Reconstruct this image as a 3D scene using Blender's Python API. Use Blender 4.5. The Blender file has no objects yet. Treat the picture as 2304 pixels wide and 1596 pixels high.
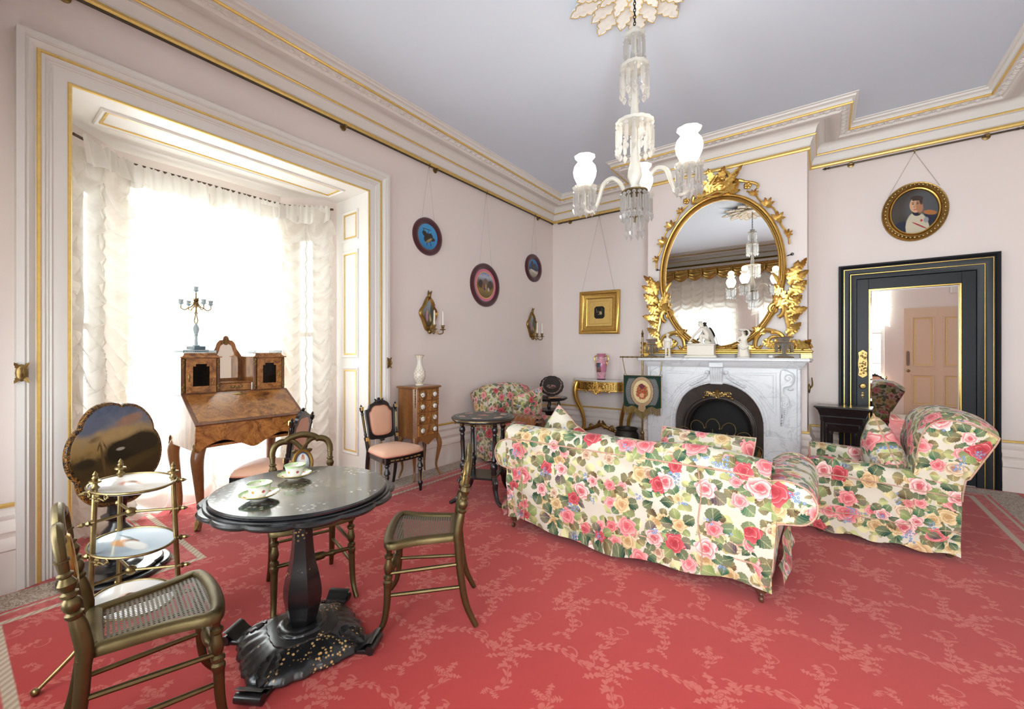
import bpy, math, random
from mathutils import Vector, Matrix
from math import sin, cos, pi, radians, sqrt, atan2, exp
random.seed(7)
SC = bpy.context.scene
COL = SC.collection
# ---------------------------------------------------------------- camera
cam_d = bpy.data.cameras.new('camera'); cam = bpy.data.objects.new('camera', cam_d); COL.objects.link(cam)
cam.location = (3.868, -6.441, 1.40); cam.rotation_euler = (radians(90), 0, radians(36.51))
cam_d.sensor_width = 36.0; cam_d.lens = 952.0 / 2304 * 36.0; cam_d.shift_y = -3.0 / 2304; cam_d.clip_start = 0.02
SC.camera = cam
SC.view_settings.view_transform = 'Standard'; SC.view_settings.look = 'None'
SC.view_settings.gamma = 1.0; SC.view_settings.use_curve_mapping = False
SC.view_settings.exposure = 0.02
cy = SC.cycles
cy.max_bounces = 8; cy.diffuse_bounces = 5; cy.glossy_bounces = 4; cy.transmission_bounces = 6; cy.transparent_max_bounces = 12
cy.sample_clamp_indirect = 6.0; cy.caustics_reflective = False; cy.caustics_refractive = False
cy.use_denoising = True
# ---------------------------------------------------------------- daylight
w = bpy.data.worlds.new('sky'); SC.world = w; w.use_nodes = True
bg = w.node_tree.nodes['Background']; bg.inputs[0].default_value = (0.93, 0.97, 1.0, 1); bg.inputs[1].default_value = 2.4
def area(name, loc, rot, sx, sy, power, col):
    l = bpy.data.lights.new(name, 'AREA'); l.shape = 'RECTANGLE'; l.size = sx; l.size_y = sy; l.energy = power; l.color = col
    o = bpy.data.objects.new(name, l); COL.objects.link(o); o.location = loc; o.rotation_euler = rot; return o
# daylight outside the bay window (left) and outside the two tall windows of the front wall (behind the camera)
area('daylight_bay', (-1.75, -4.9, 1.75), (0, radians(-90), 0), 2.4, 1.9, 330, (0.86, 0.94, 1.0))
area('daylight_front', (1.33, -7.25, 1.45), (radians(90), 0, 0), 1.6, 2.0, 95, (0.88, 0.95, 1.0))
area('daylight_front', (2.95, -7.25, 1.45), (radians(90), 0, 0), 1.0, 2.0, 80, (0.88, 0.95, 1.0))
area('daylight_front', (4.62, -7.25, 1.9), (radians(90), 0, 0), 1.3, 2.6, 560, (0.88, 0.95, 1.0))
# ---------------------------------------------------------------- mesh builder
def cr(P, n=6, closed=False):
    P = [Vector(p) for p in P]; N = len(P); out = []
    rng = range(N if closed else N - 1)
    for i in rng:
        a = P[(i - 1) % N] if closed or i > 0 else P[0]; b = P[i]; c = P[(i + 1) % N]
        d = P[(i + 2) % N] if closed or i + 2 < N else P[-1]
        for k in range(n):
            t = k / n
            out.append(0.5 * ((2 * b) + (c - a) * t + (2 * a - 5 * b + 4 * c - d) * t * t + (3 * b - a - 3 * c + d) * t ** 3))
    if not closed: out.append(P[-1])
    return out
class MB:
    def __init__(s): s.v = []; s.f = []; s.uv = []; s.mi = []; s.M = Matrix(); s.m = 0
    def at(s, x=0, y=0, z=0, rz=0, rx=0, ry=0, sc=1):
        s.M = Matrix.Translation((x, y, z)) @ Matrix.Rotation(rz, 4, 'Z') @ Matrix.Rotation(ry, 4, 'Y') @ Matrix.Rotation(rx, 4, 'X') @ Matrix.Scale(sc, 4); return s
    def mat(s, M): s.M = M; return s
    def add(s, V, F, UV=None):
        o = len(s.v); s.v += [(s.M @ Vector(p))[:] for p in V]
        for i, f in enumerate(F):
            s.f.append([k + o for k in f]); s.uv.append(UV[i] if UV else None); s.mi.append(s.m)
        return s
    def box(s, x0, x1, y0, y1, z0, z1, b=0.0):
        if b <= 0:
            V = [(x, y, z) for z in (z0, z1) for y in (y0, y1) for x in (x0, x1)]
            return s.add(V, [(0, 2, 3, 1), (4, 5, 7, 6), (0, 1, 5, 4), (2, 6, 7, 3), (0, 4, 6, 2), (1, 3, 7, 5)])
        b = min(b, (x1 - x0) * .49, (y1 - y0) * .49, (z1 - z0) * .49)
        return s.prism([(x0 + b, y0), (x1 - b, y0), (x1, y0 + b), (x1, y1 - b), (x1 - b, y1), (x0 + b, y1), (x0, y1 - b), (x0, y0 + b)], z0, z1, b)
    def prism(s, O, z0, z1, b=0.0):
        # O counter-clockwise outline; b chamfers the rims
        n = len(O)
        def inset(d):
            R = []
            for i in range(n):
                p = Vector(O[i - 1]); q = Vector(O[i]); r = Vector(O[(i + 1) % n])
                e = (q - p); g = (r - q)
                if e.length < 1e-9: e = g
                if g.length < 1e-9: g = e
                e = e.normalized(); g = g.normalized()
                k = Vector((-e.y - g.y, e.x + g.x)); L = k.length
                k = k / L if L > 1e-6 else Vector((-e.y, e.x))
                c = max(.4, k.dot(Vector((-e.y, e.x)))); R.append((q.x + k.x * d / c, q.y + k.y * d / c))
            return R
        rings = [(O, z0), (O, z1)] if b <= 0 else [(inset(b), z0), (O, z0 + b), (O, z1 - b), (inset(b), z1)]
        V = []; F = []
        for o, z in rings: V += [(x, y, z) for x, y in o]
        for k in range(len(rings) - 1):
            for i in range(n): j = (i + 1) % n; F.append((k * n + i, k * n + j, (k + 1) * n + j, (k + 1) * n + i))
        F.append(tuple(reversed(range(n)))); F.append(tuple(range((len(rings) - 1) * n, len(rings) * n)))
        return s.add(V, F)
    def lathe(s, P, seg=20, a0=0.0, a1=2 * pi, fn=None, cap=True):
        full = abs(a1 - a0 - 2 * pi) < 1e-6; n = seg if full else seg + 1; V = []; F = []; UV = []
        for r, z in P:
            for i in range(n):
                a = a0 + (a1 - a0) * i / seg; k = fn(a, z, r) if fn else 1.0
                V.append((r * k * cos(a), r * k * sin(a), z))
        L = [0]
        for k in range(len(P) - 1): L.append(L[-1] + math.hypot(P[k + 1][0] - P[k][0], P[k + 1][1] - P[k][1]))
        for k in range(len(P) - 1):
            for i in range(seg):
                j = (i + 1) % n; F.append((k * n + i, k * n + j, (k + 1) * n + j, (k + 1) * n + i))
                UV.append([(i / seg, L[k]), ((i + 1) / seg, L[k]), ((i + 1) / seg, L[k + 1]), (i / seg, L[k + 1])])
        if cap and full:
            if P[0][0] > 1e-5: F.append(tuple(reversed(range(n)))); UV.append([(0, 0)] * n)
            if P[-1][0] > 1e-5: F.append(tuple(range((len(P) - 1) * n, len(P) * n))); UV.append([(0, 0)] * n)
        return s.add(V, F, UV)
    def tube(s, P, r, seg=8, closed=False, n=0, flat=1.0, up=None):
        if n: 
            if not isinstance(r, (int, float)):
                m = len(P); rr = []; N = n * (m - 1) + 1
                for i in range(N): t = i / n; k = min(int(t), m - 2); rr.append(r[k] + (r[k + 1] - r[k]) * (t - k))
                r = rr
            P = cr(P, n, closed)
        else: P = [Vector(p) for p in P]
        N = len(P); R = [r] * N if isinstance(r, (int, float)) else list(r)
        T = []
        for i in range(N):
            a = P[i - 1] if (i > 0 or closed) else P[i]; b = P[(i + 1) % N] if (i < N - 1 or closed) else P[i]
            d = b - a; T.append(d.normalized() if d.length > 1e-9 else Vector((0, 0, 1)))
        u = Vector(up) if up else (Vector((0, 0, 1)) if abs(T[0].z) < .9 else Vector((1, 0, 0)))
        u = (u - T[0] * u.dot(T[0])).normalized(); V = []; F = []
        for i in range(N):
            u = (u - T[i] * u.dot(T[i]))
            if up: u = (Vector(up) - T[i] * Vector(up).dot(T[i]))
            u = u.normalized() if u.length > 1e-6 else Vector((1, 0, 0)); w2 = T[i].cross(u)
            for k in range(seg):
                a = 2 * pi * k / seg; V.append(tuple(P[i] + u * (R[i] * cos(a)) + w2 * (R[i] * flat * sin(a))))
        for i in range(N if closed else N - 1):
            j = (i + 1) % N
            for k in range(seg): l = (k + 1) % seg; F.append((i * seg + k, i * seg + l, j * seg + l, j * seg + k))
        if not closed: F.append(tuple(reversed(range(seg)))); F.append(tuple(range((N - 1) * seg, N * seg)))
        return s.add(V, F)
    def sweep(s, prof, path, closed=False, side=1, capends=True):
        # prof: (offset, height); path in local xy; offset to the right of travel for side=1
        n = len(path); m = len(prof); Q = [Vector((p[0], p[1])) for p in path]; N = []
        for i in range(n):
            e = (Q[i] - Q[i - 1]).normalized() if (i > 0 or closed) else None
            g = (Q[(i + 1) % n] - Q[i]).normalized() if (i < n - 1 or closed) else None
            e = e or g; g = g or e
            ne = Vector((e.y, -e.x)) * side; ng = Vector((g.y, -g.x)) * side; k = ne + ng
            k = k.normalized() if k.length > 1e-6 else ne; N.append(k / max(.3, k.dot(ne)))
        V = []; F = []; UV = []; L = 0.0; LL = [0.0]
        for i in range(n):
            for p, h in prof: q = Q[i] + N[i] * p; V.append((q.x, q.y, h))
        cnt = n if closed else n - 1
        for i in range(cnt):
            L2 = L + (Q[(i + 1) % n] - Q[i]).length; d = 0.0
            for k in range(m - 1):
                j = (i + 1) % n; d2 = d + math.hypot(prof[k + 1][0] - prof[k][0], prof[k + 1][1] - prof[k][1])
                F.append((i * m + k, j * m + k, j * m + k + 1, i * m + k + 1)); UV.append([(L, d), (L2, d), (L2, d2), (L, d2)]); d = d2
            L = L2
        if not closed and capends and m > 2:
            F.append(tuple(range(m))); UV.append([(0, 0)] * m); F.append(tuple(reversed(range((n - 1) * m, n * m)))); UV.append([(0, 0)] * m)
        return s.add(V, F, UV)
    def sheet(s, fn, nu, nv, cu=False, us=1.0, vs=1.0, flip=False):
        V = []; F = []; UV = []; NU = nu if cu else nu + 1
        for j in range(nv + 1):
            for i in range(NU): V.append(tuple(fn(i / nu, j / nv)))
        for j in range(nv):
            for i in range(nu):
                a = j * NU + i; b = j * NU + (i + 1) % NU; f = (a, b, b + NU, a + NU)
                u = [(i / nu * us, j / nv * vs), ((i + 1) / nu * us, j / nv * vs), ((i + 1) / nu * us, (j + 1) / nv * vs), (i / nu * us, (j + 1) / nv * vs)]
                if flip: f = f[::-1]; u = u[::-1]
                F.append(f); UV.append(u)
        return s.add(V, F, UV)
    def ell(s, c, r, seg=14, rings=9, e=1.0):
        # ellipsoid, or a superellipsoid (soft box) with e < 1
        if isinstance(r, (int, float)): r = (r, r, r)
        pw = lambda t: math.copysign(abs(t) ** e, t)
        V = []; F = []
        for j in range(rings + 1):
            b = -pi / 2 + pi * j / rings
            for i in range(seg):
                a = 2 * pi * i / seg; V.append((c[0] + r[0] * pw(cos(b)) * pw(cos(a)), c[1] + r[1] * pw(cos(b)) * pw(sin(a)), c[2] + r[2] * pw(sin(b))))
        for j in range(rings):
            for i in range(seg): k = (i + 1) % seg; F.append((j * seg + i, j * seg + k, (j + 1) * seg + k, (j + 1) * seg + i))
        return s.add(V, F)
    def leaf(s, base, tip, wdt, up=(0, 0, 1), curl=.25, lobes=5, th=.25, n=24, cut=.42):
        # acanthus leaf: lobed strip with a raised midrib, curling along 'up'
        B = Vector(base); D = Vector(tip) - B; L = D.length; D = D / L; U = Vector(up); U = (U - D * U.dot(D)).normalized(); S = D.cross(U)
        V = []; F = []
        for i in range(n + 1):
            t = i / n; wv = wdt * (sin(pi * min(1, t * .93 + .07)) ** .7) * (1 - cut * (1 - abs(sin(pi * lobes * t + .9 * t))) ** 1.6) * (1 - .35 * t)
            c = B + D * (L * t) + U * (curl * L * t * t)
            for k in (-1, -.5, 0, .5, 1):
                V.append(tuple(c + S * (wv * k) - D * (wdt * .30 * abs(k)) * (1 - t) + U * (wdt * th * (1.0 if k == 0 else .45 if abs(k) == .5 else .75) * (1 - .4 * t))))
        V2 = [tuple(Vector(p) - U * (wdt * .18)) for p in V]; o = len(V)
        for i in range(n):
            for k in range(4):
                a = i * 5 + k; F.append((a, a + 1, a + 6, a + 5)); F.append((a + o + 5, a + o + 6, a + o + 1, a + o))
            for k in (0, 4): a = i * 5 + k; f = (a, a + 5, a + 5 + o, a + o); F.append(f if k == 0 else f[::-1])
        return s.add(V + V2, F)
    def scroll(s, c, r0, turns, ax, ay, rad, dirn=1, a0=0.0, n=26, taper=.75):
        # flat spiral tube in the plane ax/ay
        A = Vector(ax); B = Vector(ay); C = Vector(c); P = []; R = []
        for i in range(n + 1):
            t = i / n; a = a0 + dirn * turns * 2 * pi * t; r = r0 * (1 - .86 * t)
            P.append(C + A * (r * cos(a)) + B * (r * sin(a))); R.append(rad * (1 - taper * t * .6))
        return s.tube(P, R, 7)
    def build(s, name, mats, parent=None, ang=38, loc=None, rz=None):
        me = bpy.data.meshes.new(name); me.from_pydata(s.v, [], s.f); 
        if not isinstance(mats, (list, tuple)): mats = [mats]
        for m in mats: me.materials.append(m)
        if len(mats) > 1: me.polygons.foreach_set('material_index', s.mi)
        uvl = me.uv_layers.new(name='UVMap'); buf = []
        for i, p in enumerate(me.polygons):
            u = s.uv[i]
            if u: 
                for q in u: buf += [q[0], q[1]]
            else:
                n = p.normal; ax = max(range(3), key=lambda k: abs(n[k]))
                for vi in p.vertices:
                    c = s.v[vi]; buf += [c[1], c[2]] if ax == 0 else ([c[0], c[2]] if ax == 1 else [c[0], c[1]])
        uvl.data.foreach_set('uv', buf)
        me.validate(); me.update()
        me.polygons.foreach_set('use_smooth', [True] * len(me.polygons))
        try: me.set_sharp_from_angle(angle=radians(ang))
        except Exception: pass
        o = bpy.data.objects.new(name, me); COL.objects.link(o)
        if parent: o.parent = parent
        if loc: o.location = loc
        if rz is not None: o.rotation_euler = (0, 0, rz)
        return o
def tag(o, label, cat, group=None, kind=None):
    o['label'] = label; o['category'] = cat
    if group: o['group'] = group
    if kind: o['kind'] = kind
    return o
def thing(name, label, cat, loc=(0, 0, 0), rz=0, group=None):
    o = bpy.data.objects.new(name, None); COL.objects.link(o); o.location = loc; o.rotation_euler = (0, 0, rz); o.empty_display_size = .1
    return tag(o, label, cat, group)
def struct(o): o['kind'] = 'structure'; return o
def dup(root, loc, rz, label, group=None):
    def cp(o, par):
        c = o.copy(); COL.objects.link(c)
        if par: c.parent = par
        for ch in kids.get(o, []): cp(ch, c)
        return c
    kids = {}
    for o in bpy.data.objects:
        if o.parent: kids.setdefault(o.parent, []).append(o)
    r = cp(root, None); r.location = loc; r.rotation_euler = (0, 0, rz); r['label'] = label
    if group: r['group'] = group
    return r
ML = Matrix(((0, 0, 1, 0), (1, 0, 0, 0), (0, 1, 0, 0), (0, 0, 0, 1)))       # local x,y,z -> along +y, up, out of the left wall
MK = Matrix(((1, 0, 0, 0), (0, 0, -1, 0), (0, 1, 0, 0), (0, 0, 0, 1)))      # local x,y,z -> along +x, up, out of the fireplace wall
def T(x, y, z): return Matrix.Translation((x, y, z))
# ---------------------------------------------------------------- node maths
class E:
    def __init__(s, g, k): s.g = g; s.k = k
    def __add__(s, o): return s.g.m('ADD', s, o)
    __radd__ = __add__
    def __sub__(s, o): return s.g.m('SUBTRACT', s, o)
    def __rsub__(s, o): return s.g.m('SUBTRACT', o, s)
    def __mul__(s, o): return s.g.m('MULTIPLY', s, o)
    __rmul__ = __mul__
    def __truediv__(s, o): return s.g.m('DIVIDE', s, o)
    def __rtruediv__(s, o): return s.g.m('DIVIDE', o, s)
    def __pow__(s, o): return s.g.m('POWER', s, o)
    def __neg__(s): return s * -1.0
class G:
    def __init__(s, name):
        s.mt = bpy.data.materials.new(name); s.mt.use_nodes = True; s.nt = s.mt.node_tree
        s.p = s.nt.nodes['Principled BSDF']; s.out = s.nt.nodes['Material Output']
    def n(s, t): return s.nt.nodes.new('ShaderNode' + t)
    def l(s, a, b): s.nt.links.new(a.k if isinstance(a, E) else a, b)
    def set(s, sock, v):
        if isinstance(v, E): s.l(v, sock)
        elif isinstance(v, (tuple, list)) and sock.type == 'RGBA': sock.default_value = (*v[:3], 1)
        else: sock.default_value = v
    def m(s, op, a, b=None, c=None, clamp=False):
        d = s.n('Math'); d.operation = op; d.use_clamp = clamp; s.set(d.inputs[0], a)
        if b is not None: s.set(d.inputs[1], b)
        if c is not None: s.set(d.inputs[2], c)
        return E(s, d.outputs[0])
    def sin(s, a): return s.m('SINE', a)
    def abs(s, a): return s.m('ABSOLUTE', a)
    def frac(s, a): return s.m('FRACT', a)
    def floor(s, a): return s.m('FLOOR', a)
    def mn(s, a, b): return s.m('MINIMUM', a, b)
    def mx(s, a, b): return s.m('MAXIMUM', a, b)
    def sat(s, a): return s.m('ADD', a, 0.0, clamp=True)
    def lt(s, d, e, soft): return s.m('MULTIPLY_ADD', (e - d), 1.0 / soft, .5, clamp=True)      # 1 where d < e
    def hash(s, a): return s.frac(s.sin(a * 12.9898 + 3.7) * 43758.55)
    def len(s, x, y): return s.m('SQRT', x * x + y * y)
    def ang(s, y, x): return s.m('ARCTAN2', y, x)
    def mix(s, f, a, b, mode='MIX'):
        d = s.n('Mix'); d.data_type = 'RGBA'; d.blend_type = mode; s.set(d.inputs[0], f); s.set(d.inputs[6], a); s.set(d.inputs[7], b); return E(s, d.outputs[2])
    def uv(s): t = s.n('TexCoord'); return E(s, t.outputs['UV'])
    def obj(s): t = s.n('TexCoord'); return E(s, t.outputs['Object'])
    def sep(s, v): d = s.n('SeparateXYZ'); s.l(v, d.inputs[0]); return [E(s, o) for o in d.outputs]
    def sepc(s, v): d = s.n('SeparateColor'); s.l(v, d.inputs[0]); return [E(s, o) for o in d.outputs]
    def comb(s, x, y, z=0.0):
        d = s.n('CombineXYZ'); s.set(d.inputs[0], x); s.set(d.inputs[1], y); s.set(d.inputs[2], z); return E(s, d.outputs[0])
    def noise(s, v, sc, det=3, rough=.5, dist=0.0, dim='3D'):
        d = s.n('TexNoise'); d.noise_dimensions = dim; s.l(v, d.inputs['Vector']); d.inputs['Scale'].default_value = sc; d.inputs['Detail'].default_value = det
        d.inputs['Roughness'].default_value = rough; d.inputs['Distortion'].default_value = dist; return E(s, d.outputs[0])
    def voro(s, v, sc=1.0, rnd=1.0, feat='F1', dim='2D'):
        d = s.n('TexVoronoi'); d.voronoi_dimensions = dim; d.feature = feat; s.l(v, d.inputs['Vector']); d.inputs['Scale'].default_value = sc; d.inputs['Randomness'].default_value = rnd
        return {o.name: E(s, o) for o in d.outputs}
    def ramp(s, f, stops, interp='LINEAR'):
        d = s.n('ValToRGB'); r = d.color_ramp; r.interpolation = interp
        while len(r.elements) < len(stops): r.elements.new(.5)
        for e, (p, c) in zip(r.elements, stops): e.position = p; e.color = (*c, 1)
        s.l(f, d.inputs[0]); return E(s, d.outputs[0])
    def bump(s, h, st=.3, dist=.01):
        d = s.n('Bump'); d.inputs['Strength'].default_value = st; d.inputs['Distance'].default_value = dist; s.l(h, d.inputs['Height']); s.l(d.outputs[0], s.p.inputs['Normal'])
    def fin(s, col=None, rough=.5, metal=0.0, **k):
        if col is not None: s.set(s.p.inputs['Base Color'], col)
        s.set(s.p.inputs['Roughness'], rough); s.set(s.p.inputs['Metallic'], metal)
        for a, b in k.items(): s.set(s.p.inputs[a.replace('_', ' ')], b)
        return s.mt
def L(r, g, b):            # sRGB 0-255 to linear
    f = lambda c: c / 255 / 12.92 if c / 255 <= .04045 else ((c / 255 + .055) / 1.055) ** 2.4
    return (f(r), f(g), f(b))
def plain(name, c, rough=.5, metal=0.0, var=.06, sc=6.0, bump=0.0, bsc=60.0, **k):
    g = G(name); v = g.obj(); n = g.noise(v, sc, 4, .55)
    col = g.mix(n, tuple(x * (1 - var) for x in c), tuple(min(1, x * (1 + var)) for x in c))
    if bump: g.bump(g.noise(v, bsc, 3, .6), bump, .004)
    return g.fin(col, rough, metal, **k)
M = {}
M['wall'] = plain('pink_wall_paint', L(238, 226, 220), .6, 0, .02, 1.5, .06, 90)
M['ceil'] = plain('ceiling_paint', L(222, 233, 246), .75, 0, .015, 1.2, .05, 40)
M['trim'] = plain('white_trim_paint', L(234, 230, 224), .42, 0, .012, 3)
M['trimd'] = plain('cream_door_paint', L(224, 196, 172), .45, 0, .02, 3)
M['gilt'] = plain('gilt_paint', (.80, .56, .18), .36, .65, .18, 30)
def gilded(name, hi, lo, rough=.3, sc=26):
    g = G(name); v = g.obj(); n = g.noise(v, sc, 5, .6);
    f = g.m('MULTIPLY_ADD', n, .9, -.1, clamp=True)
    g.bump(g.noise(v, 70, 3, .6), .2, .004)
    return g.fin(g.mix(f, lo, hi), rough, .92)
M['gold'] = gilded('burnished_gold_leaf', (.90, .62, .20), (.60, .36, .08), .3)
M['goldold'] = gilded('dark_old_gold', (.62, .40, .12), (.20, .11, .03), .36, 45)
M['brass'] = gilded('aged_brass', (.40, .30, .13), (.17, .12, .05), .34, 30)
M['ormolu'] = gilded('dark_ormolu', (.50, .34, .12), (.16, .10, .04), .36, 60)
M['bronzec'] = gilded('bronze_gold_chair_paint', (.20, .15, .068), (.105, .078, .034), .42, 12)
M['railm'] = plain('bronzed_rail', (.075, .055, .035), .4, .6, .3, 20)
M['ebony'] = plain('ebonised_wood', (.012, .011, .011), .28, 0, .3, 9, 0, 60, Coat_Weight=.3, Coat_Roughness=.15)
M['ebonyd'] = plain('black_door_paint', (.009, .0105, .0135), .42, 0, .3, 5, .04, 120, Specular_IOR_Level=.32)
M['iron'] = plain('burnished_cast_iron', (.085, .075, .066), .42, .7, .35, 14, .1, 70)
M['irond'] = plain('blackened_iron', (.012, .011, .010), .7, .2, .3, 20, .2, 50)
M['coal'] = plain('coal', (.03, .026, .024), .6, 0, .6, 30, .5, 40)
M['pot'] = plain('dark_patinated_bronze', (.045, .038, .031), .5, .4, .4, 22, .4, 80)
M['velvet'] = plain('maroon_velvet', L(70, 14, 22), .85, 0, .15, 60, .1, 300, Sheen_Weight=.5)
M['silk'] = plain('pink_silk_upholstery', L(226, 176, 146), .55, 0, .05, 12, .05, 400, Sheen_Weight=.2)
M['nails'] = plain('rose_braid', L(196, 128, 104), .6, 0, .2, 200)
M['throw'] = plain('brown_wool_throw', L(140, 82, 36), .95, 0, .2, 40, .5, 160, Sheen_Weight=.4)
M['wax'] = plain('candle_wax', L(240, 236, 222), .5, 0, .01, 5, Subsurface_Weight=.1)
M['alab'] = plain('alabaster', L(236, 228, 214), .45, 0, .03, 18, Subsurface_Weight=.08)
M['plug'] = plain('white_plastic', L(230, 228, 222), .4)
M['celad'] = plain('pale_blue_enamel', L(176, 192, 196), .3, 0, .1, 30)
M['porc'] = plain('white_porcelain', L(240, 238, 232), .12, 0, .01, 3)
M['wire'] = plain('thin_wire', L(170, 158, 150), .5, .3)
M['walnutd'] = plain('dark_walnut', (.085, .033, .015), .35, 0, .4, 10)
M['board'] = plain('pale_floor_boards', L(196, 184, 166), .6, 0, .1, 8)
def wood(name, a, b, c, sc=5.0, rough=.28, stretch=(1, 1, 3.5), burl=True):
    g = G(name); v = g.obj(); mp = g.n('Mapping'); mp.inputs['Scale'].default_value = (1 / stretch[0], 1 / stretch[1], 1 / stretch[2]); g.l(v, mp.inputs[0]); v2 = E(g, mp.outputs[0])
    n = g.noise(v2, sc, 8, .66, 2.2 if burl else .6); k = g.noise(v, sc * 9, 3, .6, 1.0)
    col = g.ramp(n + (k - .5) * .22, [(.28, a), (.45, b), (.6, c), (.78, b)])
    return g.fin(col, rough, 0, Coat_Weight=.35, Coat_Roughness=.12)
M['burl'] = wood('burr_walnut_marquetry', (.075, .022, .006), (.26, .095, .022), (.47, .20, .05), 7)
M['walnut'] = wood('walnut_veneer', (.085, .030, .010), (.22, .085, .026), (.33, .15, .045), 4, .32, (1, 1, 6), False)
M['burlp'] = wood('rosewood_banding', (.05, .016, .007), (.13, .045, .016), (.2, .07, .022), 6)
# marble
def marble(name, base, vein, sc=2.2):
    g = G(name); v = g.obj(); n = g.noise(v, sc, 6, .6, 1.4); d = g.abs(n - .5); m1 = g.lt(d, .008, .03)
    n2 = g.noise(v, sc * 2.7, 5, .6, 1.0); m2 = g.lt(g.abs(n2 - .48), .004, .02); cl = g.noise(v, 1.3, 3, .5)
    c = g.mix(g.sat(m1 * .75 + m2 * .45) * cl, base, vein); c = g.mix(cl * .35, c, tuple(x * .86 for x in base))
    return g.fin(c, .22, 0)
M['marble'] = marble('white_veined_marble', L(226, 228, 230), L(120, 126, 134))
M['marbleg'] = marble('grey_marble', L(205, 200, 194), L(150, 146, 140), 6)
# glass etc.
def glassy(name, col, tr, rough=.04, alpha=.35):
    g = G(name); a = g.n('BsdfGlossy'); a.inputs['Color'].default_value = (*col, 1); a.inputs['Roughness'].default_value = rough
    t = g.n('BsdfTransparent'); t.inputs['Color'].default_value = (*tr, 1); fr = g.n('LayerWeight'); fr.inputs[0].default_value = alpha
    x = g.n('MixShader'); g.l(fr.outputs['Facing'], x.inputs[0]); g.l(t.outputs[0], x.inputs[1]); g.l(a.outputs[0], x.inputs[2]); g.l(x.outputs[0], g.out.inputs[0]); return g.mt
M['glass'] = glassy('clear_cut_glass', (1, .98, .95), (.95, .95, .95))
M['pane'] = glassy('window_glass', (1, 1, 1), (.97, .98, .98), .01, .15)
M['glassd'] = glassy('dark_cabinet_glass', (.35, .35, .35), (.42, .34, .28), .06, .25)
M['opal'] = plain('opaline_glass', L(206, 202, 192), .25, 0, .02, 5, Alpha=.80)
g = G('lit_frosted_globe'); g.fin((.95, .9, .82), .4, 0, Emission_Color=(1.0, .90, .74), Emission_Strength=2.4); M['glow'] = g.mt
g = G('frosted_globe_rim'); g.fin((.95, .92, .86), .45, 0, Emission_Color=(1.0, .88, .70), Emission_Strength=.45); M['rim'] = g.mt
def mirr(name, c, r): 
    g = G(name); return g.fin(c, r, 1.0)
M['mirror'] = mirr('silvered_mirror', (.93, .95, .94), .004)
M['mirrorw'] = mirr('old_desk_mirror', (.84, .80, .70), .06)
# sheer cream silk blinds
g = G('sheer_cream_silk'); df = g.n('BsdfDiffuse'); tl = g.n('BsdfTranslucent'); tp = g.n('BsdfTransparent')
v = g.uv(); nn = g.noise(v, 30, 3, .5); cc = g.mix(nn, L(236, 232, 222), L(248, 245, 238)); g.l(cc, df.inputs[0]); g.l(cc, tl.inputs[0]); tp.inputs[0].default_value = (.98, .98, .97, 1)
x1 = g.n('MixShader'); x1.inputs[0].default_value = .5; g.l(df.outputs[0], x1.inputs[1]); g.l(tl.outputs[0], x1.inputs[2])
x2 = g.n('MixShader'); x2.inputs[0].default_value = .28; g.l(x1.outputs[0], x2.inputs[1]); g.l(tp.outputs[0], x2.inputs[2]); g.l(x2.outputs[0], g.out.inputs[0]); M['sheer'] = g.mt
g = G('gathered_cream_silk'); df = g.n('BsdfDiffuse'); tl = g.n('BsdfTranslucent'); df.inputs[0].default_value = (*L(240, 237, 230), 1); tl.inputs[0].default_value = (*L(240, 237, 230), 1); x1 = g.n('MixShader'); x1.inputs[0].default_value = .24; g.l(df.outputs[0], x1.inputs[1]); g.l(tl.outputs[0], x1.inputs[2]); g.l(x1.outputs[0], g.out.inputs[0]); M['sheerv'] = g.mt
# cane seat: open octagon weave
g = G('woven_cane'); u_, v_, _ = g.sep(g.uv()); k = 1 / .0135
a = g.frac(u_ * k) - .5; b = g.frac(v_ * k) - .5; hole = g.lt(g.mx(g.mx(g.abs(a), g.abs(b)), (g.abs(a) + g.abs(b)) * .72), .27, .06)
g.fin((.135, .112, .075), .5, 0); tp = g.n('BsdfTransparent'); x = g.n('MixShader'); g.l(hole, x.inputs[0]); g.l(g.p.outputs[0], x.inputs[1]); g.l(tp.outputs[0], x.inputs[2]); g.l(x.outputs[0], g.out.inputs[0]); M['cane'] = g.mt
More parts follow.
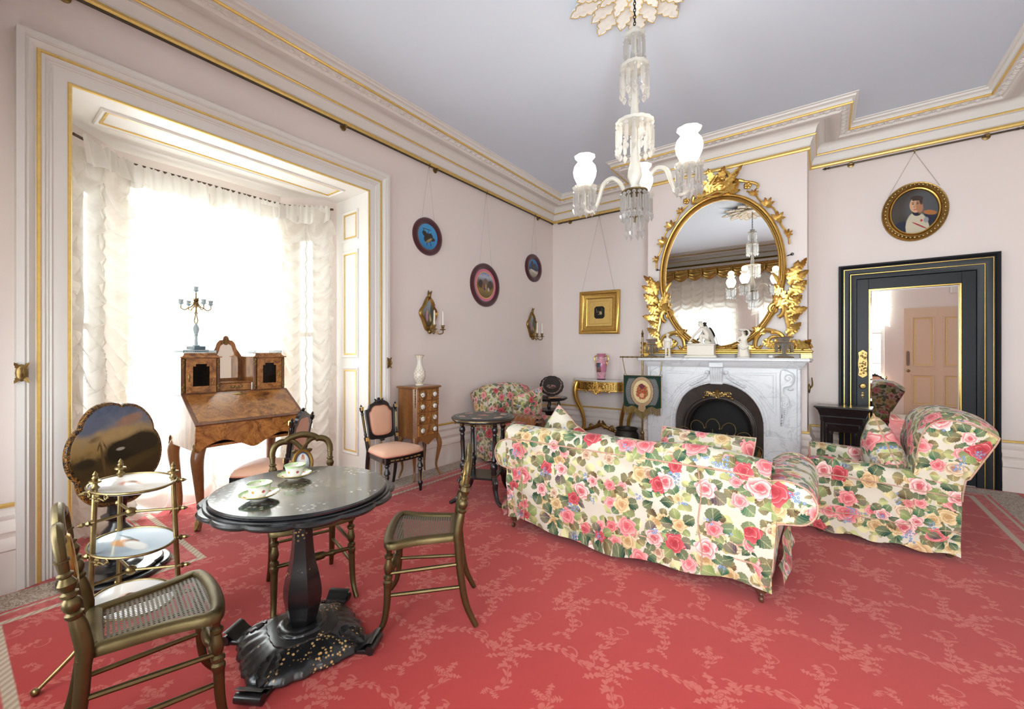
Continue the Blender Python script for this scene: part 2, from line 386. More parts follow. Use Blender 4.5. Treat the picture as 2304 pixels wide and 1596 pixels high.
# ---------------------------------------------------------------- rose chintz
def chintz():
    g = G('rose_chintz'); ux, uy, _ = g.sep(g.uv()); w1 = g.noise(g.comb(ux, uy), 13, 3, .6) - .5; w2 = g.noise(g.comb(ux + 5.0, uy + 3.0), 13, 3, .6) - .5
    ux = ux + w1 * .022; uy = uy + w2 * .022
    col = g.mix(g.noise(g.comb(ux, uy), 5, 2), L(212, 204, 187), L(221, 213, 198))
    def layer(col, cell, ox, oy, leafc, rosec, nl, rr0, keep, leaf_r, rose=True, lk=.25):
        x = ux / cell + ox; y = uy / cell + oy; vo = g.voro(g.comb(x, y), 1.0, .75); px, py, _ = g.sep(vo['Position']); r1, r2, r3 = g.sepc(vo['Color'])
        lx = x - px; ly = y - py; lx2 = lx - (r1 - .5) * .18; ly2 = ly - (r2 - .5) * .18; r = g.len(lx2, ly2); th = g.ang(ly2, lx2) / (2 * pi) + r1
        # leaves thrown out round the flower, some missing, each its own size and tone
        lf = th * nl; la = g.frac(lf) - .5; hs = g.hash(g.floor(lf) + r2 * 37.0 + ox); R = leaf_r * (.62 + hs * .62)
        q = g.sat((r - .12) / (R - .12)); wdt = g.m('POWER', g.sin(q * pi), .7) * (.30 + hs * .16)
        lm = g.lt(g.abs(la - (hs - .5) * .2), wdt + g.sin(q * 46.0) * .022, .04) * g.lt(r, R, .02) * g.lt(lk, hs, .01)
        lc = g.ramp(g.frac(hs * 7.3), leafc, 'CONSTANT'); lb = la - (hs - .5) * .2; vein = g.lt(g.abs(lb), .022, .03) + g.lt(g.sin(q * 30.0 - g.abs(lb) * 40.0), -.75, .3) * .35
        lc = g.mix(g.sat(vein * .55), lc, (.62, .60, .36)); lc = g.mix(g.sat(lb * 3.2 + .15) * .55, lc, (.03, .05, .03)); lc = g.mix(g.lt(.42, q + lb, .5) * .25, lc, L(226, 220, 170))
        col = g.mix(lm * g.lt(r3, keep + .25, .01), col, lc)
        if not rose: return col
        rr = r / (rr0 * (.62 + r2 * .62)); wv = 1.0 + g.sin(th * 2 * pi * 5.0 + r3 * 9.0) * .12 + g.sin(th * 2 * pi * 9.0 + r1 * 7.0) * .06
        pet = g.sin(th * 2 * pi * 3.0 + r1 * 20.0 + rr * 5.0) * .22 + g.sin(th * 2 * pi * 7.0 + rr * 9.0) * .07
        sp = g.frac(g.m('POWER', rr, .8) * 2.6 + th * 1.0 + pet)
        lo = g.ramp(r3, [(p, c[0]) for p, c in rosec], 'CONSTANT'); hi = g.ramp(r3, [(p, c[1]) for p, c in rosec], 'CONSTANT')
        f = g.sat(g.m('POWER', sp, .8) * .65 + rr * .45 - .12 + w1 * .5); pc = g.mix(f, lo, hi); pc = g.mix(g.lt(sp, .07, .06) * .65, pc, lo); pc = g.mix(g.lt(rr, .30, .22) * .75, pc, lo); pc = g.mix(g.lt(.86, sp, .1) * g.lt(.4, rr, .2) * .35, pc, (.80, .70, .62))
        return g.mix(g.lt(rr, wv, .05) * g.lt(r3, keep, .01), col, pc)
    pale = [(0, L(226, 220, 172)), (.35, L(196, 202, 142)), (.6, L(230, 216, 168)), (.8, L(178, 160, 104))]
    green = [(0, L(20, 78, 56)), (.26, L(42, 108, 76)), (.44, L(110, 90, 50)), (.6, L(140, 158, 96)), (.76, L(24, 86, 66)), (.9, L(100, 80, 92))]
    brown = [(0, L(116, 94, 58)), (.3, L(152, 126, 78)), (.5, L(80, 124, 92)), (.7, L(96, 78, 46)), (.85, L(180, 184, 120))]
    cream = [(0, (L(186, 148, 96), L(238, 222, 178))), (.36, (L(214, 104, 112), L(242, 196, 188))), (.60, (L(174, 128, 106), L(244, 230, 198))), (.82, (L(196, 74, 88), L(236, 160, 156)))]
    reds = [(0, (L(170, 48, 62), L(222, 104, 110))), (.30, (L(206, 84, 98), L(242, 182, 176))), (.58, (L(198, 78, 90), L(250, 234, 224))), (.84, (L(192, 142, 96), L(240, 222, 176)))]
    col = layer(col, .140, 3.3, 1.7, pale, cream, 4.0, .22, .50, .56, False, .14)
    col = layer(col, .150, .4, 7.1, brown, cream, 4.0, .33, .92, .58, True, .16)
    col = layer(col, .185, 5.2, 2.6, green, reds, 5.0, .32, .92, .57, True, .18)
    k = 1 / .020; vo = g.voro(g.comb(ux * k, uy * k), 1.0, .5); px, py, _ = g.sep(vo['Position']); lx = ux * k - px; ly = uy * k - py; r = g.len(lx, ly)
    fl = g.lt(r, .38 + g.sin(g.ang(ly, lx) * 5.0) * .10, .08) * g.lt(.655, g.noise(g.comb(px, py), .16, 1, .5), .02)
    col = g.mix(fl, col, g.mix(g.lt(r, .12, .08), g.mix(r * 2.0, L(70, 108, 168), L(140, 174, 214)), L(240, 226, 150)))
    g.bump(g.noise(g.comb(ux, uy), 14, 3, .5), .25, .01); gm = g.n('Gamma'); g.l(col, gm.inputs[0]); gm.inputs[1].default_value = 1.25; hs_ = g.n('HueSaturation'); hs_.inputs['Saturation'].default_value = .97; g.l(gm.outputs[0], hs_.inputs['Color'])
    return g.fin(E(g, hs_.outputs[0]), .8, 0, Sheen_Weight=.1)
M['chintz'] = chintz()
M['piping'] = plain('striped_piping', L(188, 150, 128), .8, 0, .5, 90)
# ---------------------------------------------------------------- carpet
def carpet():
    g = G('red_floral_carpet'); x, y, _ = g.sep(g.obj()); wob = g.noise(g.comb(x, y), 30, 2, .5) - .5
    dr = g.mn(g.mn(x + .0, 5.48 - x), g.mn(y + 6.75, -.02 - y)); db = g.mn(g.mn(y + 5.86, -3.72 - y), x + 1.3); d = g.mx(dr, db)
    wx = g.noise(g.comb(x, y), 11, 2, .5) - .5; wy = g.noise(g.comb(x + 7.0, y + 3.0), 11, 2, .5) - .5
    Lc = .44; xr = x + wx * .05 + wob * .010; yr = y + wy * .05; a = (xr * .94 + yr * .34) / Lc; b = (yr * .94 - xr * .34) / Lc; a = a + g.floor(b) * .5
    def bouquet(fx, fy, rot, sc, nlv):
        r = g.len(fx, fy) / sc; th = g.ang(fy, fx) + rot; k = th * nlv / (2 * pi); hs = g.hash(g.floor(k) + rot); R = .17 + hs * .12
        fl = g.lt(r, .095 + g.sin(th * 5.0) * .024, .010) * (1.0 - g.lt(g.abs(r - .060 - g.sin(th * 5.0 + 1.5) * .014), .006, .007)) * (1.0 - g.lt(g.abs(r - .026 - g.sin(th * 3.0) * .008), .005, .006))
        lf = g.frac(k) - .5; q = g.sat((r - .09) / (R - .09)); sp = g.lt(g.abs(lf), .04, .03) * g.lt(r, R + .02, .01) * g.lt(.10, r, .01)
        lv = g.lt(g.abs(lf), g.abs(g.sin(q * 3.0 * pi)) * (1.0 - q * .55) * .36, .05) * g.lt(.10, r, .01) * g.lt(r, R, .01)
        return g.mx(g.mx(fl, lv), sp)
    fa = g.frac(a) - .5; fb = g.frac(b) - .5; m1 = bouquet(fa, fb, 0.4, 1.0, 7.0); fa2 = g.frac(a + .52) - .5; fb2 = g.frac(b + .47) - .5; m2 = bouquet(fa2, fb2, 1.7, .70, 5.0)
    def vine(u, v, ph, amp):
        c = g.sin(v * 2 * pi + ph) * amp; dd = u - c; st = g.lt(g.abs(dd), .007, .008); lf = g.frac(v * 11.0) - .5; sd = g.abs(dd) - .030 - lf * .03
        return g.mx(st, g.lt(sd * sd * 2.2 + lf * lf * .007, .00085, .0005))
    gap = g.lt(.17, g.len(fa, fb), .02) * g.lt(.12, g.len(fa2, fb2), .02); br = g.lt(.36, g.noise(g.comb(a, b), 1.7, 1), .03)
    m3 = g.mx(vine(fa + .04, b, .6, .11), vine(fb - .12, a, 2.2, .10)) * gap * br
    hx = g.frac(a * 2.0 + .3) - .5; hy = g.frac(b * 2.0 + .15) - .5; hr = g.len(hx, hy); ht = g.ang(hy, hx); hook = g.lt(g.abs(hr - .13 - ht * .020), .016 + ht * .004, .014) * g.lt(ht, 2.0, .1) * gap * g.lt(.4, g.hash(g.floor(a * 2.0 + .3) + g.floor(b * 2.0 + .15) * 3.0), .02)
    mk = g.sat(g.mx(g.mx(m1, m2), g.mx(m3, hook * .9)))
    pile = g.noise(g.comb(x, y), 420, 2, .7); wear = g.noise(g.comb(x, y), 1.1, 3, .5)
    red = g.mix(wear, L(164, 34, 29), L(180, 46, 40)); lite = g.mix(wear, L(190, 90, 78), L(198, 102, 89))
    f = g.mix(mk * (.72 + pile * .25), red, lite)
    # border
    s = g.mx(g.abs(x - .2), 0.0); bv = g.noise(g.comb(x, y), 16, 4, .6, 2.5); scr = g.lt(g.abs(bv - .5), .035, .03) + g.lt(g.abs(g.noise(g.comb(x, y), 34, 2, .5, 1.5) - .44), .03, .03) * .6
    bei = g.mix(g.sat(scr), L(196, 186, 168), L(140, 112, 88)); pinkb = g.mix(g.lt(g.noise(g.comb(x, y), 22, 3, .5, 1.0), .47, .05), L(196, 92, 86), L(180, 66, 63))
    dash = g.lt(g.frac((x + y) * 22.0), .5, .2); thin = g.mix(dash * .55, L(198, 182, 158), L(150, 118, 96))
    f = g.mix(g.lt(d, .495, .006), f, thin); f = g.mix(g.lt(d, .455, .006), f, pinkb); f = g.mix(g.lt(d, .372, .006), f, thin); f = g.mix(g.lt(d, .35, .006), f, pinkb); f = g.mix(g.lt(d, .325, .006), f, bei); f = g.mix(g.lt(d, .095, .006), f, pinkb)
    f = g.mix(g.lt(pile, .5, .5) * .18, f, (.25, .05, .05)); g.bump(pile, .35, .004)
    return g.fin(f, .95, 0, Sheen_Weight=.15)
M['carpet'] = carpet()
# ---------------------------------------------------------------- painted pictures (uv in metres about the picture's centre)
def paint(name, bg, blobs, sx=1.0, sy=1.0, rough=.35, nz=.12, wobble=.25, metal=0.0, ox=0.0, oy=0.0, **k):
    g = G(name); x, y, _ = g.sep(g.uv()); x = (x - ox) / sx; y = (y - oy) / sy; n = g.noise(g.comb(x, y), 4.5, 5, .6) - .5; n2 = g.noise(g.comb(x + 9.0, y), 5.0, 5, .6) - .5
    c = g.ramp(y * .5 + .5 + n * .25, bg) if isinstance(bg, list) else g.mix(n + .5, tuple(q * .8 for q in bg), tuple(min(1, q * 1.2) for q in bg))
    for (cx, cy_, rx, ry, rot, colr, soft) in blobs:
        dx = x - cx + n * wobble * min(rx, ry); dy = y - cy_ + n2 * wobble * min(rx, ry)
        if rot: ca, sa = cos(rot), sin(rot); dx, dy = dx * ca + dy * sa, dy * ca - dx * sa
        d = g.len(dx / rx, dy / ry); c = g.mix(g.lt(d, 1.0, soft), c, colr)
    c = g.mix(g.sat(n * 2.0 + .5) * nz, c, (.02, .02, .02)); return g.fin(c, rough, metal, **k)

g = G('silvered_glass_arm'); a = g.n('BsdfGlossy'); a.inputs[1].default_value = .06; t_ = g.n('BsdfTransparent'); d_ = g.n('BsdfDiffuse'); d_.inputs[0].default_value = (*L(232, 226, 210), 1); lw = g.n('LayerWeight'); lw.inputs[0].default_value = .55; xa = g.n('MixShader'); g.l(lw.outputs['Facing'], xa.inputs[0]); g.l(t_.outputs[0], xa.inputs[1]); g.l(a.outputs[0], xa.inputs[2]); xb = g.n('MixShader'); xb.inputs[0].default_value = .42; g.l(xa.outputs[0], xb.inputs[1]); g.l(d_.outputs[0], xb.inputs[2]); g.l(xb.outputs[0], g.out.inputs[0]); M['armglass'] = g.mt
g = G('flower_painted_knob'); n = g.noise(g.obj(), 60, 2, .5); g.fin(g.mix(g.lt(.60, n, .04), L(236, 232, 224), L(150, 110, 116)), .15); M['knob'] = g.mt
# ================================================================ ROOM SHELL
CE = 3.99; RX = 5.55; FY = -6.72
def wallq(name, quads, mt=None):
    m = MB()
    for q in quads: m.add(q, [(0, 1, 2, 3)])
    return struct(m.build(name, mt or M['wall']))
# floor, ceiling
m = MB(); m.box(-1.4, 6.9, -7.0, .1, -.05, 0); struct(m.build('floor', M['board']))
m = MB(); m.box(-.0, 6.9, -7.0, .1, CE, CE + .05); struct(m.build('ceiling', M['ceil']))
# left wall with the bay opening y -5.943..-3.782, head 3.09
BY0, BY1, BH = -5.943, -3.782, 3.09
m = MB(); m.box(-.20, 0, -7.0, BY0 - .03, 0, CE); m.box(-.20, 0, BY1 + .03, .1, 0, CE); m.box(-.20, 0, BY0 - .03, BY1 + .03, BH + .03, CE); struct(m.build('wall_left', M['wall']))
# back wall and chimney breast
CX0, CX1, CY = 1.905, 3.705, -.64
m = MB(); m.box(-.1, CX0, 0, .2, 0, CE); m.box(CX1, 6.9, 0, .2, 0, CE)
m.box(CX0, 2.29, CY, .2, 0, CE); m.box(3.31, CX1, CY, .2, 0, CE); m.box(2.29, 3.31, CY, .2, 1.05, CE); struct(m.build('wall_back', M['wall']))
# right wall steps out towards the front of the room
m = MB(); m.box(RX, RX + .2, -1.8, .1, 0, CE); m.box(RX, 6.9, -1.8, -1.6, 0, CE); m.box(6.7, 6.9, -7.0, -1.8, 0, CE); struct(m.build('wall_right', M['wall']))
# front wall (behind the camera) with three tall windows
FW = [(.62, 2.04), (2.52, 3.36), (4.22, 4.98)]
m = MB(); xs = [-.1] + [q for w_ in FW for q in w_] + [6.9]
for i in range(0, len(xs), 2): m.box(xs[i], xs[i + 1], FY - .2, FY, 0, CE)
for a, b in FW: m.box(a, b, FY - .2, FY, 0, .45); m.box(a, b, FY - .2, FY, 2.55 if a < 4 else 3.3, CE)
struct(m.build('wall_front', M['wall']))
def window_unit(nm, M4, w, z0, z1, cols, rows):
    # frame in local x (width), y (up), z (into the room)
    m = MB(); m.mat(M4)
    for a, b, c, d in ((-w / 2, w / 2, z0, z0 + .06), (-w / 2, w / 2, z1 - .06, z1), (-w / 2, -w / 2 + .06, z0 + .06, z1 - .06), (w / 2 - .06, w / 2, z0 + .06, z1 - .06), (-w / 2 + .06, w / 2 - .06, (z0 + z1) / 2 - .025, (z0 + z1) / 2 + .025)):
        m.box(a, b, c, d, -.03, .03)
    for i in range(1, cols): x = -w / 2 + w * i / cols; m.box(x - .012, x + .012, z0 + .06, z1 - .06, -.02, .02)
    for j in range(1, rows): z = z0 + (z1 - z0) * j / rows; m.box(-w / 2 + .06, w / 2 - .06, z - .012, z + .012, -.02, .02)
    o = struct(m.build(nm, M['trim'])); m = MB(); m.mat(M4); m.box(-w / 2 + .05, w / 2 - .05, z0 + .05, z1 - .05, -.004, .004); m.build('pane', M['pane'], o); return o
for i, (a, b) in enumerate(FW): window_unit('window_%d' % (i + 4), T((a + b) / 2, FY - .1, 0) @ MK @ Matrix.Rotation(pi, 4, 'Y'), b - a, .45, 2.55 if a < 4 else 3.3, 2, 4)
# ---- bay: reveals with panels, canted walls, ceiling
bay = [(-.56, -3.782), (-.95, -4.215), (-.955, -5.565), (-.56, -5.943)]
m = MB(); m.box(-.56, -.0, BY1, BY1 + .02, 0, BH); m.box(-.56, -.0, BY0 - .02, BY0, 0, BH); m.box(-.56, -.0, BY0 - .02, BY1 + .02, BH, BH + .02)
rv = struct(m.build('trim_1', M['trim']))
def panel(p, M4, x0, x1, z0, z1, nm='panel_moulding'):
    pth = [(x0, z0), (x0, z1), (x1, z1), (x1, z0)]; m = MB(); m.mat(M4)
    m.sweep([(0, 0), (0, .008), (.008, .016), (.014, .016), (.026, .004), (.034, .0)], pth, True, 1); m.build('panel_moulding', M['trim'], p)
    m = MB(); m.mat(M4); m.sweep([(.032, .0), (.034, .008), (.046, .008), (.048, .0)], pth, True, 1); m.build('gilt_bead', M['gilt'], p)
for a, b in ((2.62, 2.95), (1.35, 2.52), (.30, 1.25)):
    panel(rv, Matrix(((1, 0, 0, 0), (0, 0, -1, BY1), (0, 1, 0, 0), (0, 0, 0, 1))), -.44, -.14, a, b)
    panel(rv, Matrix(((-1, 0, 0, 0), (0, 0, 1, BY0), (0, 1, 0, 0), (0, 0, 0, 1))), .14, .44, a, b)
panel(rv, Matrix(((1, 0, 0, 0), (0, -1, 0, 0), (0, 0, -1, BH), (0, 0, 0, 1))), -.44, -.13, -BY1 + .16, -BY0 - .16)
m = MB(); m.add([(-.55, BY1 + .02, BH + .03), (-1.1, -4.1, BH + .03), (-1.1, -5.7, BH + .03), (-.55, BY0 - .02, BH + .03)], [(0, 1, 2, 3)]); m.box(-1.2, -.2, -6.1, -3.7, BH + .04, BH + .1); struct(m.build('ceiling_bay', M['trim']))
def bay_wall(nm, p, q, wx0, wx1, z0, z1, win):
    P = Vector(p); Q = Vector(q); D = Q - P; Ln = D.length; D = D / Ln; N = Vector((-D.y, D.x)) # outwards
    if (P + N - Vector((0, -4.9))).length < (P - N - Vector((0, -4.9))).length: N = -N
    M4 = Matrix(((D.x, 0, N.x, p[0]), (D.y, 0, N.y, p[1]), (0, 1, 0, 0), (0, 0, 0, 1)))
    m = MB(); m.mat(M4)
    m.box(0, wx0, 0, BH + .06, 0, .1); m.box(wx1, Ln, 0, BH + .06, 0, .1); m.box(wx0, wx1, 0, z0, 0, .1); m.box(wx0, wx1, z1, BH + .06, 0, .1)
    struct(m.build(nm, M['wall']))
    window_unit(win, Matrix(((D.x, 0, N.x, p[0] + D.x * (wx0 + wx1) / 2 + N.x * .06), (D.y, 0, N.y, p[1] + D.y * (wx0 + wx1) / 2 + N.y * .06), (0, 1, 0, 0), (0, 0, 0, 1))), wx1 - wx0, z0, z1, 1 if wx1 - wx0 < .5 else 2, 2)
    return M4, Ln
bay_wall('wall_bay_right', bay[0], bay[1], .20, .46, .5, 2.72, 'window_1')
bay_wall('wall_bay_middle', bay[1], bay[2], .08, 1.27, .12, 2.78, 'window_2')
bay_wall('wall_bay_left', bay[2], bay[3], .10, .34, .5, 2.72, 'window_3')
# ---- casing round the bay opening
cas = [(0, 0), (0, .03), (.022, .03), (.03, .034), (.082, .034), (.09, .044), (.098, .036), (.106, .046), (.114, .038), (.12, .05), (.150, .05), (.158, .05), (.186, .076), (.196, .066), (.203, .082), (.235, .082), (.238, 0)]
pth = [(BY0, 0), (BY0, BH), (BY1, BH), (BY1, 0)]
def ring(prof, path, mt, nm, par, M4, closed=False, side=-1):
    m = MB(); m.mat(M4); m.sweep(prof, path, closed, side); return m.build(nm, mt, par)
c = ring(cas, pth, M['trim'], 'trim_2', None, ML); struct(c)
bead = lambda o, h, w=.018: [(o, h - .008), (o, h), (o + w * .2, h + .008), (o + w * .8, h + .008), (o + w, h), (o + w, h - .008)]
ring(bead(.001, .03, .02), pth, M['gilt'], 'gilt_bead', c, ML); ring(bead(.134, .05, .02), pth, M['gilt'], 'gilt_bead', c, ML)
# ---- cornice
cor = [(0, 3.675), (.02, 3.68), (.026, 3.70), (.02, 3.718), (.03, 3.726), (.034, 3.75), (.05, 3.785), (.058, 3.80), (.074, 3.804), (.075, 3.835), (.082, 3.845), (.085, 3.87), (.10, 3.905), (.135, 3.925), (.16, 3.925), (.165, 3.91), (.19, 3.905), (.23, 3.885), (.285, 3.88), (.295, 3.888), (.30, 3.90), (.345, 3.905), (.36, 3.905), (.38, 3.912), (.386, 3.93), (.378, 3.938), (.39, 3.955), (.408, 3.962), (.412, 3.978), (.43, 3.984), (.434, 3.995)]
rp = [(RX, FY), (0, FY), (0, 0), (CX0, 0), (CX0, CY), (CX1, CY), (CX1, 0), (RX, 0), (RX, -1.8), (6.7, -1.8), (6.7, FY), (0.01, FY)]
c = ring(cor, rp, M['trim'], 'trim_3', None, Matrix(), False, 1); struct(c)
ring([(.0, 3.676), (.020, 3.678), (.028, 3.69), (.028, 3.706), (.020, 3.718), (0, 3.72)], rp, M['gilt'], 'gilt_bead', c, Matrix(), False, 1)
ring([(.07, 3.808), (.080, 3.810), (.084, 3.818), (.080, 3.828), (.07, 3.83)], rp, M['gilt'], 'gilt_bead', c, Matrix(), False, 1)
ring([(.37, 3.912), (.372, 3.902), (.384, 3.902), (.390, 3.912), (.384, 3.922)], rp, M['gilt'], 'gilt_bead', c, Matrix(), False, 1)
m = MB()     # egg and dart band
inner = [(.32, FY + .35), (.32, -.32), (CX0 - .32 + .0, -.32), (CX0 - .32, CY - .32), (CX1 + .32, CY - .32), (CX1 + .32, -.32), (RX - .32, -.32), (RX - .32, -1.8)]
for i in range(len(inner) - 1):
    p = Vector(inner[i]); q = Vector(inner[i + 1]); d = q - p; k = max(1, round(d.length / .095)); u = d / k; ux = u.normalized()
    for j in range(k):
        c0 = p + u * (j + .5); A = Matrix(((ux.x, -ux.y, 0, c0.x), (ux.y, ux.x, 0, c0.y), (0, 0, 1, 3.902), (0, 0, 0, 1)))
        m.mat(A); m.ell((0, 0, 0), (.026, .022, .014), 8, 5); m.ell((u.length / 2, .0, 0), (.007, .02, .010), 6, 4)
        m.lathe([(.036, -.002), (.038, .004), (.032, .006)], 8, cap=False)
m.build('egg_and_dart', M['trim'], c)
# ---- baseboards with a gilt top bead
bas = [(0, .515), (.018, .515), (.018, .492), (.028, .485), (.03, .468), (.044, .455), (.044, .44), (.034, .425), (.04, .405), (.06, .385), (.064, .362), (.052, .345), (.05, .325), (.064, .31), (.076, .29), (.078, .26), (.066, .25), (.068, .0)]
def base(nm, p):
    b = struct(ring(bas, p, M['trimb'], nm, None, Matrix(), False, 1))
    ring([(0, .494), (.018, .494), (.026, .50), (.026, .512), (.018, .518), (0, .518)], p, M['gilt'], 'gilt_bead', b, Matrix(), False, 1)
M['trimb'] = plain('pinkish_skirting_paint', L(235, 224, 216), .45, 0, .015, 3)
base('baseboard_left', [(0, FY), (0, BY0 - .236)]); base('baseboard_back', [(0, BY1 + .236), (0, 0), (CX0, 0), (CX0, CY), (1.958, CY)])
base('baseboard_right', [(3.642, CY), (CX1, CY), (CX1, 0), (4.0, 0)]); base('baseboard_far', [(5.305, 0), (RX, 0), (RX, -1.8), (6.7, -1.8), (6.7, FY)])
base('baseboard_front', [(6.7, FY), (6.45, FY)]); base('baseboard_window', [(4.3, FY), (0, FY)])
# ---- carpet, fitted wall to wall and into the bay
m = MB(); m.prism([(.085, -6.64), (5.47, -6.64), (5.47, -.085), (3.78, -.085), (3.78, -1.16), (1.83, -1.16), (1.83, -.085), (.085, -.085), (.085, -3.56), (-.02, -3.83), (-.55, -3.83), (-.9, -4.25), (-.9, -5.53), (-.55, -5.9), (-.02, -5.9), (.085, -6.18)][::1], .001, .014, .004)
cp = m.build('carpet', M['carpet']); tag(cp, 'red floral carpet with a beige scrolled border covering the whole floor', 'carpet')
# ================================================================ BLINDS
def blind(nm, label, cat, M4, W, zt, zb, ncol, pitch, seed, group=None, depth=.05, sag=.13, flare=0.0, nu=26, nv=150, ruff=(1, 1), pull=None):
    rnd = random.Random(seed); ph = [rnd.random() for _ in range(ncol + 1)]; pj = [rnd.uniform(.9, 1.12) for _ in range(ncol + 1)]
    H = zt - zb
    def f(u, v):
        c = min(int(u * ncol), ncol - 1); s = u * ncol - c - .5; e = max(0.0, 1 - 4 * s * s)
        zd = v * H; k = pull(u) if pull else 0.0
        zz = zt - zd * (1 - k)
        sg = sag * (e ** .8) * min(1, zd / .25 + .15)
        p = (zd - sg * 1.0 * 0 + ph[c] * pitch * .8) / (pitch * pj[c]) - sg / (pitch * pj[c]) * .95 + .14 * sin(zd * 5 + c * 2.1) + .10 * sin(s * 7 + c * 5 + zd * 3)
        t = p - math.floor(p); tri = (t / .72 if t < .72 else (1 - t) / .28)
        fine = .5 + .5 * sin(p * 2 * pi * 2.3 + s * 3)
        d = depth * (.12 + .88 * e ** .6) * (tri ** 1.5) + depth * .16 * fine * (.3 + .7 * e ** .5) + depth * .3 * e + .012 * sin(p * 2 * pi * 1.0) * (1 - e)
        d += depth * .35 * sin(u * 9 + seed) * sin(zd * 2.2 + seed)
        fl = 0.0
        if flare:
            q = max(0.0, (v - .90) / .10); fl = flare * q * q * (.7 + .5 * sin(u * ncol * 6.3 + seed)); zz = max(zz, zb + .012 + .05 * q * abs(sin(u * ncol * 9 + v * 80)) * .6)
        return ((u - .5) * W + .012 * sin(zd * 16 + c) * (1 if 0 < u < 1 else .3), zz, d + fl)
    t = thing(nm, label, cat, (0, 0, 0), 0, group)
    m = MB(); m.mat(M4); m.sheet(f, ncol * nu, nv, False, W, H); m.build('drape', M['sheer'], t, 80)
    for side, on in ((-1, ruff[0]), (1, ruff[1])):
        if not on: continue
        m = MB(); m.mat(M4)
        def r(u, v): 
            a = v * H * 34 + seed; wv = .045 + .02 * sin(v * H * 9 + seed); k = pull(0 if side < 0 else 1) if pull else 0
            return (side * (W / 2 - .03 + u * wv * (1 + .35 * sin(a * .7))), zt - .02 - v * H * .97 * (1 - k) + .018 * u * sin(a), .05 + u * .03 * sin(a) + .02 * sin(v * 19))
        m.sheet(r, 4, 170, False, .07, H); m.build('ruffle', M['sheer'], t, 80)
    m = MB(); m.mat(M4)
    for c in range(1, ncol): 
        x = (c / ncol - .5) * W; m.tube([(x + .008 * sin(j * 1.9), zt - H * .96 * j / 60 * (1 - (pull(c / ncol) if pull else 0)), .030 + .012 * sin(j * 2.7)) for j in range(61)], .006, 5)
    if ncol > 1: m.build('gathering_cord', M['sheer'], t)
    return t
def frame_from(p, q, off=0.0):
    P = Vector(p); Q = Vector(q); D = (Q - P); W = D.length; D = D / W; N = Vector((-D.y, D.x))
    if (P + N - Vector((2.5, -4.9))).length > (P - N - Vector((2.5, -4.9))).length: N = -N
    C = (P + Q) / 2 + N * off
    if D.x * N.y - D.y * N.x > 0: D = -D     # keep x,y(up),z right-handed
    return Matrix(((D.x, 0, N.x, C.x), (D.y, 0, N.y, C.y), (0, 1, 0, 0), (0, 0, 0, 1))), W
BC = [(-.545, -5.87), (-.845, -5.53), (-.845, -4.89), (-.845, -4.25), (-.545, -3.86)]
bl = ['sheer ruched blind on the left cant of the bay window beside the tilted painted table', 'sheer ruched blind behind the candelabrum, left of the two on the middle bay window', 'sheer ruched blind behind the desk, right of the two on the middle bay window', 'sheer ruched blind on the right cant of the bay window beside the white shutter panels']
for i in range(4):
    M4, W = frame_from(BC[i], BC[i + 1]); blind('ruched_blind', bl[i], 'blind', M4, W + .03, 2.93, .016, 2, .165, 3 + i * 7, 'ruched sheer blinds in the bay', .085 if i in (0, 3) else .07, .20, .13, 26, 230)
# gathered valance across the whole bay
def val(u, v):
    L = [0]; 
    for i in range(4): L.append(L[-1] + math.dist(BC[i], BC[i + 1]))
    s = u * L[-1]; i = min(3, max(k for k in range(4) if L[k] <= s + 1e-9)); t = (s - L[i]) / (L[i + 1] - L[i])
    P = Vector(BC[i]).lerp(Vector(BC[i + 1]), t); D = (Vector(BC[i + 1]) - Vector(BC[i])).normalized(); N = Vector((D.y, -D.x)); N = N if N.x > 0 else -N
    b = .07 + .012 * sin(s * 95) * (1 - v * .3) + (.022 + .012 * sin(s * 7)) * v * sin(s * 41 + 1.5 * sin(s * 11)) + .03 * v
    z = 3.0 - v * (.185 + .022 * sin(s * 13 + 1) + .012 * sin(s * 41)) - .02 * sin(pi * u)
    if v == 0: z += .012 * sin(s * 130)
    return (P.x + N.x * b, P.y + N.y * b, z)
vt = thing('gathered_valance', 'gathered cream silk valance running round the top of the bay blinds', 'valance')
m = MB(); m.sheet(val, 420, 8, False, 2.3, .2); m.build('frill', M['sheerv'], vt, 80)
m = MB(); m.tube([(p[0] + .05, p[1], 2.985) for p in BC], .012, 6); m.build('curtain_rod', M['walnutd'], vt)
# blinds and gilt pelmet on the front wall (seen in the mirrors)
MF = Matrix(((-1, 0, 0, 0), (0, 0, 1, 0), (0, 1, 0, 0), (0, 0, 0, 1)))
fl = ['sheer swagged blind reflected in the oval overmantel mirror, its hem pulled up', 'narrow sheer swagged blind reflected at the right edge of the oval mirror', 'sheer swagged blind reflected at the left of the black mirrored door']
for i, ((a, b), nc, zb) in enumerate(((FW[0], 6, 1.35), (FW[1], 4, 2.3), (FW[2], 3, 2.0))):
    pl = (lambda u: .08 * (1 - (2 * u - 1) ** 2) + .05 * abs(sin(u * 3 * pi))) if i == 0 else (lambda u: .10 * (1 - (2 * u - 1) ** 2))
    blind('swagged_blind', fl[i], 'blind', T((a + b) / 2, FY + .06, 0) @ MF, b - a + .18, 3.42, zb, nc, .155, 40 + i * 5, 'swagged blinds on the front wall', .08, .10, 0, 14, 90, (1, 1), pl)
pt = thing('gilt_pelmet', 'carved gilt swagged pelmet over the window, seen in the oval mirror', 'pelmet', (0, 0, 0))
m = MB(); m.mat(T(1.85, FY + .16, 3.36) @ MF); m.box(-1.6, 1.6, .16, .22, -.12, .05, .01); m.build('cornice_board', M['goldold'], pt)
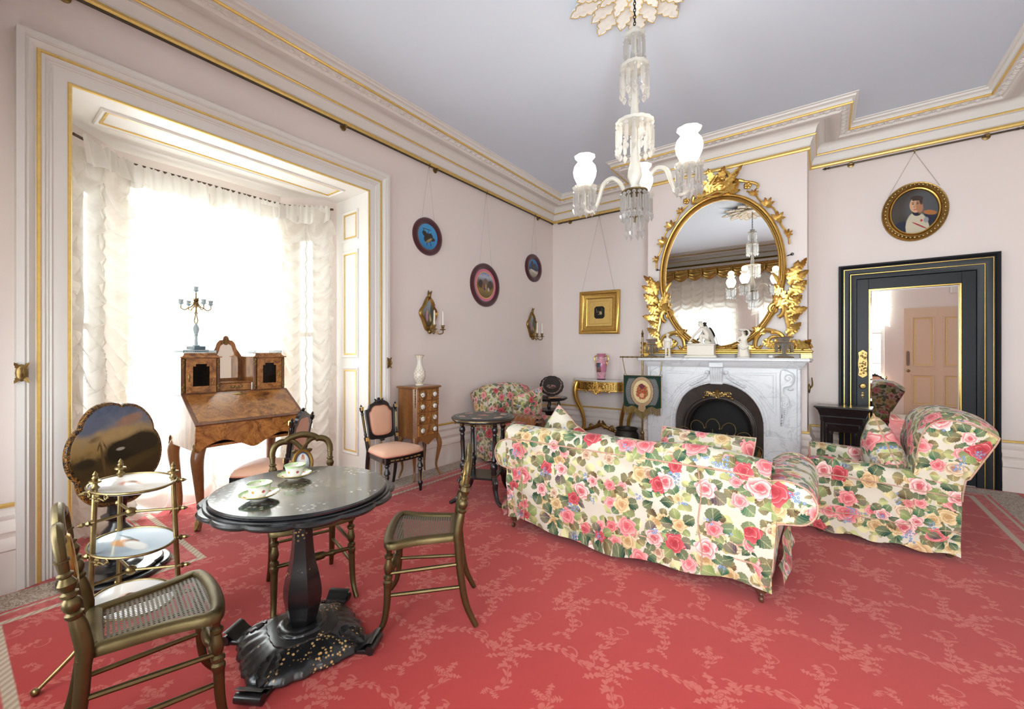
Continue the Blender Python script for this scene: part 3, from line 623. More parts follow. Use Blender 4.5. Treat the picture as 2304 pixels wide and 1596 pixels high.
for k in range(9):
    m = MB(); x0 = -1.56 + k * .347; m.mat(T(1.85, FY + .16, 3.36) @ MF)
    m.sheet(lambda u, v: (x0 + u * .34, .17 - v * (.17 + .09 * sin(pi * u)), .03 + .04 * sin(pi * u) * sin(pi * v) + .008 * sin(v * 22)), 12, 12); m.ell((x0, .10, .05), (.025, .10, .03), 8, 6); m.tube([(x0 + .04 * j, .19 + .02 * sin(j * 2), .05) for j in range(9)], .016, 6)
    m.build('swag', M['goldold'], pt)
# ================================================================ WALL FITTINGS
def rail(nm, label, p0, p1, brk, axis, wall_off):
    t = thing(nm, label, 'picture rail'); m = MB(); P0 = Vector(p0); P1 = Vector(p1); m.tube([P0, P1], .010, 8); d = (P1 - P0).normalized()
    for q, sgn in ((P0, -1), (P1, 1)): m.tube([q, q + d * sgn * .02, q + d * sgn * .03, q + d * sgn * .05, q + d * sgn * .08], [.012, .014, .008, .017, .002], 8)
    m.build('rod', M['railm'], t); nrm = Vector((1, 0, 0)) if axis == 'x' else Vector((0, -1, 0))
    for b in brk:
        m = MB(); c = P0.lerp(P1, b); w0 = c - nrm * wall_off; m.tube([w0, w0 + nrm * .006, w0 + nrm * .012], [.034, .032, .012], 12); m.tube([w0, c], .009, 7); m.tube([c - d * .012, c + d * .012], .018, 10); m.build('bracket', M['ormolu'], t)
    return t
rail('picture_rail', 'long bronzed picture rail under the cornice of the window wall', (.045, -6.66, 3.652), (.045, -.14, 3.652), (.105, .40, .59, .945), 'x', .045)
rail('picture_rail', 'short bronzed picture rail left of the chimney breast above the square gilt picture', (.20, -.045, 3.652), (1.84, -.045, 3.652), (.09, .93), 'y', .045)
rail('picture_rail', 'bronzed picture rail with turned ends above the oval gilt portrait', (3.92, -.045, 3.64), (5.40, -.045, 3.64), (.13, .87), 'y', .045)
def ellp(a, b, n=48): return [(a * cos(2 * pi * i / n), b * sin(2 * pi * i / n)) for i in range(n)]
def wires(p, M4, hook_y, pts):
    m = MB(); m.mat(M4)
    for q in pts: m.tube([(0, hook_y, .03), q], .0016, 4)
    m.build('hanging_wire', M['wire'], p); m = MB(); m.mat(M4); m.tube([(0, hook_y + .03, .04), (0, hook_y + .02, .055), (0, hook_y - .005, .045), (0, hook_y - .01, .03)], .005, 6, n=3); m.build('rail_hook', M['ormolu'], p)
def oval(nm, label, loc, M4, a, b, prof, fm, parts, hook=None, cat='picture', grp=None):
    t = thing(nm, label, cat, loc, 0, grp); m = MB(); m.mat(M4); m.sweep(prof, ellp(a, b), True, 1); m.build('frame', fm, t, 50)
    for pn, ra, rb, h, mt in parts: m = MB(); m.mat(M4); m.prism(ellp(ra, rb), .004, h); m.build(pn, mt, t)
    if hook: wires(t, M4, hook[0], hook[1])
    return t
vel = [(0, 0), (0, .02), (-.012, .034), (-.045, .036), (-.07, .022), (-.075, .012), (-.075, 0)]
sc_ = lambda k: [(o * k, h) for o, h in vel]
M['pic1'] = paint('lobster_plaque', [(0, L(40, 130, 190)), (.5, L(58, 150, 210)), (1, L(70, 160, 214))], [(.05, -.1, .5, .34, .5, L(46, 40, 34), .1), (-.3, .15, .3, .2, -.6, L(40, 36, 30), .1), (.5, -.15, .24, .14, .1, L(50, 44, 34), .1), (.1, -.3, .4, .1, .6, L(150, 136, 100), .2), (-.1, .55, .5, .03, .0, L(30, 34, 40), .2), (-.48, .35, .25, .03, 1.2, L(30, 34, 40), .2), (.0, .25, .28, .03, 1.2, L(40, 40, 44), .2), (.25, .2, .25, .03, .9, L(40, 40, 44), .2), (-.1, -.55, .2, .03, 1.4, L(40, 40, 44), .2), (.3, -.55, .2, .03, 1.9, L(40, 40, 44), .2)], .155, .155, .15)
M['pic2'] = paint('village_scene', [(0, L(96, 84, 50)), (.3, L(150, 124, 66)), (.5, L(104, 74, 58)), (.66, L(130, 120, 130)), (.8, L(190, 196, 214)), (1, L(116, 124, 172))], [(0, .22, .2, .28, 0, L(128, 104, 84), .3), (-.55, .05, .25, .3, 0, L(70, 58, 40), .3), (.55, .05, .28, .32, 0, L(76, 60, 44), .3), (-.3, -.15, .08, .2, 0, L(160, 90, 70), .3), (0.05, -.12, .08, .2, 0, L(190, 160, 130), .3), (.35, -.3, .1, .14, 0, L(200, 190, 180), .3), (-.1, -.3, .1, .1, 0, L(80, 70, 110), .3)], .19, .19, .2, .2)
M['pic3'] = paint('seabird_plaque', [(0, L(150, 140, 120)), (.3, L(190, 184, 168)), (.4, L(46, 60, 84)), (.7, L(42, 110, 170)), (1, L(60, 130, 190))], [(.0, .2, .5, .22, .5, L(58, 54, 46), .15), (.3, .1, .4, .2, -.4, L(70, 62, 48), .15), (-.3, .45, .25, .3, .2, L(50, 50, 46), .2), (0, -.35, .7, .12, -.2, L(214, 208, 196), .2)], .145, .145, .2)
M['pinkmat'] = plain('rose_pink_enamel', L(216, 120, 148), .3)
oval('oval_picture', 'maroon velvet oval frame with a dark shellfish on bright blue, nearest the window', (0, -2.94, 2.808), ML, .23, .226, sc_(1), M['velvet'], [('painted_plaque', .157, .154, .014, M['pic1'])], (.84, [(-.10, .18, .02), (.10, .18, .02)]))
oval('oval_picture', 'large maroon velvet oval frame with a pink mount round a village scene', (0, -1.865, 2.36), ML, .31, .306, sc_(1.05), M['velvet'], [('mount', .235, .232, .013, M['pinkmat']), ('gilt_line', .195, .192, .0145, M['gilt']), ('painted_plaque', .182, .179, .016, M['pic2'])], (1.29, [(-.13, .27, .02), (.13, .27, .02)]))
oval('oval_picture', 'small maroon velvet oval frame with a blue seabird plaque, nearest the corner', (0, -.635, 2.80), ML, .235, .228, sc_(1.18), M['velvet'], [('painted_plaque', .15, .146, .014, M['pic3'])], (.85, [(-.08, .19, .02), (.08, .19, .02)]))
# square gilt picture
t = thing('gilt_picture', 'square gilt frame with a tiny dark octagonal picture in a gold mount', 'picture', (.895, 0, 2.067), 0)
MP = MK @ Matrix.Rotation(radians(-1.2), 4, 'Z'); sq = lambda r: [(-r, -r), (-r, r), (r, r), (r, -r)]
m = MB(); m.mat(MP); m.sweep([(0, 0), (0, .05), (.012, .062), (.04, .066), (.058, .048), (.068, .040), (.105, .030), (.12, .032), (.13, .026), (.13, 0)], sq(.352), True, 1); m.build('frame', M['gold'], t)
m = MB(); m.mat(MP)
for r, n_, h in ((.272, 26, .036), (.235, 24, .032)):
    for i in range(4):
        for j in range(n_): s_ = -r + 2 * r * (j + .5) / n_; p = [(s_, r), (r, s_), (s_, -r), (-r, s_)][i]; m.ell((p[0], p[1], h), (.0085, .0085, .008), 6, 4)
m.build('leaf_ornament', M['goldold'], t)
m = MB(); m.mat(MP); m.box(-.225, .225, -.225, .225, .004, .016); m.sweep([(0, .016), (.003, .02), (.006, .016)], sq(.185), True, 1); m.build('gold_mount', M['gilt'], t)
M['pic4'] = paint('dark_night_scene', L(30, 32, 26), [(.25, -.1, .22, .3, .5, L(186, 170, 128), .4), (-.1, .1, .18, .2, .6, L(96, 72, 56), .5), (-.5, .3, .06, .4, .2, L(110, 110, 90), .4), (.5, .3, .05, .4, 0, L(90, 96, 84), .4), (.0, -.3, .3, .06, .3, L(150, 130, 96), .4)], .09, .1, .2)
m = MB(); m.mat(MP); m.prism([(-.06, -.1), (.06, -.1), (.09, -.07), (.09, .07), (.06, .1), (-.06, .1), (-.09, .07), (-.09, -.07)], .015, .022); m.build('miniature', M['pic4'], t)
wires(t, MK, 1.575, [(-.30, .35, .05), (.27, .35, .05)])
# oval portrait: a plain generic sitter in a dark coat
M['port'] = paint('portrait_of_an_officer', [(0, L(52, 42, 34)), (.5, L(70, 62, 52)), (1, L(58, 48, 38))], [(.45, .2, .8, .7, .3, L(84, 84, 86), .5), (.62, -.75, .62, .62, .2, L(26, 30, 52), .12), (-.55, -.85, .4, .5, -.3, L(30, 34, 54), .12), (.12, -.75, .46, .72, .15, L(206, 196, 170), .08), (.12, -.02, .2, .18, 0, L(28, 26, 38), .12), (.06, .28, .245, .33, .08, L(214, 168, 130), .08), (.20, .18, .14, .28, .2, L(176, 122, 86), .4), (.11, .57, .25, .11, -.2, L(62, 44, 32), .2), (.26, .44, .06, .18, .1, L(66, 46, 34), .3), (.0, .54, .09, .07, .5, L(60, 42, 30), .4), (-.05, .34, .045, .022, 0, L(50, 36, 30), .4), (.13, .33, .045, .022, 0, L(50, 36, 30), .4), (-.05, .40, .07, .014, .1, L(74, 50, 34), .5), (.13, .395, .07, .014, -.1, L(74, 50, 34), .5), (.0, .22, .03, .075, 0, L(190, 136, 100), .5), (.03, .085, .075, .018, 0, L(160, 84, 70), .4), (.62, -.12, .26, .1, -.25, L(176, 110, 52), .2), (.20, -.62, .34, .03, -.55, L(160, 40, 40), .3), (.28, -.42, .05, .05, 0, L(180, 50, 44), .3), (.46, -.42, .1, .12, 0, L(150, 150, 150), .4)], .205, .255, .16, .06, .10)
of = [(0, 0), (0, .02), (-.006, .034), (-.016, .03), (-.022, .045), (-.05, .056), (-.062, .046), (-.066, .036), (-.076, .042), (-.084, .03), (-.086, .012), (-.086, 0)]
t = oval('oval_portrait', 'oval gilt frame with a portrait of an officer in dark coat, above the black door', (4.662, 0, 2.97), MK, .275, .325, of, M['goldold'], [('portrait', .198, .248, .014, M['port'])], (.655, [(-.22, .20, .03), (.20, .24, .03)]))
m = MB(); m.mat(MK)
for i in range(44): a = 2 * pi * i / 44; m.ell((.243 * cos(a), .291 * sin(a), .054), (.014, .014, .008), 6, 4)
m.build('carved_flowers', M['ormolu'], t); m = MB(); m.mat(MK); m.sweep([(-.066, .036), (-.07, .048), (-.080, .044), (-.084, .03)], ellp(.275, .325), True, 1); m.build('gilt_slip', M['gold'], t)
# tie-back hooks and the bell crank
def hook_plate(label, loc, M4):
    t = thing('tieback_hook', label, 'hook', loc); m = MB(); m.mat(M4); m.ell((0, 0, .008), (.026, .052, .010), 12, 7)
    for sx in (-1, 1):
        for sz in (-1, 1): m.leaf((sx * .006, sz * .02, .01), (sx * .03, sz * .062, .016), .014, (0, 0, 1), .1, 3)
    m.build('back_plate', M['ormolu'], t); m = MB(); m.mat(M4); m.tube([(0, .02, .01), (0, .025, .04), (0, 0, .055), (0, -.02, .04)], .007, 7, n=4); m.build('hook', M['ormolu'], t)
hook_plate('small ornate brass curtain hook on the far left edge of the window casing', (.083, BY0 - .216, 1.285), ML)
hook_plate('small ornate brass curtain hook on the right edge of the window casing', (.083, BY1 + .215, 1.295), ML)
t = thing('bell_lever', 'dark bronze bell lever on the side of the chimney breast', 'lever', (3.705, -.30, .98)); MR = Matrix(((0, 0, 1, 0), (1, 0, 0, 0), (0, 1, 0, 0), (0, 0, 0, 1)))
m = MB(); m.mat(MR); m.ell((0, 0, .01), (.03, .06, .014), 10, 7); m.build('back_plate', M['ormolu'], t); m = MB(); m.mat(MR); m.tube([(0, 0, .01), (.0, .04, .04), (.02, .13, .035)], [.012, .010, .006], 7, n=4); m.build('lever', M['ormolu'], t)
# sconces with candles
M['scp'] = paint('courting_couple', [(0, L(70, 62, 34)), (.4, L(96, 84, 52)), (.6, L(130, 136, 136)), (.85, L(150, 164, 176)), (1, L(80, 88, 80))], [(-.3, -.25, .18, .3, .1, L(176, 130, 160), .3), (-.25, .05, .09, .11, 0, L(206, 160, 130), .3), (.25, -.3, .2, .25, 0, L(190, 170, 130), .4), (.5, .1, .3, .5, .1, L(70, 76, 60), .4)], .10, .19, .3)
def sconce(y, zc, label, cl):
    t = thing('wall_sconce', label, 'sconce', (0, y, zc), 0, 'pair of wall sconces'); base = [(0, .215), (.035, .19), (.06, .135), (.095, .085), (.14, .03), (.145, -.02), (.11, -.085), (.08, -.15), (.05, -.205), (0, -.225)]
    O = [(q.x, q.y) for q in cr([(p[0], p[1], 0) for p in base], 4)]; O = [(-x, z) for x, z in O[::-1]] [1:-1][::-1][::-1] + [] if False else O
    O = O + [(-x, z) for x, z in O[::-1][1:-1]]; O = O[::-1]
    k = lambda s: [(x * s, z * s) for x, z in O]
    m = MB(); m.mat(ML); m.sweep([(0, 0), (0, .016), (.008, .026), (.018, .018), (.028, .024), (.038, .014), (.044, .008)], k(1), True, -1); m.prism(k(.8), .002, .006); m.build('gilt_back_plate', M['goldold'], t)
    m = MB(); m.mat(ML); m.prism(k(.72), .004, .016, .004); m.build('painted_plaque', M['scp'], t)
    m = MB(); m.mat(ML)
    for s_ in (-1, 1): m.leaf((0, .20, .015), (s_ * .03, .275, .03), .022, (0, 0, 1), .1, 3); m.leaf((s_ * .03, .18, .015), (s_ * .10, .09, .02), .018, (0, 0, 1), 0, 4)
    m.ell((0, .215, .025), (.02, .035, .018), 8, 6); m.build('crest', M['ormolu'], t)
    m = MB(); m.mat(ML); m.ell((0, -.225, .03), (.03, .03, .028), 10, 7)
    for (ax, az) in ((-.005, .115), (.125, .125)):
        m.tube([(0, -.215, .03), (ax * .35 - .01, -.19, az * .5), (ax * .6, -.25, az * .8), (ax, -.24, az), (ax, -.20, az)], [.010, .008, .007, .007, .008], 7, n=5); m.leaf((ax * .5, -.235, az * .7), (ax * .8 + .01, -.20, az), .014, (0, 1, 0), .2, 3)
    m.build('arm', M['ormolu'], t)
    for (ax, az), cn in zip(((-.005, .115), (.125, .125)), cl):
        m = MB(); m.mat(ML @ T(ax, -.20, az) @ Matrix.Rotation(-pi / 2, 4, 'X')); m.lathe([(.006, -.01), (.036, .0), (.038, .006), (.016, .012), (.014, .022), (.020, .032), (.018, .046), (.026, .05), (.026, .055), (.012, .055), (.012, .03), (0, .03)], 14); m.build('candle_cup', M['ormolu'], t)
        q = ML @ Vector((ax, -.20, az)); cd = thing('candle', cn, 'candle', (q.x, y + q.y, zc + q.z + .031), 0, 'white candles in the wall sconces'); m = MB(); m.lathe([(.0115, 0), (.0105, .14), (.009, .18), (.004, .20), (0, .201)], 12); o = m.build('wax', M['wax'], cd); m = MB(); m.tube([(0, 0, .198), (.001, 0, .212)], .0015, 5); m.build('wick', M['irond'], cd)
    return t
sconce(-2.925, 1.885, 'gilt wall sconce with a painted plaque, between window and chest vase', ['white candle in front of the plaque of the window-side sconce', 'white candle on the outer arm of the window-side sconce'])
sconce(-.68, 1.87, 'gilt wall sconce with a painted plaque beside the corner of the room', ['white candle in front of the plaque of the corner-side sconce', 'white candle on the outer arm of the corner-side sconce'])
# ================================================================ FIREPLACE
FX = 2.805
fp = thing('fireplace', 'white veined marble chimneypiece with an arched opening and carved keystone', 'fireplace', (FX, 0, 0))
def arch(r, zc, zb, n=28, k=1.0): return [(-r, zb), (-r, zc * .5 + zb * .5)] + [(-r * cos(pi * i / n), zc + r * k * sin(pi * i / n)) for i in range(n + 1)] + [(r, zc * .5 + zb * .5), (r, zb)]
AR, AZ = .495, .545
inn = arch(AR, AZ, .0)
def proj(p):
    # matching point on the rectangular outline of the slab
    x, z = p
    if z <= AZ - 1e-6: return (math.copysign(.83, x), z)
    dx, dz = x, z - AZ; k = min(.83 / abs(dx) if abs(dx) > 1e-6 else 9e9, (1.225 - AZ) / dz if dz > 1e-6 else 9e9); return (dx * k, AZ + dz * k)
outl = [proj(p) for p in inn]
m = MB(); n = len(inn); V = [(x, -.80, z) for x, z in inn] + [(x, -.80, z) for x, z in outl] + [(x, -.645, z) for x, z in inn] + [(x, -.645, z) for x, z in outl]; F = []
for i in range(n - 1): F += [(i + n, i + n + 1, i + 1, i), (i, i + 1, 2 * n + i + 1, 2 * n + i), (3 * n + i, 3 * n + i + 1, n + i + 1, n + i)]
m.add(V, F); 
m.box(-.828, .828, -.798, -.647, 1.08, 1.224)
for s_ in (-1, 1): m.box(min(s_ * .828, s_ * .56), max(s_ * .828, s_ * .56), -.798, -.647, .9, 1.1)
m.build('surround', M['marble'], fp, 30)
m = MB(); m.tube([(x * .985, -.803, z - .0) for x, z in arch(.515, AZ, .0)], .016, 8); m.tube([(x, -.803, z) for x, z in arch(.555, AZ, .42)], .005, 6); m.build('arch_moulding', M['marble'], fp)
for s_ in (-1, 1):
    m = MB(); m.mat(Matrix(((1, 0, 0, 0), (0, 0, -1, -.80), (0, 1, 0, 0), (0, 0, 0, 1))))
    tri = [(s_ * .58, .80), (s_ * .58, 1.14), (s_ * .17, 1.14)] + [(s_ * .62 * cos(radians(a)), AZ + .62 * sin(radians(a))) for a in (72, 64, 56, 48, 40, 32)]
    m.sweep([(0, 0), (.004, .007), (.010, .007), (.014, 0)], tri, True, s_); m.sweep([(.028, 0), (.031, .005), (.036, .005), (.04, 0)], tri, True, s_); m.build('spandrel_panel', M['marble'], fp)
    m = MB(); m.box(s_ * .665 - .165, s_ * .665 + .165, -.815, -.80, .0, .44, .006); m.box(s_ * .83 - .02, s_ * .83 + .02, -.82, -.645, 0, 1.225, .01); m.build('plinth_block', M['marble'], fp)
    # console bracket: large top volute, swelling S-stem, drop
    m = MB(); x0 = s_ * .735; Mx = Matrix(((s_, 0, 0, x0), (0, 0, -1, -.80), (0, 1, 0, 0), (0, 0, 0, 1))); m.mat(Mx)
    O = cr([(-.075, 1.20, 0), (-.075, .90, 0), (-.075, .62, 0), (-.062, .585, 0), (-.05, .62, 0), (-.04, .68, 0), (-.045, .74, 0), (-.015, .80, 0), (.008, .86, 0), (-.01, .92, 0), (-.04, .95, 0), (-.035, 1.01, 0), (.025, 1.03, 0), (.055, 1.08, 0), (.058, 1.14, 0), (.03, 1.185, 0)], 4, True)
    m.prism([(q.x, q.y) for q in O][::1], 0, .055, .012); m.scroll((.0, 1.12, .058), .052, 1.5, (1, 0, 0), (0, 1, 0), .010, 1, -1.2); m.scroll((-.025, .83, .058), .034, 1.2, (1, 0, 0), (0, 1, 0), .007, -1, 1.0); m.ell((.02, 1.0, .05), (.028, .017, .02), 8, 6)
    for k in range(5): m.tube([(-.06, .80 - k * .018, .056), (-.03, .79 - k * .022, .062), (.0 - k * .006, .82 - k * .016, .056)], .006, 6, n=3)
    for k in range(3): m.ell((-.06, .66 - k * .03, .05), (.012 - k * .002, .016, .012), 8, 6)
    m.build('console_bracket', M['marble'], fp)
    # garland either side of the keystone
    m = MB(); P = cr([(s_ * .10, 1.17, 0), (s_ * .13, 1.10, 0), (s_ * .19, 1.06, 0), (s_ * .26, 1.015, 0), (s_ * .30, .995, 0)], 6); m.ell((s_ * .105, -.825, 1.165), (.026, .026, .026), 10, 7)
    for i, q in enumerate(P[2:]): m.ell((q.x, -.815, q.y), (.026 - i * .0007, .018, .018 - i * .0004), 7, 5); m.ell((q.x + .012 * (-1) ** i, -.825, q.y + .012), (.011, .011, .010), 6, 4)
    m.build('carved_garland', M['marble'], fp)
m = MB()
for k in range(5): m.tube([(-.056 + k * .028, -.835, 1.215), (-.054 + k * .027, -.855, 1.15), (-.05 + k * .025, -.83, 1.08), (-.048 + k * .024, -.825, 1.03)], .0155, 8, n=4)
m.box(-.07, .07, -.82, -.79, 1.025, 1.215, .004); m.tube([(-.065, -.832, 1.035), (.065, -.832, 1.035)], .014, 8); m.build('keystone', M['marble'], fp)
fr = [(0, 1.225), (.012, 1.225), (.016, 1.235), (.03, 1.245), (.05, 1.275), (.052, 1.288), (.06, 1.29), (.06, 1.30), (0, 1.30)]
m = MB(); m.sweep(fr, [(-.84, -.645), (-.84, -.80), (.84, -.80), (.84, -.645)], False, 1); m.box(-.835, .835, -.80, -.645, 1.225, 1.30); m.box(-.085, .085, -.87, -.80, 1.225, 1.295, .01); m.build('frieze', M['marble'], fp)
sh = [(-.955, -.645), (-.955, -.91), (-.93, -.95)] + [(.93, -.95), (.955, -.91), (.955, -.645)]
m = MB(); m.prism(sh, 1.30, 1.346, .014); m.build('mantelshelf', M['marble'], fp)
m = MB(); m.prism([(-.93, -1.14), (.93, -1.14), (.93, -.66), (-.93, -.66)], .001, .02, .004); m.build('hearth_slab', M['marble'], fp)
# register grate
gr = thing('register_grate', 'burnished cast-iron arched grate with coals inside the marble chimneypiece', 'grate', (FX, 0, 0))
def ringarch(m, a, b, ya, yb): 
    n = min(len(a), len(b)); V = [(x, ya, z) for x, z in a] + [(x, yb, z) for x, z in b]; m.add(V, [(i + n, i + n + 1, i + 1, i) for i in range(n - 1)])
def arch2(rx, top, zc, zb, n=28): return [(-rx, zb), (-rx, zc * .5 + zb * .5)] + [(-rx * cos(pi * i / n), zc + (top - zc) * sin(pi * i / n)) for i in range(n + 1)] + [(rx, zc * .5 + zb * .5), (rx, zb)]
m = MB(); A0 = arch2(.492, 1.037, .545, .02); A1 = arch2(.415, .875, .47, .02); A2 = arch2(.385, .845, .46, .02); A3 = arch2(.355, .81, .44, .02)
ringarch(m, A0, A1, -.77, -.735); ringarch(m, A1, A2, -.735, -.745); ringarch(m, A2, A3, -.745, -.70); ringarch(m, A3, A3, -.70, -.5); m.build('arch_plate', M['iron'], gr, 40)
for A_, y_, r_ in ((A1, -.742, .011), (A2, -.75, .014)):
    m = MB(); m.tube([(x, y_, z) for x, z in A_], r_, 8); m.build('arch_bead', M['iron'], gr)
m = MB()
for i in range(15): a = (i - 7) / 7; m.ell((a * .16, -.755, .885 + .02 * cos(a * 2) - .03 * a * a + .012 * (i % 2)), (.020, .016, .017 + .012 * (1 - abs(a))), 7, 5)
m.leaf((0, -.76, .86), (0, -.77, .97), .04, (0, -1, 0), .1, 4)
for s_ in (-1, 1): m.leaf((s_ * .03, -.76, .88), (s_ * .14, -.76, .93), .028, (0, -1, 0), .1, 4); m.scroll((s_ * .12, -.76, .90), .03, 1.2, (s_, 0, 0), (0, 0, 1), .006)
m.build('gilt_cresting', M['ormolu'], gr)
for s_ in (-1, 1): m = MB(); m.scroll((s_ * .44, -.755, .18), .035, 1.3, (s_, 0, 0), (0, 0, 1), .008); m.leaf((s_ * .44, -.75, .12), (s_ * .45, -.76, .30), .03, (0, -1, 0), .1, 5); m.build('gilt_mount', M['ormolu'], gr)
m = MB(); m.box(-.40, .40, -.42, -.40, .02, .88); m.box(-.42, -.40, -.66, -.40, .02, .88); m.box(.40, .42, -.66, -.40, .02, .88); m.box(-.42, .42, -.66, -.40, .88, .9); m.box(-.49, .49, -.72, -.40, .02, .03); m.build('fireback', M['irond'], gr)
m = MB()
for k in range(4): m.tube([(-.30, -.58, .12 + k * .05), (-.2, -.66, .12 + k * .05), (0, -.69, .12 + k * .05), (.2, -.66, .12 + k * .05), (.30, -.58, .12 + k * .05)], .009, 6, n=4)
m.tube([(-.30, -.58, .30), (-.2, -.66, .33), (0, -.69, .34), (.2, -.66, .33), (.30, -.58, .30)], .014, 6, n=4); m.box(-.32, -.28, -.60, -.44, .03, .30); m.box(.28, .32, -.60, -.44, .03, .30); m.build('fire_basket', M['irond'], gr)
m = MB(); rnd = random.Random(4)
for i in range(34): m.at(rnd.uniform(-.25, .25), rnd.uniform(-.63, -.48), .27 + rnd.uniform(0, .09), rnd.uniform(0, 6), rnd.uniform(0, 3)); m.ell((0, 0, 0), (rnd.uniform(.028, .05), rnd.uniform(.025, .045), .028), 7, 5, .7)
m.m = 0; cl = m.build('coals', M['coal'], gr); cl['kind'] = 'stuff'
# brass fan screen
fs = thing('fan_fire_screen', 'brass wire fan fire screen with looped blades in front of the grate', 'fire screen', (FX - .03, -.885, .02))
nb = 9
for i in range(nb):
    a = radians(8 + 164 * i / (nb - 1)); d = Vector((cos(a), 0, sin(a))); q = Vector((-sin(a), 0, cos(a))); R = .47
    m = MB(); m.tube([d * .08, d * R * .98], .006, 6); c0 = d * R; w_ = .075
    m.tube([c0 - q * w_, c0 - q * w_ * .98 + d * .05, c0 + d * .10 - q * w_ * .55, c0 + d * .115, c0 + d * .10 + q * w_ * .55, c0 + q * w_ * .98 + d * .05, c0 + q * w_], .005, 6, n=4); m.ell(tuple(c0 - q * w_), (.011, .008, .011), 7, 5)
    m.build('blade', M['brass'], fs)
m = MB(); m.ell((0, 0, .03), (.05, .02, .05), 12, 8); m.box(-.12, .12, -.03, .03, .0, .014, .005); m.tube([(-.10, 0, .01), (-.05, 0, .05), (.05, 0, .05), (.10, 0, .01)], .009, 6, n=4); m.build('base', M['brass'], fs)
# ================================================================ OVERMANTEL MIRROR
om = thing('overmantel_mirror', 'large oval gilt overmantel mirror with carved leaves and scrolls on the mantelshelf', 'mirror', (2.80, -.64, 1.346))
ZC = 1.045     # oval centre above the shelf
EA, EB = .715, .975
MM = T(0, -.02, ZC) @ MK
m = MB(); m.mat(MM); m.prism(ellp(EA - .05, EB - .05, 72), 0, .03); m.build('backing_board', M['walnutd'], om)
m = MB(); m.mat(MM); m.add([(x, y, .034) for x, y in ellp(EA - .066, EB - .066, 72)], [tuple(range(72))]); m.build('mirror_glass', M['mirror'], om)
m = MB(); m.mat(MM); m.sweep([(0, 0), (.0, .05), (-.006, .068), (-.018, .076), (-.030, .070), (-.034, .058)], ellp(EA, EB, 72), True, 1); m.sweep([(-.056, .050), (-.058, .060), (-.066, .064), (-.074, .058), (-.077, .036)], ellp(EA, EB, 72), True, 1); m.build('oval_frame', M['gold'], om)
m = MB(); m.mat(MM); m.sweep([(-.032, .056), (-.040, .044), (-.050, .044), (-.057, .052)], ellp(EA, EB, 72), True, 1); m.build('oval_groove', M['goldold'], om)
m = MB(); m.mat(T(0, -.0, 0)); m.box(-.955, .955, -.13, 0, .045, .062, .005); m.box(-.965, .965, -.14, 0, .062, .088, .010); m.box(-.945, .945, -.12, 0, .088, .10, .004)
for x in (-.90, -.3, .3, .90): m.box(x - .05, x + .05, -.10, -.01, 0, .045)
m.build('base_rail', M['gold'], om)
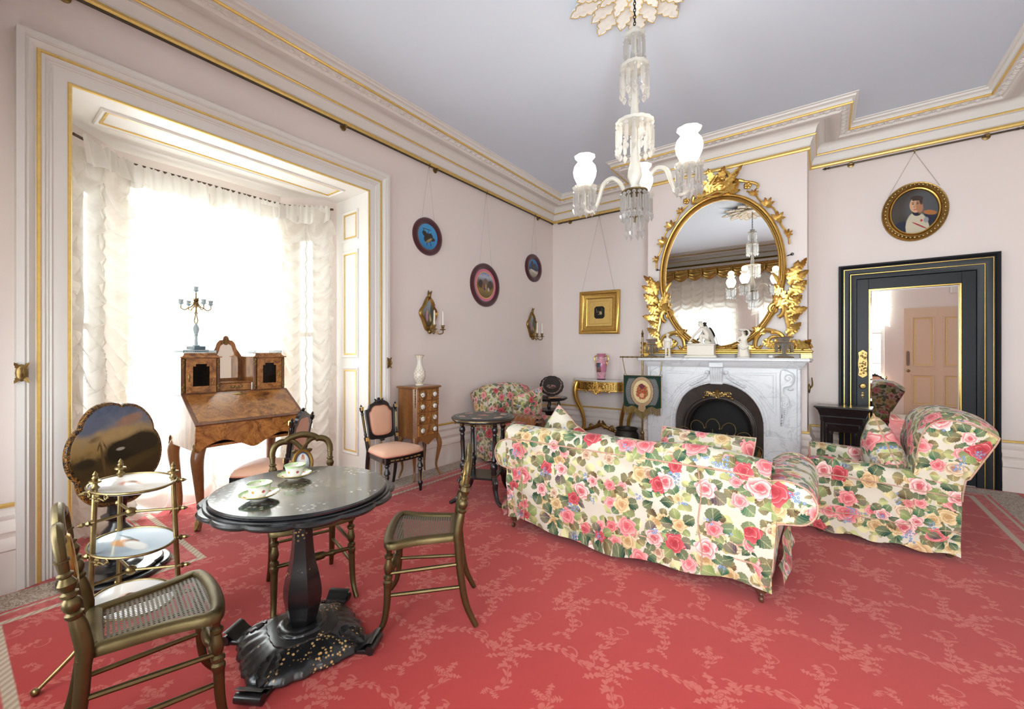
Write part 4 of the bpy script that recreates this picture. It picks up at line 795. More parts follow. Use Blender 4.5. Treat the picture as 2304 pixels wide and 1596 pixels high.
for s_ in (-1, 1):
    m = MB(); Q = Matrix(((s_, 0, 0, 0), (0, 1, 0, 0), (0, 0, 1, 0), (0, 0, 0, 1))); m.mat(Q)
    ax, ay = (1, 0, 0), (0, 0, 1)
    m.scroll((.60, -.075, .20), .10, 1.6, ax, ay, .026, -1, 1.9); m.tube([(.60, -.07, .30), (.50, -.06, .32), (.42, -.06, .24), (.40, -.06, .14), (.44, -.06, .11), (.47, -.06, .15)], [.03, .026, .026, .024, .018, .014], 8, n=5)
    m.tube([(.95, -.05, .11), (.90, -.055, .17), (.82, -.06, .14), (.74, -.06, .12)], [.016, .028, .03, .02], 8, n=5)
    m.scroll((.60, -.07, .56), .10, 1.25, ax, ay, .026, 1, -1.2); m.tube([(.69, -.05, .52), (.72, -.05, .62), (.66, -.05, .66), (.58, -.05, .66)], [.024, .028, .028, .024], 8, n=5)
    m.tube([(.72, -.05, .14), (.745, -.06, .30), (.72, -.06, .46), (.70, -.06, .60), (.75, -.05, .76), (.81, -.05, .86), (.86, -.05, .82), (.84, -.05, .76)], [.022, .026, .028, .026, .026, .022, .016, .012], 8, n=5)
    m.tube([(.62, -.05, .70), (.66, -.05, .80), (.62, -.05, .92), (.56, -.04, 1.0)], [.02, .03, .026, .01], 8, n=4)
    m.build('side_scroll', M['gold'], om)
    leaves = [((.73, .60), (.87, .70), .085, .35), ((.73, .50), (.92, .555), .075, .4), ((.76, .72), (.91, .86), .085, .3), ((.77, .84), (.83, 1.09), .085, .25), ((.77, .86), (.93, .97), .065, .4), ((.78, .88), (.71, 1.02), .055, .3), ((.83, 1.0), (.91, 1.11), .04, .5),
              ((.71, .58), (.58, .72), .075, .25), ((.70, .64), (.60, .86), .07, .1), ((.62, .22), (.80, .12), .07, .25), ((.50, .20), (.62, .10), .06, .2), ((.74, .16), (.95, .12), .075, .4), ((.86, .12), (.95, .21), .05, .5), ((.50, .30), (.37, .36), .055, .2), ((.40, .12), (.20, .085), .05, .2), ((.73, .28), (.86, .40), .065, .4), ((.73, .40), (.85, .50), .055, .4)]
    for (a, b, w_, c_) in leaves:
        m = MB(); m.mat(Q); m.leaf((a[0], -.07, a[1]), (b[0], -.08, b[1]), w_, (0, -1, 0), c_, 5, .3); m.build('acanthus_leaf', M['gold'], om, 50)
    m = MB(); m.mat(Q); rr = random.Random(3)
    for k in range(9): m.ell((.10 + k * .035, -.05, .125 + .012 * (k % 2)), (.024, .026, .018), 7, 5); m.leaf((.08 + k * .035, -.06, .11), (.12 + k * .035, -.08, .15), .015, (0, -1, 0), .1, 3)
    m.build('berry_swag', M['gold'], om, 50)
    # vine sprays up the shoulders of the oval
    a0, a1 = (radians(8), radians(62)) if s_ < 0 else (radians(14), radians(66)); m = MB(); P = []
    for k in range(9): a = a0 + (a1 - a0) * k / 8; r_ = 1.05 + .02 * sin(k * 1.9); P.append((s_ * (EA + .035) * r_ * cos(a) / 1.03, -.06, ZC + (EB + .035) * r_ * sin(a) / 1.03))
    m.tube(P, .010, 7, n=4); m.build('vine_stem', M['gold'], om)
    for k in (1, 3, 5, 7):
        c_ = Vector(P[k]); up = Vector((P[k][0], 0, P[k][2] - ZC)).normalized(); tg = Vector((-up.z, 0, up.x)); sz = .085 if k in (3, 5) else .06
        for j, an in enumerate((-100, -50, 0, 50, 100)):
            d = up * cos(radians(an)) + tg * sin(radians(an)); m = MB(); m.leaf(tuple(c_ - up * .01), tuple(c_ + d * sz + Vector((0, -.03, 0))), sz * .34, (0, -1, 0), .2, 3, .3, 8); m.build('vine_leaf', M['gold'], om, 50)
    m = MB(); c_ = Vector(P[8]) + Vector((s_ * .01, -.01, .06)); 
    for j in range(5): a = 2 * pi * j / 5; m.ell((c_.x + .024 * cos(a), c_.y, c_.z + .024 * sin(a)), (.022, .012, .022), 8, 5)
    m.ell(tuple(c_ + Vector((0, -.01, 0))), (.014, .014, .014), 8, 5); m.build('rosette', M['gold'], om)
    m = MB(); m.tube([(s_ * (EA + .0), 0, ZC + .13), (s_ * (EA + .05), -.02, ZC + .14)], .006, 6); m.tube([(s_ * (EA + .05) + .013 * cos(a_ * .8), -.02, ZC + .14 + .013 * sin(a_ * .8)) for a_ in range(8)], .004, 6, True); m.build('fixing_eye', M['irond'], om)
m = MB(); CZ = ZC + EB + .0
for (a, b, w_, c_) in [((-.02, .02), (-.20, .16), .07, .2), ((-.06, .10), (-.26, .22), .05, .3), ((-.10, .04), (-.28, .02), .06, .1), ((-.05, .14), (-.10, .33), .055, .2), ((.0, .12), (.10, .30), .075, .3), ((.04, .06), (.26, .20), .065, .3), ((.08, .10), (.30, .26), .05, .3), ((.06, .02), (.24, .06), .06, .1), ((.12, .14), (.24, .10), .05, .1), ((0, .04), (.02, .20), .08, .35), ((-.16, .0), (-.30, -.07), .045, .1), ((.14, .0), (.26, -.02), .045, .1), ((-.02, -.01), (.10, -.03), .03, .2), ((-.02, -.01), (-.14, -.02), .03, .2)]:
    m = MB(); m.leaf((a[0], -.08, CZ + a[1]), (b[0], -.11, CZ + b[1]), w_, (0, -1, 0), c_, 5, .35); m.build('crest_leaf', M['gold'], om, 50)
m = MB(); m.tube([(-.30, -.06, CZ - .06), (-.28, -.07, CZ + .04), (-.18, -.08, CZ + .08), (-.10, -.08, CZ + .12), (0, -.09, CZ + .22), (.09, -.09, CZ + .24), (.13, -.09, CZ + .18), (.09, -.09, CZ + .15)], [.016, .024, .026, .028, .03, .028, .022, .016], 8, n=5)
m.tube([(.28, -.06, CZ + .10), (.22, -.07, CZ + .12), (.20, -.08, CZ + .04), (.10, -.08, CZ + .0), (0, -.09, CZ + .02), (-.08, -.09, CZ + .0), (-.2, -.08, CZ - .04)], [.018, .024, .024, .026, .028, .024, .016], 8, n=5); m.tube([(.28, -.06, CZ + .10), (.38, -.06, CZ + .06), (.43, -.06, CZ + .02), (.42, -.06, CZ - .02)], [.014, .016, .014, .012], 8, n=4); m.build('crest_scroll', M['gold'], om)
# ================================================================ ON THE MANTELSHELF
g = G('cut_glass_prism'); ti = g.n('BsdfTransparent'); ti.inputs[0].default_value = (.96, .96, .95, 1); gl = g.n('BsdfGlossy'); gl.inputs[1].default_value = .08; gl.inputs[0].default_value = (1, .99, .97, 1); lw = g.n('LayerWeight'); lw.inputs[0].default_value = .45
df = g.n('BsdfTranslucent'); df.inputs[0].default_value = (.95, .95, .94, 1); xa = g.n('MixShader'); xb = g.n('MixShader'); xb.inputs[0].default_value = .5; g.l(lw.outputs['Facing'], xa.inputs[0]); g.l(ti.outputs[0], xa.inputs[1]); g.l(gl.outputs[0], xa.inputs[2]); g.l(xa.outputs[0], xb.inputs[1]); g.l(df.outputs[0], xb.inputs[2]); g.l(xb.outputs[0], g.out.inputs[0]); M['prism'] = g.mt
SZ = 1.347
def lustre(x, y, s, label):
    t = thing('lustre', label, 'lustre', (x, y, SZ), 0, 'cut-glass lustres'); m = MB(); m.lathe([(.075 * s, 0), (.078 * s, .008), (.07 * s, .016), (.035 * s, .026), (.018 * s, .04), (.02 * s, .07), (.014 * s, .09), (.022 * s, .12), (.04 * s, .15), (.07 * s, .165), (.072 * s, .17), (.05 * s, .178), (.055 * s, .20), (.075 * s, .235 * 1), (.07 * s, .235), (.05 * s, .205), (0, .19)], 20, fn=lambda a, z, r: 1 + (.06 * cos(10 * a) if z > .2 or z < .01 else 0)); m.build('cut_glass_stand', M['prism'], t)
    m = MB(); m.lathe([(.080 * s, 0), (.082 * s, .006), (.078 * s, .012)], 24, cap=False); m.lathe([(.072 * s, .163), (.076 * s, .167), (.072 * s, .171)], 24, cap=False); m.lathe([(.076 * s, .228), (.078 * s, .234), (.074 * s, .236)], 24, fn=lambda a, z, r: 1 + .06 * cos(10 * a), cap=False); m.build('gilt_band', M['goldold'], t)
    mm = MB(); mm.lathe([(0, .0), (.005, -.004), (.007, -.012), (0, -.018)], 6); mm.lathe([(.002, -.018), (.0075, -.024), (.0075, -.09), (.004, -.10), (0, -.112)], 6); pr = None
    for k in range(10):
        a = 2 * pi * k / 10 + .2; loc = (.072 * s * cos(a), .072 * s * sin(a), .162)
        if pr is None: pr = mm.build('prism', M['prism'], t, 20, loc)
        else: o = pr.copy(); COL.objects.link(o); o.parent = t; o.location = loc
lustre(2.02, -.84, .95, 'cut-glass lustre with hanging prisms at the left end of the mantelshelf')
lustre(3.50, -.85, 1.15, 'larger cut-glass lustre with hanging prisms at the right end of the mantelshelf')
def skin(nm, pts, edges, mt, par, root=0, sub=2, extra=None):
    # one continuous body grown along a skeleton
    me = bpy.data.meshes.new(nm); me.from_pydata([p[:3] for p in pts], edges, []); o = bpy.data.objects.new(nm, me); COL.objects.link(o)
    md = o.modifiers.new('skin', 'SKIN'); md.use_smooth_shade = True
    for i, p in enumerate(pts):
        sv = me.skin_vertices[0].data[i]; r = p[3]; sv.radius = r if isinstance(r, tuple) else (r, r); sv.use_root = (i == root)
    sd = o.modifiers.new('sub', 'SUBSURF'); sd.levels = sub; sd.render_levels = sub
    me.materials.append(mt); o.parent = par; return o
def statue_boy():
    t = thing('statuette', 'small alabaster statuette of a standing boy in breeches, left on the mantelshelf', 'statuette', (2.235, -.865, SZ), radians(8)); k = .30 / 1.0
    S = lambda x, y, z, r: (x * k, y * k, z * k, (r[0] * k, r[1] * k) if isinstance(r, tuple) else r * k)
    P = [S(0, 0, .52, (.10, .08)), S(0, 0, .62, (.105, .08)), S(0, -.01, .74, (.125, .085)), S(0, 0, .83, (.06, .05)), S(0, -.01, .87, .04), S(0, -.02, .94, (.062, .075)), S(0, -.02, 1.0, (.05, .055)),
         S(.13, 0, .78, .045), S(.17, .0, .64, .036), S(.15, -.04, .52, .03), S(.14, -.06, .47, .024), S(-.13, 0, .78, .045), S(-.17, .0, .64, .036), S(-.16, -.03, .50, .03), S(-.15, -.05, .45, .024),
         S(.06, 0, .46, .062), S(.065, -.01, .30, .05), S(.075, 0, .17, .038), S(.08, .01, .07, .026), S(.085, -.06, .05, .026), S(-.06, 0, .46, .062), S(-.065, -.01, .30, .05), S(-.07, 0, .17, .038), S(-.07, .01, .07, .026), S(-.08, -.06, .05, .026)]
    Ed = [(0, 1), (1, 2), (2, 3), (3, 4), (4, 5), (5, 6), (2, 7), (7, 8), (8, 9), (9, 10), (2, 11), (11, 12), (12, 13), (13, 14), (0, 15), (15, 16), (16, 17), (17, 18), (18, 19), (0, 20), (20, 21), (21, 22), (22, 23), (23, 24)]
    skin('body', P, Ed, M['alab'], t)
    m = MB(); m.lathe([(.085 * k, .70 * k), (.125 * k, .66 * k), (.13 * k, .52 * k), (.16 * k, .40 * k), (.15 * k, .39 * k), (.11 * k, .5 * k)], 18, fn=lambda a, z, r: 1 + .05 * sin(7 * a)); m.build('coat', M['alab'], t)
    m = MB(); m.ell((0, .005 * k, .975 * k), (.075 * k, .08 * k, .06 * k), 12, 8); m.build('hair', M['alab'], t); m = MB(); m.ell((-.16 * k, -.04 * k, .38 * k), (.055 * k, .03 * k, .05 * k), 10, 7, .7); m.build('hat_in_hand', M['alab'], t)
    m = MB(); m.ell((0, -.093 * k, .945 * k), (.012 * k, .016 * k, .018 * k), 8, 6); m.ell((0, -.085 * k, .915 * k), (.022 * k, .01 * k, .008 * k), 8, 5)
    for s_ in (-1, 1): m.ell((s_ * .027 * k, -.084 * k, .965 * k), (.013 * k, .008 * k, .008 * k), 8, 5); m.ell((s_ * .066 * k, -.015 * k, .94 * k), (.010 * k, .018 * k, .024 * k), 8, 5)
    m.build('face', M['alab'], t)
    m = MB(); m.lathe([(.19 * k, 0), (.20 * k, .01), (.19 * k, .014), (.17 * k, .017)], 20); m.tube([(.02, .012, .014), (.022, .014, .13)], [.018, .012], 8); m.build('base', M['alab'], t)
def statue_crouch():
    t = thing('statuette', 'alabaster group of a crouching man reaching down on a tall plinth, mid mantelshelf', 'statuette', (2.63, -.81, SZ))
    m = MB(); m.box(-.185, .185, -.085, .085, 0, .02, .004); m.box(-.17, .17, -.075, .075, .02, .032, .006); m.box(-.155, .155, -.066, .066, .032, .15, .003); m.box(-.165, .165, -.074, .074, .15, .165, .005); m.build('plinth', M['alab'], t)
    z = .165; S = lambda x, y, q, r: (x, y, z + q, r)
    P = [S(.085, .0, .085, (.042, .040)), S(.075, 0, .13, (.044, .038)), S(.05, 0, .18, (.052, .040)), S(.02, 0, .205, (.03, .026)), S(.005, -.005, .222, .019), S(-.012, -.01, .24, (.027, .03)), S(-.02, -.01, .265, (.024, .026)),
         S(.01, -.05, .19, .022), S(-.055, -.055, .125, .018), S(-.105, -.045, .065, .014), S(-.13, -.04, .04, .010), S(.03, .045, .18, .02), S(-.02, .05, .11, .016), S(-.04, .04, .06, .013),
         S(.07, -.035, .075, .032), S(-.005, -.04, .115, .026), S(.01, -.04, .05, .019), S(.012, -.04, .012, .013), S(-.02, -.042, .008, .011), S(.09, .03, .07, .032), S(.03, .035, .03, .025), S(.085, .035, .018, .018), S(.13, .035, .016, .012)]
    Ed = [(0, 1), (1, 2), (2, 3), (3, 4), (4, 5), (5, 6), (2, 7), (7, 8), (8, 9), (9, 10), (2, 11), (11, 12), (12, 13), (0, 14), (14, 15), (15, 16), (16, 17), (17, 18), (0, 19), (19, 20), (20, 21), (21, 22)]
    skin('body', P, Ed, M['alab'], t)
    m = MB(); m.sheet(lambda u, v: (.03 + .10 * v + .02 * u, -.055 + .11 * u, z + .215 - .20 * v * v + .01 * sin(u * 14) - .02 * abs(u - .5)), 14, 14); m.sheet(lambda u, v: (.035 + .10 * v + .02 * u, -.055 + .11 * u, z + .205 - .20 * v * v + .01 * sin(u * 14) - .02 * abs(u - .5)), 14, 14, flip=True); m.build('drapery', M['alab'], t)
    m = MB(); m.ell((-.125, -.03, z + .02), (.03, .03, .018), 10, 6, .8); m.ell((.0, 0, z + .004), (.15, .06, .01), 16, 5); m.build('ground', M['alab'], t)
    m = MB(); m.ell((-.012, -.005, z + .272), (.028, .03, .018), 10, 6); m.build('hair', M['alab'], t)
    m = MB(); m.ell((-.044, -.012, z + .248), (.008, .005, .006), 8, 5); m.ell((-.038, -.012, z + .236), (.006, .007, .003), 8, 5); m.build('face', M['alab'], t)
def statue_woman():
    t = thing('statuette', 'alabaster statuette of a draped woman with one arm raised to the basket on her head', 'statuette', (3.10, -.86, SZ), radians(6)); k = .34
    S = lambda x, y, z, r: (x * k, y * k, z * k, (r[0] * k, r[1] * k) if isinstance(r, tuple) else r * k)
    P = [S(0, 0, .46, (.10, .085)), S(.01, 0, .56, (.085, .07)), S(.0, -.01, .68, (.105, .08)), S(0, 0, .75, (.06, .05)), S(-.01, -.01, .79, .035), S(-.03, -.02, .86, (.055, .062)), S(-.04, -.02, .91, (.045, .05)),
         S(.12, 0, .72, .038), S(.20, 0, .83, .032), S(.14, -.01, .94, .027), S(.07, -.02, .97, .02), S(-.12, -.01, .70, .038), S(-.20, -.03, .60, .032), S(-.13, -.09, .54, .027), S(-.06, -.11, .54, .02),
         S(.05, 0, .36, .08), S(.05, .0, .2, .06), S(.05, -.01, .06, .03), S(.06, -.08, .03, .025), S(-.05, -.01, .36, .08), S(-.06, -.03, .2, .06), S(-.06, -.03, .06, .03), S(-.07, -.10, .03, .025)]
    Ed = [(0, 1), (1, 2), (2, 3), (3, 4), (4, 5), (5, 6), (2, 7), (7, 8), (8, 9), (9, 10), (2, 11), (11, 12), (12, 13), (13, 14), (0, 15), (15, 16), (16, 17), (17, 18), (0, 19), (19, 20), (20, 21), (21, 22)]
    skin('body', P, Ed, M['alab'], t)
    m = MB(); m.lathe([(.10 * k, .60 * k), (.13 * k, .5 * k), (.17 * k, .42 * k), (.165 * k, .3 * k), (.18 * k, .18 * k), (.20 * k, .05 * k), (.15 * k, .05 * k)], 28, fn=lambda a, z, r: 1 + .05 * sin(9 * a + z * 30) + .03 * sin(5 * a)); m.tube([(-.15 * k, -.08 * k, .46 * k), (0, -.17 * k, .30 * k), (.16 * k, -.08 * k, .42 * k)], [.03 * k, .05 * k, .03 * k], 8, n=4); m.build('drapery', M['alab'], t)
    m = MB(); m.ell((-.03 * k, 0, .95 * k), (.11 * k, .10 * k, .05 * k), 12, 7)
    for j in range(10): a = j * .63; m.ell(((-.03 + .09 * cos(a)) * k, .08 * sin(a) * k, .97 * k), (.035 * k, .035 * k, .028 * k), 7, 5)
    m.build('flower_basket', M['alab'], t)
    m = MB(); m.ell((-.035 * k, -.083 * k, .865 * k), (.010 * k, .014 * k, .016 * k), 8, 6); m.ell((-.035 * k, -.076 * k, .838 * k), (.018 * k, .009 * k, .007 * k), 8, 5)
    for s_ in (-1, 1): m.ell(((-.035 + s_ * .024) * k, -.075 * k, .884 * k), (.011 * k, .007 * k, .007 * k), 8, 5)
    m.build('face', M['alab'], t); m = MB(); m.lathe([(.20 * k, 0), (.205 * k, .008), (.19 * k, .012), (.18 * k, .016)], 20); m.build('base', M['alab'], t)
statue_boy(); statue_crouch(); statue_woman()
t = thing('paperweight', 'tiny white rounded ornament beside the right lustre on the mantelshelf', 'ornament', (3.375, -.86, SZ)); m = MB(); m.ell((0, 0, .016), (.026, .02, .016), 12, 8); m.build('shell', M['porc'], t)
# ================================================================ BLACK MIRRORED DOOR
dr = bpy.data.objects.new('door_1', None); COL.objects.link(dr); dr.location = (4.65, 0, 0); dr['kind'] = 'structure'
MD = MK
DW, DH = .652, 2.435
dp = [(-DW, 0), (-DW, DH), (DW, DH), (DW, 0)]
m = MB(); m.mat(MD); m.sweep([(0, 0), (0, .055), (.006, .065), (.02, .068), (.034, .058), (.04, .046), (.09, .046), (.10, .040), (.165, .034), (.17, .02), (.17, 0)], dp, False, 1); m.build('frame', M['ebonyd'], dr)
for o, h in ((.048, .046), (.108, .041)):
    m = MB(); m.mat(MD); m.sweep([(o, h), (o + .001, h + .004), (o + .007, h + .004), (o + .008, h)], dp, False, 1); m.build('gilt_line', M['gold'], dr)
lf = MB(); lf.mat(MD); LW, LH = .482, 2.262
lf.box(-LW, -LW + .105, .012, LH, .002, .028, .002); lf.box(LW - .105, LW, .012, LH, .002, .028, .002); lf.box(-LW + .105, LW - .105, LH - .12, LH, .002, .028, .002); lf.box(-LW + .105, LW - .105, .012, .30, .002, .028, .002)
leaf_ = lf.build('door_leaf', M['ebonyd'], dr)
gp = [(-LW + .105, .30), (-LW + .105, LH - .12), (LW - .105, LH - .12), (LW - .105, .30)]
m = MB(); m.mat(MD); m.sweep([(0, .026), (.002, .031), (.010, .031), (.012, .02)], gp, True, 1); m.build('gilt_slip', M['gold'], leaf_); m = MB(); m.mat(MD); x0, x1, z0, z1 = -LW + .115, LW - .115, .31, LH - .13; bv = .02
V = [(x0, z0, .016), (x1, z0, .016), (x1, z1, .016), (x0, z1, .016), (x0 + bv, z0 + bv, .021), (x1 - bv, z0 + bv, .021), (x1 - bv, z1 - bv, .021), (x0 + bv, z1 - bv, .021)]
m.add(V, [(4, 5, 6, 7), (0, 1, 5, 4), (1, 2, 6, 5), (2, 3, 7, 6), (3, 0, 4, 7)]); m.build('mirror_pane', M['mirror'], leaf_, 1)
m = MB(); m.mat(MD); O = [(q.x, q.y) for q in cr([(-.042, -.13, 0), (-.02, -.15, 0), (0, -.163, 0), (.02, -.15, 0), (.042, -.13, 0), (.036, -.08, 0), (.044, 0, 0), (.036, .08, 0), (.042, .13, 0), (.02, .15, 0), (0, .163, 0), (-.02, .15, 0), (-.042, .13, 0), (-.036, .08, 0), (-.044, 0, 0), (-.036, -.08, 0)], 3, True)]
m.mat(MD @ T(-LW + .052, 1.275, .028)); m.prism(O, 0, .006, .002); rr = random.Random(2)
for k in range(26): m.ell((rr.uniform(-.028, .028), rr.uniform(-.125, .125), .006), (rr.uniform(.006, .014), rr.uniform(.006, .014), .005), 6, 4)
m.build('finger_plate', M['ormolu'], leaf_)
m = MB(); m.mat(MD @ T(-LW + .052, 1.018, .028)); m.lathe([(.03, 0), (.03, .004), (.012, .008), (.012, .03), (.028, .036), (.032, .048), (.024, .058), (0, .06)], 18); m.build('door_knob', M['ormolu'], leaf_); m = MB(); m.mat(MD @ T(-LW + .052, .918, .028)); m.ell((0, .015, .002), (.014, .016, .004), 10, 5); m.ell((0, -.014, .002), (.017, .02, .004), 10, 5); m.ell((0, -.04, .002), (.007, .012, .003), 8, 5); m.build('keyhole_plate', M['brass'], leaf_)
# pale panelled door in the front wall, seen in the door mirror
d2 = bpy.data.objects.new('door_2', None); COL.objects.link(d2); d2.location = (5.88, FY, 0); d2['kind'] = 'structure'; MD2 = MF
m = MB(); m.mat(MD2); m.box(-.56, .56, .01, 2.42, .002, .03); m.build('door_leaf', M['trimd'], d2)
for x0, x1 in ((-.44, -.07), (.07, .44)):
    for z0, z1 in ((.22, .92), (1.1, 2.22)):
        m = MB(); m.mat(MD2 @ T(0, 0, .03)); m.sweep([(0, 0), (.004, .012), (.014, .014), (.03, .004), (.034, 0)], [(x0, z0), (x0, z1), (x1, z1), (x1, z0)], True, 1); m.build('panel_moulding', M['trimd'], d2); m = MB(); m.mat(MD2 @ T(0, 0, .03)); m.sweep([(.04, 0), (.042, .006), (.054, .006), (.056, 0)], [(x0, z0), (x0, z1), (x1, z1), (x1, z0)], True, 1); m.build('gilt_bead', M['gilt'], d2)
m = MB(); m.mat(MD2 @ T(.50, 1.28, .03)); m.prism([(-.03, -.15), (0, -.17), (.03, -.15), (.03, .15), (0, .17), (-.03, .15)], 0, .004); m.build('finger_plate', M['glass'], d2)
m = MB(); m.mat(MD2 @ T(.50, 1.0, .03)); m.lathe([(.012, 0), (.012, .03), (.03, .04), (.034, .055), (.02, .07), (0, .07)], 12); m.build('door_knob', M['brass'], d2)
t = thing('wall_sensor', 'small white motion sensor high on the front wall, seen in the door mirror', 'sensor', (6.12, FY + .03, 2.78)); m = MB(); m.box(-.06, .06, -.03, .03, -.07, .07, .015); m.build('housing', M['plug'], t)
# ================================================================ FURNITURE
from mathutils import noise as NZ
def wr(p, a, f): return a * (NZ.noise(Vector(p) * f) + .5 * NZ.noise(Vector(p) * f * 2.3))
def turned(m, p, q, prof, seg=10): 
    P = Vector(p); D = Vector(q) - P; m.tube([P + D * t for t, r in prof], [r for t, r in prof], seg)
def star(n, r, k, e=1.0, sq=1.0, N=96, ph=0.0):
    return [((r * (1 - k + k * abs(cos(n * (2 * pi * i / N) / 2 + ph)) ** e)) * cos(2 * pi * i / N), (r * (1 - k + k * abs(cos(n * (2 * pi * i / N) / 2 + ph)) ** e)) * sq * sin(2 * pi * i / N)) for i in range(N)]
# ---- cane-seated bronzed chairs
M['cameo'] = paint('porcelain_cameo', [(0, L(120, 120, 110)), (.5, L(186, 194, 196)), (1, L(120, 150, 176))], [(0, 0, .62, .7, 0, L(226, 226, 222), .5), (-.05, .1, .25, .45, .1, L(200, 150, 110), .3), (.05, -.3, .4, .3, 0, L(230, 224, 214), .3), (-.02, .42, .13, .14, 0, L(176, 120, 86), .2)], .04, .055, .25, .1, .25, 0, 0, .725)
M['cameorim'] = plain('cameo_blue_rim', L(70, 110, 150), .3)
def cane_chair():
    t = thing('cane_chair', '', 'chair', group='bronzed cane-seated chairs round the oval table'); B = M['bronzec']
    half = [(0, .205), (.10, .200), (.175, .188), (.215, .165), (.222, .13), (.205, .085), (.185, .02), (.172, -.06), (.162, -.13), (.150, -.172), (.10, -.178), (0, -.18)]
    O = [(q.x, q.y) for q in cr([(x, y, 0) for x, y in half], 3)]; O = O + [(-x, y) for x, y in O[::-1][1:-1]]; O = O[::-1]
    m = MB(); m.sweep([(0, .425), (.0, .448), (-.008, .458), (-.03, .461), (-.044, .455), (-.046, .44), (-.046, .425), (0, .425)], O, True, 1)
    # keep the seat ring inside the outline
    ring_ = m.build('seat_frame', B, t, 50)
    I = [(x * .80, y * .80 + .002) for x, y in O]; m = MB(); m.add([(x, y, .447) for x, y in I], [tuple(range(len(I)))]); m.build('cane_seat', M['cane'], t)
    for s_ in (-1, 1):
        m = MB(); turned(m, (s_ * .192, .158, .430), (s_ * .196, .166, .235), [(0, .014), (.04, .019), (.1, .013), (.16, .012), (.2, .021), (.26, .021), (.3, .013), (.4, .017), (.52, .022), (.62, .018), (.68, .013), (.72, .022), (.78, .022), (.82, .015), (.86, .022), (.92, .022), (1, .018)])
        m.tube([(s_ * .196, .166, .236), (s_ * .198, .170, .14), (s_ * .201, .185, .06), (s_ * .208, .222, .001)], [.018, .0165, .0145, .0125], 10, n=4); m.build('leg', B, t)
        m = MB(); m.tube([(s_ * .166, -.178, .44), (s_ * .168, -.186, .30), (s_ * .172, -.215, .12), (s_ * .180, -.268, .001)], [.021, .020, .017, .013], 10, n=4); m.build('leg', B, t)
        m = MB(); m.tube([(s_ * .166, -.178, .415), (s_ * .164, -.176, .47), (s_ * .160, -.188, .54), (s_ * .160, -.197, .575)], [.020, .023, .022, .017], 10, n=4)
        turned(m, (s_ * .160, -.196, .570), (s_ * .163, -.226, .760), [(0, .017), (.05, .023), (.09, .023), (.12, .015), (.17, .021), (.25, .025), (.32, .021), (.36, .014), (.39, .022), (.44, .022), (.47, .014), (.53, .020), (.60, .0235), (.66, .018), (.70, .014), (.73, .020), (.76, .020), (.79, .0135), (.96, .0155), (.97, .019), (1, .019)])
        m.build('back_post', B, t)
        m = MB(); turned(m, (s_ * .192, .165, .19), (s_ * .170, -.198, .20), [(0, .009), (.5, .0105), (1, .009)], 8); turned(m, (s_ * .194, .160, .30), (s_ * .168, -.186, .315), [(0, .009), (.5, .0105), (1, .009)], 8) ; m.build('side_stretcher', B, t)
    m = MB(); turned(m, (-.196, .166, .265), (.196, .166, .265), [(0, .010), (.22, .012), (.26, .018), (.29, .018), (.31, .012), (.36, .012), (.39, .020), (.45, .022), (.5, .022), (.55, .022), (.61, .020), (.64, .012), (.69, .012), (.71, .018), (.74, .018), (.78, .012), (1, .010)]); m.build('front_stretcher', B, t)
    m = MB(); turned(m, (-.168, -.196, .25), (.168, -.196, .25), [(0, .009), (.5, .0105), (1, .009)], 8); m.build('rear_stretcher', B, t)
    b = lambda x, z: (x, -.190 - (z - .5) * .135, z)
    m = MB(); 
    for s_ in (-1, 1): m.tube([b(s_ * .164, .755), b(s_ * .162, .79), b(s_ * .145, .825), b(s_ * .110, .842), b(s_ * .080, .838)], [.016, .018, .019, .019, .016], 10, n=5, flat=.8)
    m.tube([b(-.098, .836), b(-.070, .858), b(-.02, .873), b(.02, .873), b(.070, .858), b(.098, .836)], [.017, .019, .020, .020, .019, .017], 10, n=5, flat=.8); m.build('crest_rail', B, t)
    m = MB()
    for s_ in (-1, 1):
        m.tube([b(s_ * .092, .834), b(s_ * .075, .846), b(s_ * .045, .836), b(s_ * .015, .805), b(s_ * -.010, .775), b(s_ * -.042, .775), b(s_ * -.050, .785)], [.012, .014, .014, .013, .013, .013, .012], 8, n=5, flat=.7)
    m.build('splat_loops', B, t); m = MB()
    for s_ in (-1, 1):
        m.tube([b(s_ * .012, .615), b(s_ * .05, .60), b(s_ * .06, .575), b(s_ * .055, .53), b(s_ * .02, .505), b(0, .49)], [.009, .011, .013, .014, .013, .012], 8, n=5, flat=.7)
    m.tube([b(0, .62), b(0, .44)], .014, 8); m.build('splat', B, t)
    m = MB(); C = Matrix.Translation(b(0, .70)) @ Matrix.Rotation(radians(7.6), 4, 'X') @ Matrix(((1, 0, 0, 0), (0, 0, 1, 0), (0, 1, 0, 0), (0, 0, 0, 1)))
    ee = ellp(.062, .088, 36)[::-1]
    m.mat(C); m.sweep([(0, -.008), (0, .010), (.006, .016), (.018, .014), (.022, .006), (.022, -.006)], ee, True, 1); cf = m.build('cameo_frame', M['goldold'], t, 50)
    m = MB(); m.mat(C); m.prism(ellp(.046, .072, 30), -.004, .006); m.build('cameo_rim', M['cameorim'], cf); m = MB(); m.mat(C); m.prism(ellp(.037, .060, 30), .0, .0085); m.build('cameo', M['cameo'], cf)
    return t
cc = cane_chair(); ccl = ['bronzed cane-seated chair nearest the camera, left of the oval tea table', 'bronzed cane-seated chair tucked behind the oval tea table, painted cameo in its back', 'bronzed cane-seated chair standing right of the oval tea table, facing it']
cc.location = (1.885, -5.975, .014); cc.rotation_euler = (0, 0, radians(-9)); cc['label'] = ccl[0]
dup(cc, (1.455, -5.165, .014), radians(-108), ccl[1]); dup(cc, (2.125, -4.875, .014), radians(133), ccl[2])
